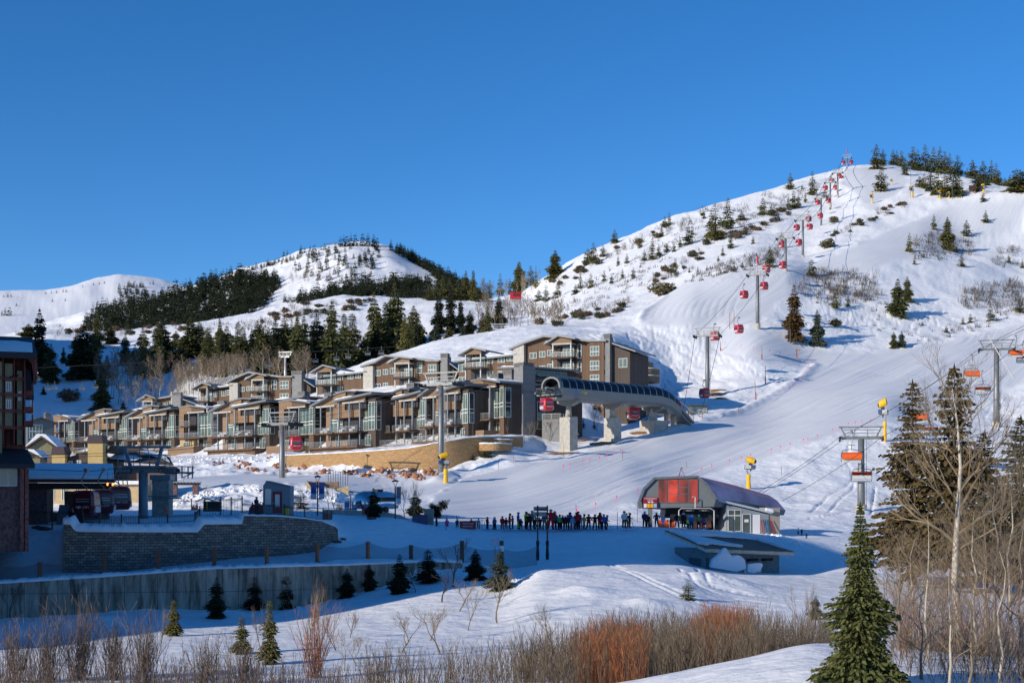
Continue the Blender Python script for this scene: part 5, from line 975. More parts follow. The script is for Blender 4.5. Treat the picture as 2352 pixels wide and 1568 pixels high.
text('ORANGE BUBBLE', .19, WHITE, sg, ((x0+x1)/2, -.43, z1-.16), (R(90), 0, 0)); text('EXPRESS', .19, WHITE, sg, ((x0+x1)/2, -.43, z1-.36), (R(90), 0, 0))
m = MB()
for k in range(2): m.box(x0+.55+k*.35, x0+.80+k*.35, -.43, -.421, z1-.66, z1-.52)
m.obj('symbol', WHITE, sg)
for k, mm in enumerate((WHITE, YEL, YEL, mk('light_blue', (.2, .5, .8), .5))): m = MB(); m.box(x0+.05+k*.39, x0+.38+k*.39, -.43, -.421, z0+.06, z0+.5); m.obj('notice', mm, sg)
# under the canopy
m = MB(); m.box(3.6, 8.6, .5, 1.5, .95, 1.75); m.prism([(3.0, 1.3), (9.5, 1.2), (9.2, 2.5), (3.2, 2.5)], 1.6, 7.5); m.prism([(5.5, .5), (9.4, .4), (9.4, 1.2), (5.5, 1.2)], 3, 7.5); m.obj('drive_unit', BLACK, t)
m = MB(); m.box(1.2, 1.7, 3, 3.5, -1, 2.6); m.box(8.8, 9.5, 5.5, 6.2, -1, 2.6); m.obj('pillar', SP, t)
m = MB()
for x in (2.4, 3.0, 3.7, 6.4, 7.2, 8.0): m.box(x, x+.62, 2.3, 2.8, .15, .65); m.box(x, x+.62, 2.75, 2.85, .65, 1.05)
m.obj('seat_row', ORNG, t)
m = MB(); m.tube([(4.4, -.8, -.3), (4.4, -.8, 2.2), (4.7, -.8, 2.45), (8.1, -.8, 2.45), (8.5, -.8, 2.2), (8.5, -.8, -.6)], .07, 8); m.tube([(6.3, -.8, 2.45), (6.3, -.8, 3.75), (6.1, -.8, 3.85), (5.9, -.8, 3.7)], .05, 6); gt = m.obj('start_gate', CABR, t)
for x in (4.95, 6.75): m = MB(); m.box(x, x+1.25, -.86, -.74, 2.1, 2.44); bd = m.obj('gate_banner', BLACK, gt); text('PARK CITY', .13, WHITE, bd, (x+.62, -.865, 2.2), (R(90), 0, 0))
# lean-to control room
A = PW(1668, 1215, 164); cr = MB(); ax = A.x-O2.x; base = 0
pts = [(ax, 0, 0), (ax+3.5, .6, 0)]
t2 = thing('control_room', 'white lean-to control room with glass door and ski racks against the bubble lift station', 'building', (A.x, A.y, O2.z-.6), R(14))
m = MB(); m.prism([(0, 0), (5.4, 0), (5.4, 2.3), (0, 3.5)], 0, 4.0); m.obj('wall', mk('white_siding', (.26, .29, .32), .6), t2); m = MB(); m.prism([(-1.2, 3.9), (5.6, 2.4), (5.6, 2.65), (-1.2, 4.15)], -.35, 4.2); m.obj('roof', mk('pale_eave', (.45, .50, .55), .5), t2)
m = MB(); m.box(5.41, 6.9, .1, 3.9, 0, 3.1); m.obj('tan_wall', mk('tan_panel', (.33, .28, .23), .7), t2)
window(t2, .2, 1.9, .3, 2.9, 0, 2, [2.2], glass=GLASS); window(t2, 2.0, 3.1, .05, 2.4, 0, 1, 1, glass=GLASS); m = MB(); m.box(3.4, 4.3, -.05, 0, .05, 2.3); m.obj('door', WHITE, t2)
m = MB(); m.box(2.3, 2.8, -.075, -.03, 1.4, 1.75); m.obj('notice', WHITE, t2)
m = MB(); m.tube([(4.9, -.3, 2.9), (5.7, -.35, 2.75), (5.8, -.3, 2.65)], .22, 8); m.obj('snow_roll', SNOW, t2)
for k, (x, mm) in enumerate(((4.5, REDP), (4.75, HUT), (4.95, HUT), (5.15, BLUE), (5.35, HUT), (6.0, REDP))):
    m = MB(); m.bar((x, -.5, -.2), (x-.1-(.3 if k == 5 else 0), -.12, 1.7), .11, .04); o = m.obj('ski', mm); o.location = t2.location; o.rotation_euler = t2.rotation_euler; tag(o, ['red ski upright in the rack by the white door of the control room', 'grey ski first in the row leaning on the rack', 'grey ski second in the row leaning on the rack', 'blue ski standing in the middle of the leaning row', 'grey ski last in the row leaning on the rack', 'red board leaning against the tan end of the control room'][k], 'ski')
# tripod with wire on the station roof
p = O2+Vector((5.1, 3, (1215-1094)*Y0/FP)); t3 = thing('roof_tripod', 'small steel tripod standing on top of the bubble lift station roof', 'tripod', p); m = MB()
for a in (0, 2.1, 4.2): m.tube([(.8*math.cos(a), .8*math.sin(a), -.6), (0, 0, 1.05)], .04, 5)
m.obj('leg_frame', GALV, t3); m = MB(); m.box(-.05, .25, -.06, .06, 1.0, 1.12); m.obj('pulley', GALV, t3)
# --- snow guns
def make_gun():
    t = thing('snow_gun', 'x', 'snow gun'); m = MB(); T = Matrix.Translation((0, 0, 4.2)) @ Matrix.Rotation(R(-18), 4, 'Y') @ Matrix.Rotation(R(90), 4, 'Y')
    m.lathe([(.30, -.7), (.42, -.6), (.46, 0), (.42, .55), (.38, .62)], 16, T=T); b = m.obj('barrel', YEL, t, smooth=False)
    m = MB(); m.lathe([(.37, .63), (.37, .66), (.12, .67)], 16, T=T); m.lathe([(.33, -.72), (.15, -.9)], 12, T=T); m.obj('nozzle_ring', BLACK, b)
    m = MB(); m.bar((0, 0, 2.6), (0, 0, 3.75), .22); m.box(-.28, .28, -.2, .2, 3.5, 3.75); m.obj('neck', BLACK, t); m = MB(); m.box(-.75, -.12, -.4, .3, 3.0, 3.5); m.obj('motor_box', NAVY, t); m = MB(); m.box(-.1, .75, -.35, .3, 2.95, 3.45); m.obj('control_box', mk('grey_box', (.38, .40, .40), .5), t)
    m = MB(); m.bar((.55, 0, 2.9), (.35, 0, 1.9), .2); m.bar((-.7, 0, 2.9), (.9, 0, 2.9), .16); m.bar((.9, 0, 2.9), (.8, 0, 3.6), .12); m.bar((.35, 0, 2.0), (.25, 0, -.5), .22); m.obj('stand', GALV, t)
    m = MB(); m.lathe([(.34, -.1), (.36, .3), (.28, 1.2), (.33, 1.9), (.25, 2.15)], 9, T=Matrix.Translation((.3, 0, 0))); m.obj('pad', YEL, t); return t
sg0 = make_gun()
for k, (px, yb, yt, Y0_, Y1_, s, a, lab) in enumerate([(1019,1108,1038,150,260,1,.3,'yellow snow gun at the foot of the tallest gondola tower'),(1724,1122,1048,175,260,1,2.9,'yellow snow gun behind the purple roof of the bubble lift station'),(2028,1012,914,190,300,1,-.4,'yellow snow gun on a tall post next to the nearer bubble lift tower'),
     (2002,467,444,560,750,1,.2,'faraway yellow snow gun under the summit, next to a bare pole'),(2009,466,443,560,750,1,.2,None),(2048,425,410,640,850,1,0,'faraway yellow snow gun near the lone round fir under the summit'),(2094,454,426,560,750,1,.2,'faraway yellow snow gun at the start of the upper shoulder'),(2157,457,437,560,750,1,.1,'faraway yellow snow gun before the wooden board'),(2179,456,440,560,750,1,.1,'faraway yellow snow gun beside a grey mast'),(2257,446,422,560,750,1,.1,'faraway yellow snow gun farthest along the upper shoulder')]):
    if lab is None: continue
    p = G(px, yb, Y0_, Y1_); s = (yb-yt)*p.y/FP/4.75; c = sg0 if k == 0 else dup(sg0, p, a)
    c.location = p; c.rotation_euler = (0, 0, a); c.scale = (s*1.15 if k > 2 else 1.05, s*1.15 if k > 2 else 1.05, s); c['label'] = lab; c['group'] = 'yellow snow guns'
# ---------------------------------------------------------------- retaining walls
def uvwall(name, pts, tops, bots, thick, m, parent=None, batter=0.0, snow=True, cap=1.0):
    """upright wall following pts (x,y); tops/bots are heights; UV = metres along, metres up"""
    me = bpy.data.meshes.new(name); n = len(pts); vs = []; uv = []; fs = []
    d = [0]
    for i in range(1, n): d.append(d[-1]+math.hypot(pts[i][0]-pts[i-1][0], pts[i][1]-pts[i-1][1]))
    nrm = []
    for i in range(n):
        a = pts[max(0, i-1)]; b = pts[min(n-1, i+1)]; t = Vector((b[0]-a[0], b[1]-a[1])).normalized(); nrm.append(Vector((t.y, -t.x)))
    for i in range(n):
        x, y = pts[i]; k = nrm[i]; bt = batter*(tops[i]-bots[i])
        vs += [(x+k.x*bt, y+k.y*bt, bots[i]), (x, y, tops[i]), (x-k.x*thick, y-k.y*thick, tops[i]), (x-k.x*thick, y-k.y*thick, bots[i])]
    loops = []
    for i in range(n-1):
        a, b = 4*i, 4*(i+1)
        for q, u in (((a, b, b+1, a+1), ((d[i], bots[i]), (d[i+1], bots[i+1]), (d[i+1], tops[i+1]), (d[i], tops[i]))), ((a+1, b+1, b+2, a+2), ((d[i], tops[i]), (d[i+1], tops[i+1]), (d[i+1], tops[i+1]+thick), (d[i], tops[i]+thick))), ((a+3, a+2, b+2, b+3), ((0, 0),)*4)):
            fs.append(q); uv += u
    fs += [(0, 1, 2, 3), (4*n-4, 4*n-1, 4*n-2, 4*n-3)]; uv += [(0, bots[0]), (0, tops[0]), (thick, tops[0]), (thick, bots[0]), (0, bots[-1]), (thick, bots[-1]), (thick, tops[-1]), (0, tops[-1])]
    me.from_pydata(vs, [], fs); l = me.uv_layers.new(name='UVMap'); l.data.foreach_set('uv', [c for p in uv for c in p]); me.materials.append(m); me.update()
    o = bpy.data.objects.new(name, me); COL.objects.link(o)
    if parent: o.parent = parent
    if snow:
        rs = random.Random(n); s = MB(); top = []; 
        for i in range(n):
            x, y = pts[i]; k = nrm[i]; kc = 1+(cap-1)*float(np.clip((n*.66-i)/4, 0, 1)); h = (.12+.2*rs.random()*(1 if cap == 1 else .4))*kc; ov = .12*rs.random()+.05*(kc-1)
            top += [(x+k.x*ov, y+k.y*ov, tops[i]+.005), (x+k.x*ov*.6, y+k.y*ov*.6, tops[i]+h*.7), (x-k.x*thick*.5, y-k.y*thick*.5, tops[i]+h), (x-k.x*(thick+.3), y-k.y*(thick+.3), tops[i]+.005)]
        s.add(top, [(4*i+j, 4*i+4+j, 4*i+5+j, 4*i+1+j) for i in range(n-1) for j in range(3)]+[(0, 1, 2, 3), (4*n-4, 4*n-1, 4*n-2, 4*n-3)]); s.obj('snow_cap', SNOW, o, smooth=True)
    return o
def brickmat(name, c1, c2, mort, bw, bh, ms=.02, off=.5, bump=.9):
    m, t, b = newmat(name); b.inputs['Roughness'].default_value = .9; b.inputs['Specular IOR Level'].default_value = .2
    uv = t.nodes.new('ShaderNodeTexCoord'); br = t.nodes.new('ShaderNodeTexBrick'); br.inputs['Scale'].default_value = 1; br.inputs['Brick Width'].default_value = bw; br.inputs['Row Height'].default_value = bh; br.inputs['Mortar Size'].default_value = ms; br.offset = off
    br.inputs['Color1'].default_value = (*c1, 1); br.inputs['Color2'].default_value = (*c2, 1); br.inputs['Mortar'].default_value = (*mort, 1); br.inputs['Mortar Smooth'].default_value = .2; t.links.new(uv.outputs['UV'], br.inputs['Vector'])
    n = t.nodes.new('ShaderNodeTexNoise'); n.inputs['Scale'].default_value = 3; n.inputs['Detail'].default_value = 6; t.links.new(uv.outputs['UV'], n.inputs['Vector'])
    mx = t.nodes.new('ShaderNodeMix'); mx.data_type = 'RGBA'; mx.blend_type = 'MULTIPLY'; mx.inputs['Factor'].default_value = .6; t.links.new(br.outputs['Color'], mx.inputs['A']); r = t.nodes.new('ShaderNodeValToRGB'); r.color_ramp.elements[0].position = .3; r.color_ramp.elements[0].color = (.45, .45, .45, 1); r.color_ramp.elements[1].position = .65
    t.links.new(n.outputs['Fac'], r.inputs[0]); t.links.new(r.outputs[0], mx.inputs['B']); t.links.new(mx.outputs['Result'], b.inputs['Base Color'])
    u = t.nodes.new('ShaderNodeBump'); u.inputs['Strength'].default_value = bump; u.inputs['Distance'].default_value = .08; u.invert = True; t.links.new(br.outputs['Fac'], u.inputs['Height']); t.links.new(u.outputs[0], b.inputs['Normal']); return m
BLK = brickmat('grey_block', (.36, .29, .24), (.19, .155, .135), (.02, .02, .022), .50, .235, .016)
TANW = brickmat('tan_block', (.46, .29, .145), (.38, .235, .11), (.30, .19, .10), .8, .3, .015, bump=.3)
def concmat():
    m, t, b = newmat('stained_concrete'); b.inputs['Roughness'].default_value = .9; b.inputs['Specular IOR Level'].default_value = .2
    uv = t.nodes.new('ShaderNodeTexCoord'); mp = t.nodes.new('ShaderNodeMapping'); mp.inputs['Scale'].default_value = (1.1, .16, 1); t.links.new(uv.outputs['UV'], mp.inputs[0])
    n = t.nodes.new('ShaderNodeTexNoise'); n.inputs['Scale'].default_value = 1.4; n.inputs['Detail'].default_value = 8; n.inputs['Roughness'].default_value = .7; t.links.new(mp.outputs[0], n.inputs['Vector'])
    r = t.nodes.new('ShaderNodeValToRGB'); e = r.color_ramp.elements; e[0].position = .38; e[0].color = (.13, .105, .08, 1); e[1].position = .6; e[1].color = (.46, .40, .32, 1); t.links.new(n.outputs['Fac'], r.inputs[0])
    br = t.nodes.new('ShaderNodeTexBrick'); br.offset = 0; br.inputs['Scale'].default_value = 1; br.inputs['Brick Width'].default_value = 1.22; br.inputs['Row Height'].default_value = 2.44; br.inputs['Mortar Size'].default_value = .02; br.inputs['Color1'].default_value = (1, 1, 1, 1); br.inputs['Color2'].default_value = (.86, .86, .86, 1); br.inputs['Mortar'].default_value = (.3, .3, .3, 1); t.links.new(uv.outputs['UV'], br.inputs['Vector'])
    mx = t.nodes.new('ShaderNodeMix'); mx.data_type = 'RGBA'; mx.blend_type = 'MULTIPLY'; mx.inputs['Factor'].default_value = 1; t.links.new(r.outputs[0], mx.inputs['A']); t.links.new(br.outputs['Color'], mx.inputs['B']); t.links.new(mx.outputs['Result'], b.inputs['Base Color']); return m
def pathwall(name, pxs, kfoot, topf, botd, thick, m, label, cat, step=6, dY=-.1, batter=0, snow=True, cap=1.0):
    P = []; T = []; B = []; L = sorted(LN[kfoot]); a = [p[0] for p in L]
    xs = np.arange(pxs[0], pxs[1]+.1, step); Yf = pchip(a, [p[1] for p in L], xs); Rf = pchip(a, [p[2] for p in L], xs)
    for px, Y, r in zip(xs, Yf, Rf):
        Y = Y+dY; P.append(((px-CX)/FP*Y, Y)); T.append((HY-topf(px))/FP*Y); B.append((HY-r)/FP*Y-botd)
    o = uvwall(name, P, T, B, thick, m, batter=batter, snow=snow, cap=cap); return tag(o, label, cat)
itp = lambda t: (lambda x: float(np.interp(x, [p[0] for p in t], [p[1] for p in t])))
pathwall('block_wall', (146, 781), 8, itp([(146,1203),(168,1205),(171,1218),(185,1221),(300,1222),(453,1222),(467,1204),(556,1203),(560,1184),(640,1186),(700,1191),(740,1197),(770,1210),(781,1222)]), 1.2, 2.2, BLK, 'long curved retaining wall of dark grey blocks under the lift plaza', 'retaining wall', batter=.07, cap=4.2)
# return of the block wall at its near end
pathwall('concrete_wall', (-60, 1066), 6, itp([(-60,1345),(0,1340),(250,1324),(500,1306),(640,1302),(800,1298),(900,1294),(1000,1290),(1066,1293)]), 1.5, 2.6, concmat(), 'long stained grey concrete wall below the net fence', 'retaining wall')
pathwall('tan_wall', (650, 1205), 14, itp([(650,1046),(747,1042),(850,1036),(938,1029),(1000,1018),(1075,1005),(1120,1003),(1205,1003)]), 1.5, 2.2, TANW, 'long tan rock face wall holding up the ground before the townhouses', 'retaining wall', snow=True)
def arcwall(px0, px1, ytop, h, Y, bulge, label, m, name='terrace_wall', thick=1.2):
    P = []; n = 14
    for k in range(n+1): t = k/n; px = px0+(px1-px0)*t; yy = Y-bulge*math.sin(math.pi*min(1, t*1.0))**.8; P.append(((px-CX)/FP*yy, yy))
    z = (HY-ytop)/FP*Y; o = uvwall(name, P, [z]*(n+1), [z-h]*(n+1), thick, m); return tag(o, label, 'retaining wall')
arcwall(1075,1178,1010,1.6,246,2.0,'upper curved tan terrace wall at the end of the long tan wall',TANW); arcwall(1090,1175,1020,1.2,243,3.0,'lower curved tan terrace wall at the end of the long tan wall',TANW)
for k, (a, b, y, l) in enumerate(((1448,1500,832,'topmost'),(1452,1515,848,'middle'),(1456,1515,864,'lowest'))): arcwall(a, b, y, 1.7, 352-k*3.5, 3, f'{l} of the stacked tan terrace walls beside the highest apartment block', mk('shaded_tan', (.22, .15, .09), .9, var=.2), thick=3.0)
# --- curved stone stair walls behind the banners
t = thing('stair_walls', 'pair of low curved stone walls around steps behind the ski banners', 'wall', PW(703, 1135, 190)); a = MPP(190)
m = MB(); m.box(0, 28*a, 1.5, 2.1, -1, 1.8); m.box(28*a, 70*a, 2.4, 3.0, -1, 1.75); m.obj('stone_wall', mk('brown_stone', (.22, .15, .10), .9, var=.4, vscale=3, bump=.6), t); m = MB(); m.prism([(40*a, -1.2), (98*a, -.2), (98*a, 1.2), (75*a, .9), (62*a, .35), (40*a, -.2)], 0, .4); m.prism([(0, -1), (0, 1.9), (10*a, 1.0), (10*a, -1)], .4, 1.4); m.obj('tan_cap_wall', mk('tan_render', (.50, .38, .22), .9, var=.1), t)
rs = random.Random(4)
for k in range(9): px = 754+k*5.6; p = G(px, 1118+rs.uniform(-3, 6), 185, 220); m = MB(); m.tube([(0, 0, -.3), (0, 0, 2.1+rs.random()*.6)], .035, 5); o = m.obj('thin_pole', BLACK, loc=p); tag(o, 'thin dark marker pole in the row beside the curved stone walls', 'pole', 'thin poles beside the stone walls')
# --- low kerb wall of the plaza
P = []; T = []; B = []
for px, py in [(744,1169),(780,1171),(820,1172),(860,1174),(890,1177),(915,1182),(936,1193)]: Y = 158-(px-744)*.02; P.append(((px-CX)/FP*Y, Y)); T.append((HY-py)/FP*Y); B.append((HY-py)/FP*Y-1.6)
tag(uvwall('plaza_wall', P, T, B, .5, CONC, snow=False), 'low curved concrete wall at the edge of the plaza with the silver trailer', 'wall')
# ---------------------------------------------------------------- fences
WPOST = mk('wood_post', (.30, .13, .06), .85, var=.3, vscale=5, stretch=(1, 1, .2)); IRON = mk('black_iron', (.015, .013, .016), .5, spec=.5)
def netmat():
    m, t, b = newmat('fence_net'); b.inputs['Base Color'].default_value = (.03, .04, .06, 1); b.inputs['Roughness'].default_value = .8
    uv = t.nodes.new('ShaderNodeTexCoord'); br = t.nodes.new('ShaderNodeTexBrick'); br.offset = .5; br.inputs['Scale'].default_value = 1; br.inputs['Brick Width'].default_value = .11; br.inputs['Row Height'].default_value = .09; br.inputs['Mortar Size'].default_value = .011
    br.inputs['Color1'].default_value = br.inputs['Color2'].default_value = (0, 0, 0, 1); br.inputs['Mortar'].default_value = (1, 1, 1, 1); t.links.new(uv.outputs['UV'], br.inputs['Vector']); t.links.new(br.outputs['Fac'], b.inputs['Alpha']); return m
NET = netmat()
posts = [(-20,1290,1345),(91,1290,1340),(240,1277,1325),(364,1260,1318),(492,1255,1313),(613,1254,1308),(729,1247,1303),(845,1243,1300),(944,1251,1299),(1061,1241,1295),(1152,1241,1288)]
pl = []
for k, (px, yt, yb) in enumerate(posts):
    Y = float(np.interp(px, [0, 250, 640, 900, 1065, 1240], [107.5, 109, 111.6, 118, 123, 127])); p = PW(px, yb, Y); p.z = HZ(p.x, p.y); zt = (HY-yt)/FP*Y; m = MB(); r_ = .16; m.box(-r_, r_, -r_, r_, -.5, zt-p.z)
    o = m.obj('fence_post', WPOST if px < 900 else BARK, loc=p, rz=.2); tag(o, 'wooden post of the net fence above the concrete wall' if px != 1152 else 'dark post with a white band at the end of the net fence', 'fence post', 'posts of the net fence' if px != 1152 else None); pl.append((p, zt))
    if px == 1152: m = MB(); m.box(-r_-.01, r_+.01, -r_-.01, r_+.01, zt-p.z-.95, zt-p.z-.45); m.obj('band', WHITE, o)
pe = GY(1234, 127); pl.append((pe, (HY-1262)/FP*127+1.0))
for i in range(len(pl)-1):
    (a, za), (b, zb) = pl[i], pl[i+1]; n = 10; me = bpy.data.meshes.new('net'); vs = []; fs = []; uv = []; L = (b-a).length
    for k in range(n+1):
        t = k/n; p = a.lerp(b, t); zt = min(za, a.z+1.75)*(1-t)+min(zb, b.z+1.75)*t-1.6*t*(1-t); vs += [(p.x, p.y-.18, HZ(p.x, p.y)-.1), (p.x, p.y-.18, zt)]
    for k in range(n): fs.append((2*k, 2*k+2, 2*k+3, 2*k+1)); z0, z1, z2, z3 = vs[2*k][2], vs[2*k+2][2], vs[2*k+3][2], vs[2*k+1][2]; uv += [L*k/n, z0, L*(k+1)/n, z1, L*(k+1)/n, z2, L*k/n, z3]
    me.from_pydata(vs, [], fs); me.uv_layers.new(name='UVMap').data.foreach_set('uv', uv); me.materials.append(NET); o = bpy.data.objects.new('safety_net', me); COL.objects.link(o); tag(o, 'dark safety net span '+('before the posts at the picture edge','in front of the block wall\'s near corner','second along the block wall','third along the block wall','under the middle of the block wall','fifth along the block wall','at the rounded end of the block wall','just past the block wall','above the last stretch of concrete wall','ending at the white banded post','between the white banded post and the sign frame')[i], 'net')
def ironfence(pts, label, h=1.25, gap=.14, name='iron_railing', extra=None):
    """pts: (px, py, Y) of the foot line"""
    P = [PW(*p) for p in pts]; o0 = P[0].copy(); t = thing(name, label, 'railing', o0); b = MB(); q = MB()
    for i in range(len(P)-1):
        a, c = P[i]-o0, P[i+1]-o0; L = (c-a).length; n = max(2, int(L/gap))
        for z in (.12, h-.12, h): b.bar(a+Vector((0, 0, z)), c+Vector((0, 0, z)), .05)
        for k in range(n+1): p = a.lerp(c, k/n); b.bar(p+Vector((0, 0, .1)), p+Vector((0, 0, h)), .028)
    for p in P: q.bar(p-o0+Vector((0, 0, -.4)), p-o0+Vector((0, 0, h+.2)), .11)
    b.obj('bars', IRON, t); q.obj('posts', IRON, t); return t
ironfence([(191,1201,122),(229,1203,121),(279,1204,121.5),(319,1204,122),(385,1203,123.5),(448,1199,125)], 'low black iron railing along the plaza edge over the lower part of the block wall', .72)
ironfence([(448,1199,125.2),(459,1187,126.5),(506,1187,127.5)], 'short black railing stepping up where the block wall rises', .78)
ironfence([(506,1187,127.8),(531,1187,128.4),(556,1184,129)], 'tall black iron gate with a diagonal brace before the lift hut', 1.65)
ironfence([(556,1180,130),(580,1180,131),(604,1180,131.5),(630,1182,132),(654,1184,132.5),(700,1190,133.4),(742,1197,134.5)], 'long black iron railing in front of the lift hut, curving to the wall end', .92)
ironfence([(742,1197,134.6),(752,1202,138),(762,1198,146)], 'dense black railing turning away at the rounded end of the block wall', 1.1, .09)
ironfence([(0,1206,133),(60,1206,134),(120,1207,134.5),(160,1206,135),(188,1202,128)], 'shaded black railing below the brown lodge', 1.35)
ironfence([(395,1165,172),(440,1166,170),(470,1165,168)], 'pipe barrier between the concrete lift pier and the orange cones', .9, .9)
# ---------------------------------------------------------------- lift hut, lamps, trailer and plaza furniture
HUTW = mk('hut_blue_grey', (.19, .23, .26), .7, var=.06)
Yk = 140.; K = PW(604, 1180, Yk); t = thing('lift_hut', 'tilted blue grey lift operator hut with a red framed door', 'hut', K); a = Yk/FP
m = MB(); m.prism([(0, -.5), (62*a, -.5), (62.5*a, 62*a), (45*a, 66*a), (7*a, 75*a), (0, 65*a)], 0, 2.4); m.obj('wall', HUTW, t); m = MB(); m.prism([(7*a, 75.2*a), (63*a, 62.2*a), (63*a, 64*a), (7*a, 77*a)], -.15, 2.6); m.obj('roof', FASC, t)
m = MB(); m.prism([(3*a, 18*a), (20*a, 20*a), (21*a, 59*a), (4*a, 60*a)], -.05, 0); wf = m.obj('window', FASC, t); m = MB(); m.prism([(4.5*a, 20*a), (18.7*a, 21.5*a), (19.5*a, 57.5*a), (5.4*a, 58.2*a)], -.07, -.051); m.obj('pane', mk('sky_glass', (.30, .42, .45), .15, spec=.7), wf)
m = MB(); m.box(22.5*a, 44*a, -.05, 0, 3*a, 52*a); dr = m.obj('door', MAROON, t); m = MB(); m.box(28*a, 38.5*a, -.07, -.051, 16*a, 45*a); m.obj('pane', mk('bright_glass', (.50, .55, .55), .2), dr); m = MB(); m.box(24*a, 25.5*a, -.12, -.05, 24*a, 26*a); m.obj('handle', WHITE, dr)
m = MB(); m.bar((-.05, .2, 58*a), (-.25, .1, 62*a), .06); m.prism([(-.4, 50*a), (-.02, 55*a), (-.1, 57*a), (-.35, 55*a)], .0, .25); m.obj('lamp', BLACK, t)
def lamp(px, yt, yb, Y, bans, label, bl, w, hgt, y0):
    p = PW(px, yb, Y); H = (yb-yt)*MPP(Y); t = thing('street_lamp', label, 'lamp post', p); m = MB(); m.tube([(0, 0, -.5), (0, 0, H*.8)], .075, 8); m.tube([(0, 0, H*.8), (-.25, 0, H*.95)], .03, 5); m.tube([(0, 0, H*.8), (.25, 0, H*.95)], .03, 5); m.obj('post', IRON, t)
    m = MB(); m.lathe([(.36, H*.945), (.38, H*.965), (.1, H)], 12); m.obj('lamp_shade', IRON, t)
    for k, s in enumerate(bans):
        m = MB(); x0, x1 = (s*.12, s*(.12+w)); x0, x1 = min(x0, x1), max(x0, x1); m.box(x0, x1, -.02, .02, H-y0*MPP(Y)-hgt, H-y0*MPP(Y)); bo = m.obj('banner', bl[0], t); z0 = H-y0*MPP(Y)-hgt
        g = MB(); g.box(x0+.005, x1-.005, -.025, -.021, z0, z0+hgt*.30); g.obj('banner_snow', bl[1], bo)
        if bl[2]:
            g = MB(); xm = (x0+x1)/2; g.blob((xm, -.03, z0+hgt*.68), .07, .008, .09, 3, 0, 1); g.prism([(xm-.2, z0+hgt*.35), (xm-.05, z0+hgt*.35), (xm, z0+hgt*.45), (xm+.06, z0+hgt*.35), (xm+.2, z0+hgt*.33), (xm+.13, z0+hgt*.6), (xm-.13, z0+hgt*.62)], -.035, -.026); g.obj('banner_skier', mk('banner_dark', (.03, .05, .22), .7), bo)
            g = MB(); g.box(x0+.004, x1-.004, -.03, -.0251, z0, z0+.08); g.obj('banner_edge', MAROON, bo)
        for z in (z0-.02, z0+hgt+.02): g = MB(); g.bar((0, 0, z), (s*(.16+w), 0, z), .03); g.obj('bracket', IRON, t)
    return t
BB = mk('banner_blue', (.08, .20, .42), .7, var=.15); BP = mk('banner_violet', (.12, .14, .35), .7, var=.2); BSN = mk('banner_white', (.45, .50, .60), .7, var=.2)
lamp(729.6, 1091, 1178, 150, (-1, 1), 'black street lamp carrying two tall ski banners behind the lift hut', (BP, BSN, True), .62, 1.75, 17)
lamp(805.5, 1129, 1172, 163, (-1, 1), 'short street lamp with a pair of blue mountain banners beside the silver trailer', (BB, BSN, False), .62, 1.5, 14)
lamp(907.8, 1101, 1188, 150, (1,), 'tall street lamp with one narrow grey banner past the silver trailer', (mk('banner_grey', (.16, .18, .22), .7, var=.3), BSN, False), .5, 1.75, 17)
p = PW(866, 1178, 160); t = thing('silver_trailer', 'rounded shiny silver trailer parked on the plaza', 'trailer', p, .9); SIL = mk('polished_metal', (.55, .58, .62), .16, metal=.95)
m = MB(); pr = [(-1.2, .5), (-1.25, 1.2), (-1.1, 1.9), (-.7, 2.4), (0, 2.55), (.7, 2.4), (1.1, 1.9), (1.25, 1.2), (1.2, .5)]
def tr(x, k): return [(x, y*k, .5+(z-.5)*k+(1-k)*.5) for y, z in pr]
secs = [tr(-3.3, .25), tr(-3.15, .6), tr(-2.8, .85), tr(-2.2, 1), tr(0, 1), tr(1.6, 1), tr(2.3, .9), tr(2.7, .7), tr(2.9, .3)]; m.add(sum(secs, []), [(i*9+k, (i+1)*9+k, (i+1)*9+(k+1) % 9, i*9+(k+1) % 9) for i in range(8) for k in range(9)]+[tuple(range(9)), tuple(range(80, 71, -1))]); m.obj('body', SIL, t, smooth=True)
m = MB(); m.box(-2.2, 1.8, -1.27, -1.2, 1.35, 1.85); m.box(-3.0, -2.9, -.6, .6, 1.2, 1.7); m.obj('window', CABW, t); m = MB(); m.tube([(-.6, -1.25, .35), (-.6, -1.0, .35)], .36, 14); m.tube([(.3, -1.25, .35), (.3, -1.0, .35)], .36, 14); m.tube([(-.6, 1.25, .35), (-.6, 1.0, .35)], .36, 14); m.obj('wheel', BLACK, t)
m = MB(); m.box(-.3, .6, -.4, .4, 2.5, 2.75); m.obj('vent', IRON, t); m = MB(); m.bar((-3.2, 0, .55), (-4.4, 0, .5), .12); m.obj('hitch', IRON, t)
p = PW(836, 1176, 152); t = thing('deck_chair', 'dark red deck chair on the plaza beside the silver trailer', 'chair', p, .5); m = MB(); m.box(0, .6, 0, .6, .3, .38); m.obj('seat', MAROON, t); m = MB(); m.prism([(0, .3), (.1, .3), (-.25, 1.0), (-.35, 1.0)], 0, .6); m.obj('backrest', MAROON, t); m = MB(); m.box(.0, .08, 0, .6, -.3, .3); m.box(.5, .58, 0, .6, -.3, .3); m.obj('leg_frame', MAROON, t)
p = PW(948, 1202, 150); t = thing('utility_cabinet', 'wide low dark utility cabinet beneath the toppled spruce', 'cabinet', p); m = MB(); m.box(0, 1.55, 0, .9, -.3, .95); m.obj('body', mk('dark_box', (.03, .035, .05), .6), t); m = MB(); m.box(.05, .74, -.03, 0, 0, .85); m.box(.8, 1.5, -.03, 0, 0, .85); m.obj('door', NAVY, t)
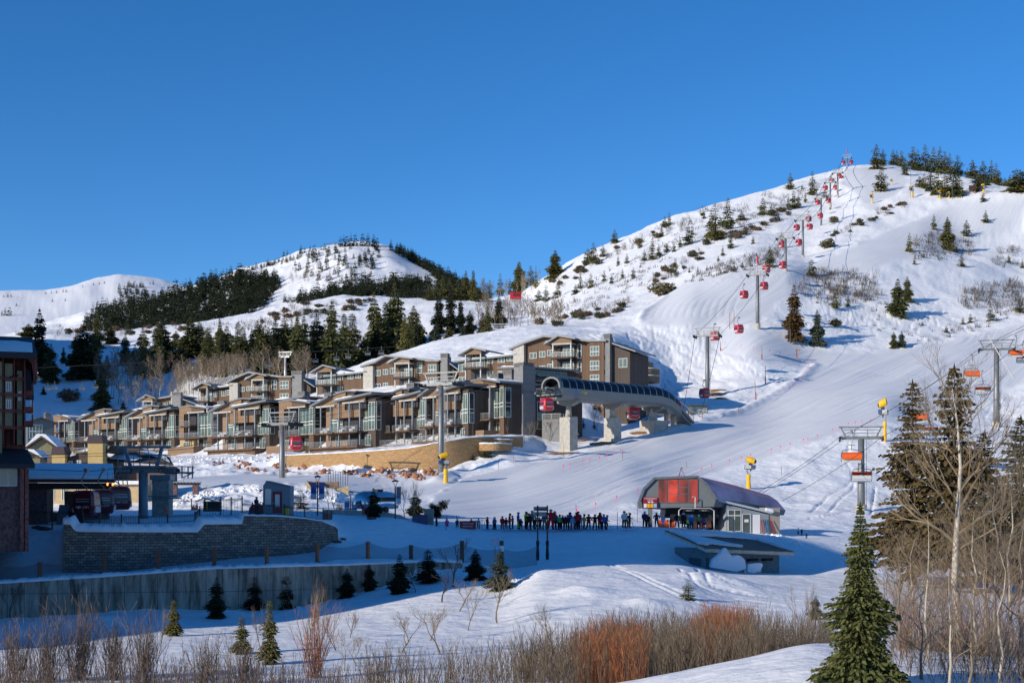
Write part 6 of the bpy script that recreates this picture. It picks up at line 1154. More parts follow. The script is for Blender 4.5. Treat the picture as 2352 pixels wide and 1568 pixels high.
p = PW(974, 1202, 151.5); t = thing('utility_cabinet', 'tall grey utility cabinet beside the lower dark one', 'cabinet', p); m = MB(); m.box(0, 1.02, 0, .8, -.3, 1.62); m.obj('body', mk('mid_grey_box', (.20, .21, .22), .6), t); m = MB(); m.box(.08, .94, -.03, 0, .1, 1.5); m.obj('door', mk('mid_grey_box', (.20, .21, .22)), t)
for px, lab in ((467, 'dark waste bin with an arched lid, first of the pair on the plaza'), (487, 'dark waste bin with an arched lid, second of the pair, nearer the gate')):
    p = PW(px, 1170, 150); t = thing('waste_bin', lab, 'bin', p); m = MB(); m.box(0, .86, 0, .8, -.2, .9); m.obj('body', BLACK, t); m = MB(); m.prism([(-.02, 1.05), (.43, 1.2), (.88, 1.05), (.88, 1.0), (.43, 1.14), (-.02, 1.0)], -.05, .85); m.box(0, .05, 0, .05, .9, 1.05); m.box(.8, .85, 0, .05, .9, 1.05); m.obj('lid', IRON, t)
    if px == 467: m = MB(); m.box(.36, .44, -.03, .0, .0, .85); m.obj('stripe', YEL, t)
p = PW(648, 1183, 137); t = thing('yellow_bin', 'yellow ribbed bin in front of the lift hut corner', 'bin', p); m = MB(); m.lathe([(.3, 0), (.34, .75)], 12, T=Matrix.Translation((.35, .3, 0))); m.obj('body', YEL, t, smooth=False); m = MB(); m.lathe([(.37, .76), (.35, .85)], 12, T=Matrix.Translation((.35, .3, 0))); m.obj('lid', IRON, t)
p = PW(572, 1178, 142); t = thing('snow_machine', 'dark red snow machine parked beside the lift hut', 'vehicle', p); m = MB(); m.prism([(0, 0), (1.4, 0), (1.5, .6), (1.0, .95), (.3, .9), (0, .5)], 0, 1.0); m.obj('body', MAROON, t, bevel=.06); m = MB(); m.tube([(1.0, .2, .9), (1.1, .2, 1.15), (1.1, .8, 1.15), (1.0, .8, .9)], .03, 5); m.obj('handlebar', IRON, t); m = MB(); m.box(-.1, 1.6, .1, .9, -.2, .02); m.obj('track', BLACK, t)
def cone(px, py, Y, s, lab, g=None):
    m = MB(); m.box(-.2, .2, -.2, .2, 0, .04); m.lathe([(.16, .04), (.03, .75)], 12); o = m.obj('traffic_cone', mk('cone_orange', (.85, .09, .02), .5), loc=PW(px, py, Y)); o.scale = (s, s, s); tag(o, lab, 'traffic cone', g)
cone(381,1177,150,1.15,'orange cone standing alone beside the concrete lift pier')
for k, px in enumerate((441.5,444.5,448,452.5)): cone(px, 1171-(k % 2), 148+k*.3, .7 if k != 3 else .95, 'orange cone in the cluster near the railing step', 'cluster of orange cones')
# sign frames
p = GY(1235, 132); zt = (HY-1160)/FP*132-p.z; t = thing('sign_frame', 'tall two legged sign frame seen from behind, dark padding round its feet', 'sign', p, .08); WB = mk('dark_wood', (.055, .03, .022), .8)
for x in (0, .92): m = MB(); m.box(x-.065, x+.065, -.065, .065, -.6, zt); m.obj('post', WB, t); m = MB(); m.lathe([(.13, .0), (.17, .5), (.12, 1.2), (.17, 1.7), (.1, 1.9)], 9, T=Matrix.Translation((x, 0, 0))); m.obj('pad', BLACK, t)
m = MB(); m.box(-.38, 1.0, .07, .11, zt-.52, zt-.12); m.box(-.38, 1.0, .07, .11, zt-1.05, zt-.62); m.obj('board', mk('sign_back', (.25, .26, .27), .6, var=.1), t); m = MB(); m.box(-.1, 1.0, -.1, -.066, zt-.45, zt-.33); m.obj('crossbar', WB, t)
p = GY(1137, 128); t = thing('small_sign', 'small pale square sign on a thin wooden stake in the shaded snow', 'sign', p); m = MB(); m.box(-.03, .03, -.03, .03, -.3, 2.3); m.obj('stake', TAN, t); m = MB(); m.box(-.36, .36, -.04, -.031, 1.55, 2.3); m.obj('board', BSN, t)
p = PW(1056, 1216, 150); t = thing('queue_banner', 'long dark red banner with white words on the queue fence', 'banner', p); m = MB(); m.box(0, 1.75, 0, .03, .05, .95); m.obj('cloth', MAROON, t); text('THIS IS YOUR', .2, WHITE, t, (.87, -.005, .66), (R(90), 0, 0)); text('MOUNTAIN', .2, WHITE, t, (.87, -.005, .36), (R(90), 0, 0)); m = MB(); m.box(-.04, 0, 0, .04, -.3, 1.05); m.box(1.76, 1.8, 0, .04, -.3, 1.05); m.obj('frame', CABR, t)
for px, lab in ((1079, 'silver crowd barrier touching the dark red banner'), (1093, 'silver crowd barrier farther along from the banner')):
    p = PW(px, 1215, 150.5); t = thing('crowd_barrier', lab, 'barrier', p); m = MB(); m.tube([(0, 0, 0), (0, 0, .8), (.1, 0, .95), (.85, 0, .95), (.95, 0, .8), (.95, 0, 0)], .03, 5); m.bar((0, 0, .5), (.95, 0, .5), .03); m.obj('frame', CABR, t)
p = PW(1579, 1217, 158); t = thing('info_board', 'pale blue notice board among the skiers at the lift entrance', 'sign', p); m = MB(); m.box(0, .72, 0, .05, .45, 1.75); m.obj('board', mk('notice_blue', (.18, .30, .45), .6, var=.15), t); m = MB(); m.box(.05, .11, .02, .06, -.3, .45); m.box(.6, .66, .02, .06, -.3, .45); m.obj('leg_frame', IRON, t)
# thin marker poles, wooden stakes, net lines of the piste
g_ = 'slim marker poles along the runs'
for px, yt, yb in [(1025,1186,1217),(1049,1183,1212),(1107,1192,1213),(1323,1158,1180),(1464,1160,1200),(1418,1175,1216),(1444,1175,1208),(1795,1070,1092),(1782,1147,1180),(2073,1165,1195),(1430,1030,1055),(1295,1020,1050),(1145,1060,1080),(1180,1040,1065),(1345,1000,1016),(1990,1030,1060)]:
    p = G(px, yb, 140, 300); m = MB(); m.tube([(0, 0, -.3), (0, 0, (yb-yt)*MPP(p.y))], .03, 5); o = m.obj('marker_pole', mk('pole_dark', (.10, .04, .05), .6), loc=p); tag(o, 'slim dark marker pole stuck in the snow beside the run', 'pole', g_)
for px, yt, yb, lab, dx in [(1750,796,826,'wooden stake at the lower edge of the cat road',0),(1758,840,882,'wooden stake with padded foot halfway down the run edge',0),(1736,876,918,'wooden stake with padded foot lower down the run edge',-2),(1655,785,806,'short leaning stake beside the first uphill tower',0),(1696,935,948,'small dark stake with a long shadow at the run edge',0),(1613,947,963,'stub of a stake at the station tail',0),(1486,940,972,'tall wooden stake under the long station',0),(1577,1060,1074,'broken stake above the bubble lift station',0)]:
    p = G(px, yb, 150, 460); w = MPP(p.y)*1.1; H = (yb-yt)*MPP(p.y); m = MB(); m.bar((0, 0, -.4), (dx*MPP(p.y), 0, H), w); o = m.obj('wooden_stake', WPOST, loc=p); tag(o, lab, 'stake')
    if H > 2.4: m = MB(); m.lathe([(w*1.1, .1), (w*1.2, H*.3), (w*.9, H*.42)], 8); m.obj('pad', MAROON, o)
p = G(1830, 823, 330, 460); m = MB(); m.bar((0, 0, -.4), (0, 0, 2.6), .3); m.bar((-.5, 0, 2.1), (1.0, 0, 2.3), .22); tag(m.obj('trail_sign', WPOST, loc=p), 'dark wooden trail sign with a crosspiece on the cat road', 'sign')
for a, b, r_, lab in (((1610,958,292),(1549,912,283),.10,'pale leaning pole resting by the tail of the long station'),((2328,870,290),(2268,768,292),.12,'long pale leaning pole crossing behind the farther bubble tower')): 
    m = MB(); A = PW(*a); m.tube([(0, 0, 0), tuple(PW(*b)-A)], r_, 6); tag(m.obj('leaning_pole', mk('pale_pole', (.50, .48, .45), .6), loc=A), lab, 'pole')
for px, yt, yb in ((1676,718,755),(1686,712,752),(1815,755,788),(2092,385,455),(2187,400,458),(2163,450,458)):
    p = G(px, yb, 340, 800); m = MB(); m.tube([(0, 0, -.3), (0, 0, (yb-yt)*MPP(p.y))], .09, 5); tag(m.obj('thin_mast', GALV if px > 1800 else WPOST, loc=p), 'thin bare mast standing on the upper ski hill', 'mast', 'thin masts on the upper hill')
p = G(2226, 447, 600, 700); t = thing('trail_board', 'brown wooden trail board on two legs at the top shoulder', 'sign', p); m = MB(); m.box(-.1, .15, 0, .2, -.5, 4); m.box(2.6, 2.85, 0, .2, -.5, 4); m.obj('post', WPOST, t); m = MB(); m.box(-.1, 2.85, -.1, -.01, 2, 4.2); m.obj('board', WB, t)
PNK = mk('pink_flag', (.85, .06, .22), .6); rs = random.Random(31)
for seg in ([(1335,1185),(1500,1128),(1640,1080),(1760,1048)],[(1770,1045),(1860,1018),(1950,984),(2010,975)],[(1640,790),(1760,812),(1865,832),(1840,880),(1780,915)],[(1290,1085),(1380,1062),(1440,1040)]):
    for i in range(len(seg)-1):
        n = 4
        for k in range(n):
            t_ = (k+rs.uniform(-.3, .3))/n; px = seg[i][0]+(seg[i+1][0]-seg[i][0])*t_; py = seg[i][1]+(seg[i+1][1]-seg[i][1])*t_; p = G(px, py, 150, 460); m = MB(); m.tube([(0, 0, -.3), (.03, 0, 1.25)], .018, 4); m.box(0, .18, -.01, .01, .9, 1.2); tag(m.obj('flag_stake', PNK, loc=p), 'tiny pink flagged stake in the line edging the groomed run', 'stake', 'pink stakes along the run edges')
for px, yb, lab in ((1847,1183,'small red flag on a thin pole behind the bubble lift station'),):
    p = G(2107, 1185, 150, 230); m = MB(); m.tube([(0, 0, -.3), (0, 0, 2.6)], .025, 4); m.prism([(0, 2.0), (-.3, 2.25), (0, 2.6)], -.01, .01); tag(m.obj('red_flag', REDP, loc=p), lab, 'flag')
# ---------------------------------------------------------------- shed with brown roof, broken snow slabs
F = PW(1624, 1296, 137); t = thing('block_shed', 'low grey block shed with a sloping brown roof half cleared of snow', 'shed', F, R(22)); SB = mk('grey_blockwork', (.20, .225, .225), .9, var=.2, vscale=3, bump=.5, bscale=7)
m = MB(); m.prism([(0, -1.6), (8.3, -1.6), (8.3, 1.15), (0, 1.5)], 0, 6.6); m.obj('wall', SB, t)
m = MB(); zz = [(-.6, -.9, 1.58), (9.5, -.9, 1.1), (9.5, 7.6, 2.3), (-.6, 7.6, 3.15)]; m.add([(x, y, z) for x, y, z in zz]+[(x, y, z-.32) for x, y, z in zz], [(4, 7, 6, 5), (0, 4, 5, 1), (1, 5, 6, 2), (2, 6, 7, 3), (3, 7, 4, 0)]); m.obj('fascia', mk('raw_timber', (.75, .58, .42), .8, var=.2), t)
m = MB(); m.add([(x*1.01-.05, y*1.01, z+.06) for x, y, z in zz]+[(x*1.01-.05, y*1.01, z+.005) for x, y, z in zz], [(0, 1, 2, 3), (0, 4, 5, 1), (1, 5, 6, 2), (2, 6, 7, 3), (3, 7, 4, 0)]); rf = m.obj('roof', mk('brown_shingle', (.28, .16, .125), .9, var=.3, vscale=6, bump=.8, bscale=12), t)
def rz_(x, y): u = (x+.6)/10.1; v = (y+.9)/8.5; return (1.58*(1-u)+1.1*u)*(1-v)+(3.15*(1-u)+2.3*u)*v
def roofsnow(poly, th, seed):
    rs = random.Random(seed); q = []
    for i in range(len(poly)):
        a, b = poly[i], poly[(i+1) % len(poly)]
        for k in range(5): t_ = k/5; q.append((a[0]*(1-t_)+b[0]*t_+rs.uniform(-.16, .16), a[1]*(1-t_)+b[1]*t_+rs.uniform(-.12, .12)))
    m = MB(); n = len(q); m.add([(x, y, rz_(x, y)+.065) for x, y in q]+[(x, y, rz_(x, y)+.065+th) for x, y in q], [tuple(n+i for i in range(n))]+[(i, (i+1) % n, n+(i+1) % n, n+i) for i in range(n)]); m.obj('roof_snow', SNOW, rf)
roofsnow([(-.3,1.0),(.3,.6),(1.2,1.4),(2.0,1.0),(4.0,.3),(4.4,.7),(2.4,2.0),(1.0,3.0),(.3,5.2),(-.4,7.0)], .22, 1); roofsnow([(-.4,7.3),(0,5.6),(3,5.8),(6,6.2),(9.2,5.8),(9.3,.8),(9.45,2),(9.4,7.5),(4,7.5)], .25, 2)
m = MB(); m.box(-.03, .0, 1.2, 3.6, -1.4, .55); m.obj('door', mk('grey_door', (.08, .09, .095), .7), t)
for x in (4.6, 6.3): m = MB(); m.tube([(x, 0, .35), (x, -.45, .4), (x+.9, -.5, .42)], .13, 10); m.obj('pipe', BLACK, t)
for x in (4.4, 6.0): m = MB(); m.lathe([(.2, 0), (.2, .05), (.12, .05), (.12, .02)], 12, T=Matrix.Translation((x, 0, -.75)) @ Matrix.Rotation(R(90), 4, 'X')); m.obj('vent_ring', WHITE, t)
m = MB(); m.box(-.1, .12, -.1, .05, -1.3, .7); m.obj('meter_box', mk('grey_door', (.08, .09, .095)), t)
def slab(pts, Y, d, lab, tilt=0):
    p = PW(*pts[0], Y); q = [((a-pts[0][0])*MPP(Y), (pts[0][1]-b)*MPP(Y)) for a, b in pts]; bm = bmesh.new(); n = len(q); vs = [bm.verts.new((x, -d/2+.1*math.sin(i*2.1), z)) for i, (x, z) in enumerate(q)]+[bm.verts.new((x*.94+.05, d/2, z*.94)) for x, z in q]
    bm.faces.new(vs[:n]); bm.faces.new(list(reversed(vs[n:]))); [bm.faces.new((vs[i], vs[n+i], vs[n+(i+1) % n], vs[(i+1) % n])) for i in range(n)]; bmesh.ops.recalc_face_normals(bm, faces=bm.faces); me = bpy.data.meshes.new('snow_slab'); bm.to_mesh(me); bm.free(); me.materials.append(SNOW)
    o = bpy.data.objects.new('snow_slab', me); COL.objects.link(o); o.location = p; md = o.modifiers.new('b', 'BEVEL'); md.width = .12; md.segments = 2; tag(o, lab, 'snow block')
slab([(1629,1302),(1634,1283),(1650,1270),(1660,1257),(1666,1256),(1672,1268),(1680,1276),(1690,1272),(1700,1276),(1709,1284),(1713,1305),(1690,1312)], 133.5, 1.4, 'big upright slab of broken snow leaning against the block shed'); slab([(1714,1312),(1716,1294),(1730,1292),(1747,1291),(1751,1296),(1744,1310),(1730,1316)], 133.5, 1.2, 'low block of broken snow beside the big slab at the shed')
# heaps of ploughed snow lumps
rs = random.Random(77)
def lumps(pts, n, Y0_, Y1_, r0, r1, lab, name='snow_lumps', sc=5):
    m = MB()
    for k in range(n):
        t_ = rs.random()*(len(pts)-1); i = int(t_); px = pts[i][0]+(pts[min(i+1, len(pts)-1)][0]-pts[i][0])*(t_-i)+rs.gauss(0, sc); py = pts[i][1]+(pts[min(i+1, len(pts)-1)][1]-pts[i][1])*(t_-i)+rs.gauss(0, sc*.5); p = G(px, py, Y0_, Y1_); r = rs.uniform(r0, r1); m.blob((p.x, p.y, p.z+r*.1), r, r*.9, r*.7, k, .25, 1)
    return tag(m.obj(name, SNOW), lab, 'snow heap', kind='stuff')
lumps([(400,1160),(440,1140),(520,1128),(620,1120),(700,1130),(780,1150)], 260, 160, 210, .1, .38, 'crumbled ploughed snow heaped behind the lift hut')
lumps([(1640,1212),(1680,1208),(1720,1212),(1760,1222),(1800,1235),(1840,1252)], 150, 145, 185, .08, .3, 'crumbly snow piled behind the block shed and along the station', sc=6)
lumps([(1150,1350),(1180,1330),(1200,1322),(1165,1345)], 24, 100, 125, .06, .22, 'loose snow crumbs on the shoulder of the sunlit mound', sc=8)
lumps([(400,1058),(560,1052),(760,1062),(980,1082)], 160, 225, 320, .12, .4, 'broken snow along the bank with red rocks', sc=10)
lumps([(1640,1214),(1700,1240),(1680,1226),(1600,1212)], 30, 146, 160, .1, .3, 'snow crumbs along the queue berm', sc=5)
# red boulders on the bank
RK = mk('red_rock', (.30, .14, .08), .9, var=.3, vscale=1.5, bump=.6, bscale=3); bs = []
for v in range(5): m = MB(); m.blob((0, 0, 0), 1, .8, .65, v, .22, 1); bs.append(m.mesh('boulder', RK))
spots = []
for cx, cy, n, sx_, sy_ in [(487,1064,7,16,5),(560,1068,14,14,8),(585,1080,10,20,5),(640,1072,16,12,8),(655,1084,8,10,4),(700,1072,6,20,6),(745,1084,10,14,5),(620,1052,3,8,2),(690,1058,4,10,2),(800,1086,14,20,4),(840,1090,14,18,5),(880,1084,14,18,5),(905,1095,12,16,4),(935,1090,24,14,8),(985,1088,26,12,6),(965,1098,14,14,5),(900,1075,6,20,3)]:
    for k in range(n): spots.append((cx+rs.gauss(0, sx_*.7), cy+rs.gauss(0, sy_*.6), rs.uniform(.25, .62) if rs.random() < .8 else rs.uniform(.6, .95)))
for k, (x, y, r) in enumerate(spots):
    p = G(x, y, 215, 330); o = bpy.data.objects.new('boulder', bs[k % 5]); COL.objects.link(o); o.location = (p.x, p.y, p.z+r*.15); r *= .8; o.scale = (r, r, r*.9); o.rotation_euler = (rs.random()*3, rs.random()*3, rs.random()*6); tag(o, 'rough red boulder poking out of the snowy bank below the townhouses', 'boulder', 'red boulders on the bank')
for k, (px, py, r, lab) in enumerate([(10,1225,1.1,'big dark boulder under the railing by the picture edge'),(22,1238,.9,'flat dark boulder in the snow below the lodge'),(100,1216,.8,'brown boulder beside the lodge railing'),(86,1213,.6,'smaller boulder next to the brown one by the railing'),(775,1245,.5,'dark stone at the rounded end of the block wall'),(852,1192,.6,'grey stone lying in shaded snow below the silver trailer'),(787,1238,.35,'tiny dark stone near the rounded wall end')]):
    p = G(px, py, 100, 200); o = bpy.data.objects.new('boulder', recolor(bs[k % 5], DARKR) if (DARKR := mk('dark_rock', (.09, .07, .065), .9, var=.3, bump=.6)) else None); COL.objects.link(o); o.location = p; o.scale = (r, r, r*.8); tag(o, lab, 'boulder')
# ---------------------------------------------------------------- brown lodge, an added unseen shadow block, the covered cabin station and the houses behind
RB = mk('red_brown_siding', (.16, .06, .05), (.06, .028, .025), 2.5, f=wave_mat, axis='H', width=.2); RBT = mk('red_brown_trim', (.20, .055, .05), .7, var=.2); OLW = mk('olive_wall', (.22, .22, .14), .85, var=.15); DST = mk('dark_stone', (.15, .085, .08), .9, var=.5, vscale=4, bump=.8, bscale=6)
YL = 116.; o = PW(59, 1207, YL); a = YL/FP; t = thing('brown_lodge', 'dark red brown lodge with a snowy roof, cut off by the picture edge', 'lodge', o, R(19.5))
def lx(px): return (px-59)*a
def lz(py): return (1207-py)*a
m = MB(); m.box(lx(-420), 0, 1.6, 26, -1, lz(806)); m.obj('wall', RB, t)
m = MB()
for px0, px1, y0, z0, z1 in ((-60, 8, -.2, 1150, 832), (14, 31, .3, 985, 835), (40, 52, .7, 1020, 850), (-200, -90, -.2, 1150, 830)): m.box(lx(px0), lx(px1), y0, 1.59, lz(z0), lz(z1))
m.obj('bay', OLW, t)
m = MB()
for py in (868, 905, 942, 980):
    for px0, px1, y in ((-60, 10, -.35), (12, 33, .1), (36, 56, .5)): m.box(lx(px0), lx(px1), y, y+.14, lz(py+5), lz(py-2))
for px in (9, 33, 56): m.box(lx(px), lx(px+2.5), .2, 1.5, lz(1020), lz(815))
m.obj('trim_board', RBT, t)
for k, (px0, px1, y, py) in enumerate([(-30,-8,-.21,890),(-30,-8,-.21,930),(-30,-8,-.21,970),(16,28,.29,885),(16,28,.29,925),(42,50,.69,905)]): window(t, lx(px0), lx(px1), lz(py+14), lz(py-8), y, 2, 1, glass=GLASS)
m = MB()
for py in (895, 932, 965): m.box(lx(58), lx(76), 2, 5, lz(py+9), lz(py-2)); m.bar((lx(74), 2.2, lz(py)), (lx(74), 2.2, lz(py-18)), .12)
m.obj('side_balcony', RBT, t)
# roof: slope facing the viewer, wide overhang past the end wall
m = MB(); x0, x1 = lx(-420), lx(84); P = [(x0, -1.2, lz(812)), (x1, -1.2, lz(814)), (x1-.3, 9, lz(768)*1.0+.75), (x0, 9, lz(768)+.75)]; m.add(P+[(x, y, z-.45) for x, y, z in P], [(0, 1, 2, 3), (4, 7, 6, 5), (0, 4, 5, 1), (1, 5, 6, 2), (2, 6, 7, 3)]); P2 = [(x0, 9, lz(768)+.75), (x1-.3, 9, lz(768)+.75), (x1, 27, lz(814)-2), (x0, 27, lz(814)-2)]; m.add(P2, [(0, 1, 2, 3)]); rf = m.obj('roof', mk('dark_roof', (.03, .028, .035), .7), t)
m = MB(); rs = random.Random(3); top = []
for i in range(14):
    x = x0+(lx(74)-x0)*i/13
    for j in range(6): v = j/5*.62; th = .18+.22*rs.random(); top.append((x, -1.05+10*v, lz(812)+(lz(768)+.75-lz(812))*v*1.0+(.02 if j in (0, 5) or i == 13 else th)))
m.add(top, [(i*6+j, (i+1)*6+j, (i+1)*6+j+1, i*6+j+1) for i in range(13) for j in range(5)]); m.obj('roof_snow', SNOW, rf, smooth=True)
m = MB(); m.prism([(lx(59.2), lz(812)), (lx(83), lz(815)), (lx(85), lz(862)), (lx(76), lz(864)), (lx(72), lz(835)), (lx(59.2), lz(822))], -.6, 9); m.obj('end_overhang', RB, t)
# low annex in front
m = MB(); m.box(lx(-420), lx(62), -3.4, 1.55, -2, lz(1062)); m.obj('annex_wall', DST, t)
m = MB(); P = [(lx(-420), -4.6, lz(1068)), (lx(78), -4.6, lz(1068)), (lx(64), 1.58, lz(1030)), (lx(-420), 1.58, lz(1010))]; m.add(P+[(x, y, z-.35) for x, y, z in P], [(0, 1, 2, 3), (4, 7, 6, 5), (0, 4, 5, 1), (1, 5, 6, 2)]); m.obj('annex_roof', MAT['dark_roof'], t)
window(t, lx(2), lx(41), lz(1117), lz(1075), -3.4, 2, 1, glass=mk('sky_pane', (.10, .17, .20), .12, spec=.8))
for px in (47, 57): m = MB(); m.box(lx(px), lx(px+8), -3.9, -3.41, -2, lz(1078)); m.obj('stone_column', mk('red_stone', (.24, .09, .08), .9, var=.5, vscale=5, bump=.6), t)
m = MB(); m.bar((lx(24), 0, lz(868)), (lx(38), -.6, lz(862)), .08); m.lathe([(.12, 0), (.2, -.15)], 8, T=Matrix.Translation((lx(38), -.6, lz(861)))); m.obj('wall_lamp', IRON, t)
# unseen block added beside the plaza, its roofline shaped to shade walls and queue
wg = MB(); ox, oy, oz = o
prof_ = [(-20, 5.5), (44, 5.5), (44, 3.0), (52, 3.0), (52, 6.5), (63.5, 8.0), (66, 22), (68, 35.5), (88, 35.0), (109, 29.5), (123, 19.4), (140, 12.5), (152, 8.4), (163, 5.0)]
wg.prism([(y-oy, -14-oz) for y in (-20,)]+[(y-oy, z-oz) for y, z in prof_]+[(163-oy, -14-oz)], -76-ox, -62.5-ox, axis='x'); hw_ = wg.obj('unseen_shadow_block', RB, t); hw_.rotation_euler = (0, 0, -R(19.5))
# covered station with parked cabins
Yc = 140.; c0 = PW(75, 1202, Yc); t = thing('cabin_station', 'low dark station hall with a snow covered roof where dark cabins wait', 'lift station', c0, R(15)); b_ = Yc/FP
m = MB(); P = [(-1, 0, 102*b_), (182*b_, 0, 102*b_), (176*b_, 12, 102*b_+1.75), (-1, 12, 102*b_+1.75)]; m.add(P+[(x, y, z-.35) for x, y, z in P], [(0, 1, 2, 3), (4, 7, 6, 5), (0, 4, 5, 1), (1, 5, 6, 2), (2, 6, 7, 3), (3, 7, 4, 0)]); rf = m.obj('roof', MAT['dark_roof'], t)
m = MB(); m.add([(-.9, .2, 102*b_+.03), (179*b_, .2, 102*b_+.03), (174*b_, 10.6, 102*b_+1.6), (-.9, 10.6, 102*b_+1.6)]+[(-.9, .5, 102*b_+.36), (177*b_, .5, 102*b_+.36), (173*b_, 10.3, 102*b_+1.86), (-.9, 10.3, 102*b_+1.86)], [(4, 5, 6, 7), (0, 1, 5, 4), (1, 2, 6, 5), (2, 3, 7, 6)]); m.obj('roof_snow', SNOW, rf)
m = MB(); m.box(-2, 1.3, 1, 12, -1.5, 102*b_-.36); m.box(2.6, 7.2, 9, 12, -1.5, 3.3); m.box(1.3, 2.6, 9, 12, -1.5, 1.0); m.obj('wall', DST, t); m = MB(); m.box(-.5, 178*b_, .6, 1.0, 102*b_-1.0, 102*b_-.36); m.obj('beam', BLACK, t)
m = MB(); m.prism([(2.1, -.6), (3.0, -.6), (3.4, 1.9), (2.5, 1.9)], 1.0, 1.3); m.obj('chute', mk('blue_sheet', (.10, .13, .16), .5), t)
LIT = mk('amber_lamp', (1, .35, .05), .4, emit=(1, .32, .04), estr=2.2)
for px, py in ((247, 1111.5), (259, 1112)): p = Matrix.Rotation(-R(15), 3, 'Z') @ (PW(px, py, 139.5)-c0); m = MB(); m.blob(tuple(p), .11, .11, .17, 1, 0, 1); l = m.obj('lamp', LIT, t); m = MB(); m.bar(tuple(p+Vector((0, 0, .2))), tuple(p+Vector((0, 0, 1.2))), .03); m.obj('lamp_rod', BLACK, t)
# steel portal and concrete pier of the cabin station
p = PW(329, 1182, 150); t = thing('steel_portal', 'blue grey steel lift portal on one thick column with wheels and railings', 'lift portal', p); BS = mk('blue_steel', (.18, .225, .26), .55, metal=.3, var=.12, vscale=3); e = 150/FP
def X(px): return (px-329)*e
def Z(py): return (1182-py)*e
m = MB(); m.tube([(0, 0, -1.5), (0, 0, .6), (0, 0, Z(1080))], [.56, .50, .49], 18); m.obj('column', BS, t, smooth=True)
m = MB(); m.box(X(284), X(386), -.4, .4, Z(1086), Z(1073)); m.box(X(286), X(384), -.9, .9, Z(1073)+.002, Z(1071.5)); m.box(X(386), X(446), -.15, .15, Z(1086), Z(1083)); m.obj('crossbeam', BS, t)
m = MB(); m.bar((X(286), 0, Z(1027)), (X(300), 0, Z(1071)), .33); m.bar((X(372), 0, Z(1027)), (X(361), 0, Z(1071)), .33); m.box(X(269), X(393), -.2, .2, Z(1029), Z(1023.5)); m.obj('top_frame', BS, t)
railing(t, [(X(276), -.9, Z(1071)), (X(384), -.9, Z(1071))], 1.25, 3, 1.5, m=BS); railing(t, [(X(284), .9, Z(1071)), (X(386), .9, Z(1071)), (X(384), -.9, Z(1071))], 1.25, 3, 1.5, m=BS); m = MB(); m.bar((X(345), 0, Z(1071)), (X(338), 0, Z(1015)), .06); m.bar((X(320), 0, Z(1071)), (X(321), 0, Z(1027)), .06); m.obj('cable_stay', IRON, t)
for s0, s1 in ((256, 300), (374, 404)):
    m = MB(); n = 6
    for k in range(n): xx = X(s0+(s1-s0)*k/(n-1)); m.tube([(xx, -.75, Z(1081)), (xx, -.6, Z(1081))], .3, 12); m.tube([(xx, .6, Z(1081)), (xx, .75, Z(1081))], .3, 12)
    m.obj('wheel_train', BLACK, t); m = MB()
    for k in range(n): xx = X(s0+(s1-s0)*k/(n-1)); m.tube([(xx, -.78, Z(1081)), (xx, -.751, Z(1081))], .22, 10)
    m.bar((X(s0), -.68, Z(1077)), (X(s1), -.68, Z(1077)), .12); m.obj('wheel_rim', BS, t)
m = MB(); m.bar((X(404), 0, Z(1084)), (X(444), 0, Z(1087)), .18); 
for px in (418, 432, 442): m.bar((X(px), 0, Z(1070)), (X(px), 0, Z(1098)), .12)
m.bar((X(408), 0, Z(1070)), (X(446), 0, Z(1072)), .1); m.bar((X(420), 0, Z(1096)), (X(442), 0, Z(1086)), .1); m.bar((X(262), 0, Z(1072)), (X(262), 0, Z(1092)), .12)
for px in (270, 280, 290): m.bar((X(px), 0, Z(1086)), (X(px+3), 0, Z(1112)), .09)
m.bar((X(266), 0, Z(1098)), (X(294), 0, Z(1092)), .12); m.obj('rope_catcher', BS, t)
p = PW(349, 1178, 158); t = thing('concrete_pier', 'weathered square concrete pier with a steel platform behind the portal', 'lift pier', p); m = MB(); m.box(0, 1.9, 0, 2, -1, 3.75); m.obj('pier', mk('grey_pier', (.28, .28, .25), .9, var=.3, vscale=2, bump=.4), t); m = MB(); m.box(-.2, 2.1, -.2, 2.2, 3.76, 4.35); m.box(-1.3, 3.0, -.6, 1, 1.85, 2.0); m.box(1.8, 3.4, -.7, -.1, 1.6, 1.75); m.obj('platform', BS, t)
for k, (px, py, Y, a_, lab) in enumerate(((199,1157,131,-4,'dark parked gondola cabin with white number on its flank, first of three'),(238,1154,134,12,'dark parked gondola cabin in the middle of three under the portal'),(274,1146,137,24,'dark parked gondola cabin closest to the thick steel column'))):
    q = PW(px, py, Y); c = dup(cab0, (q.x, q.y, q.z+3.2), R(a_), lab, 'parked dark gondola cabins', scale=1.02)
    for ch in c.children:
        if ch.name.startswith('shell'): ch.data = recolor(ch.data, mk('dark_red_paint', (.10, .006, .012), .35, coat=.4))
    if k == 0: text('6', .42, WHITE, c, (-.35, -1.09, -3.45), (R(97), 0, 0))
rope([PW(-40, 1074, 129), PW(199, 1082, 131), PW(238, 1079, 134), PW(274, 1074, 137), PW(300, 1076, 146)], 'dark rope the parked cabins hang from', sag=0, r=.03)
for py0, py1, l in ((1048, 1040, 'upper'), (1054, 1046, 'lower')): rope([PW(-40, py0, 150), PW(250, py1, 165)], f'{l} of the two thin cables crossing in front of the yellow chimneys', sag=.002, r=.025)
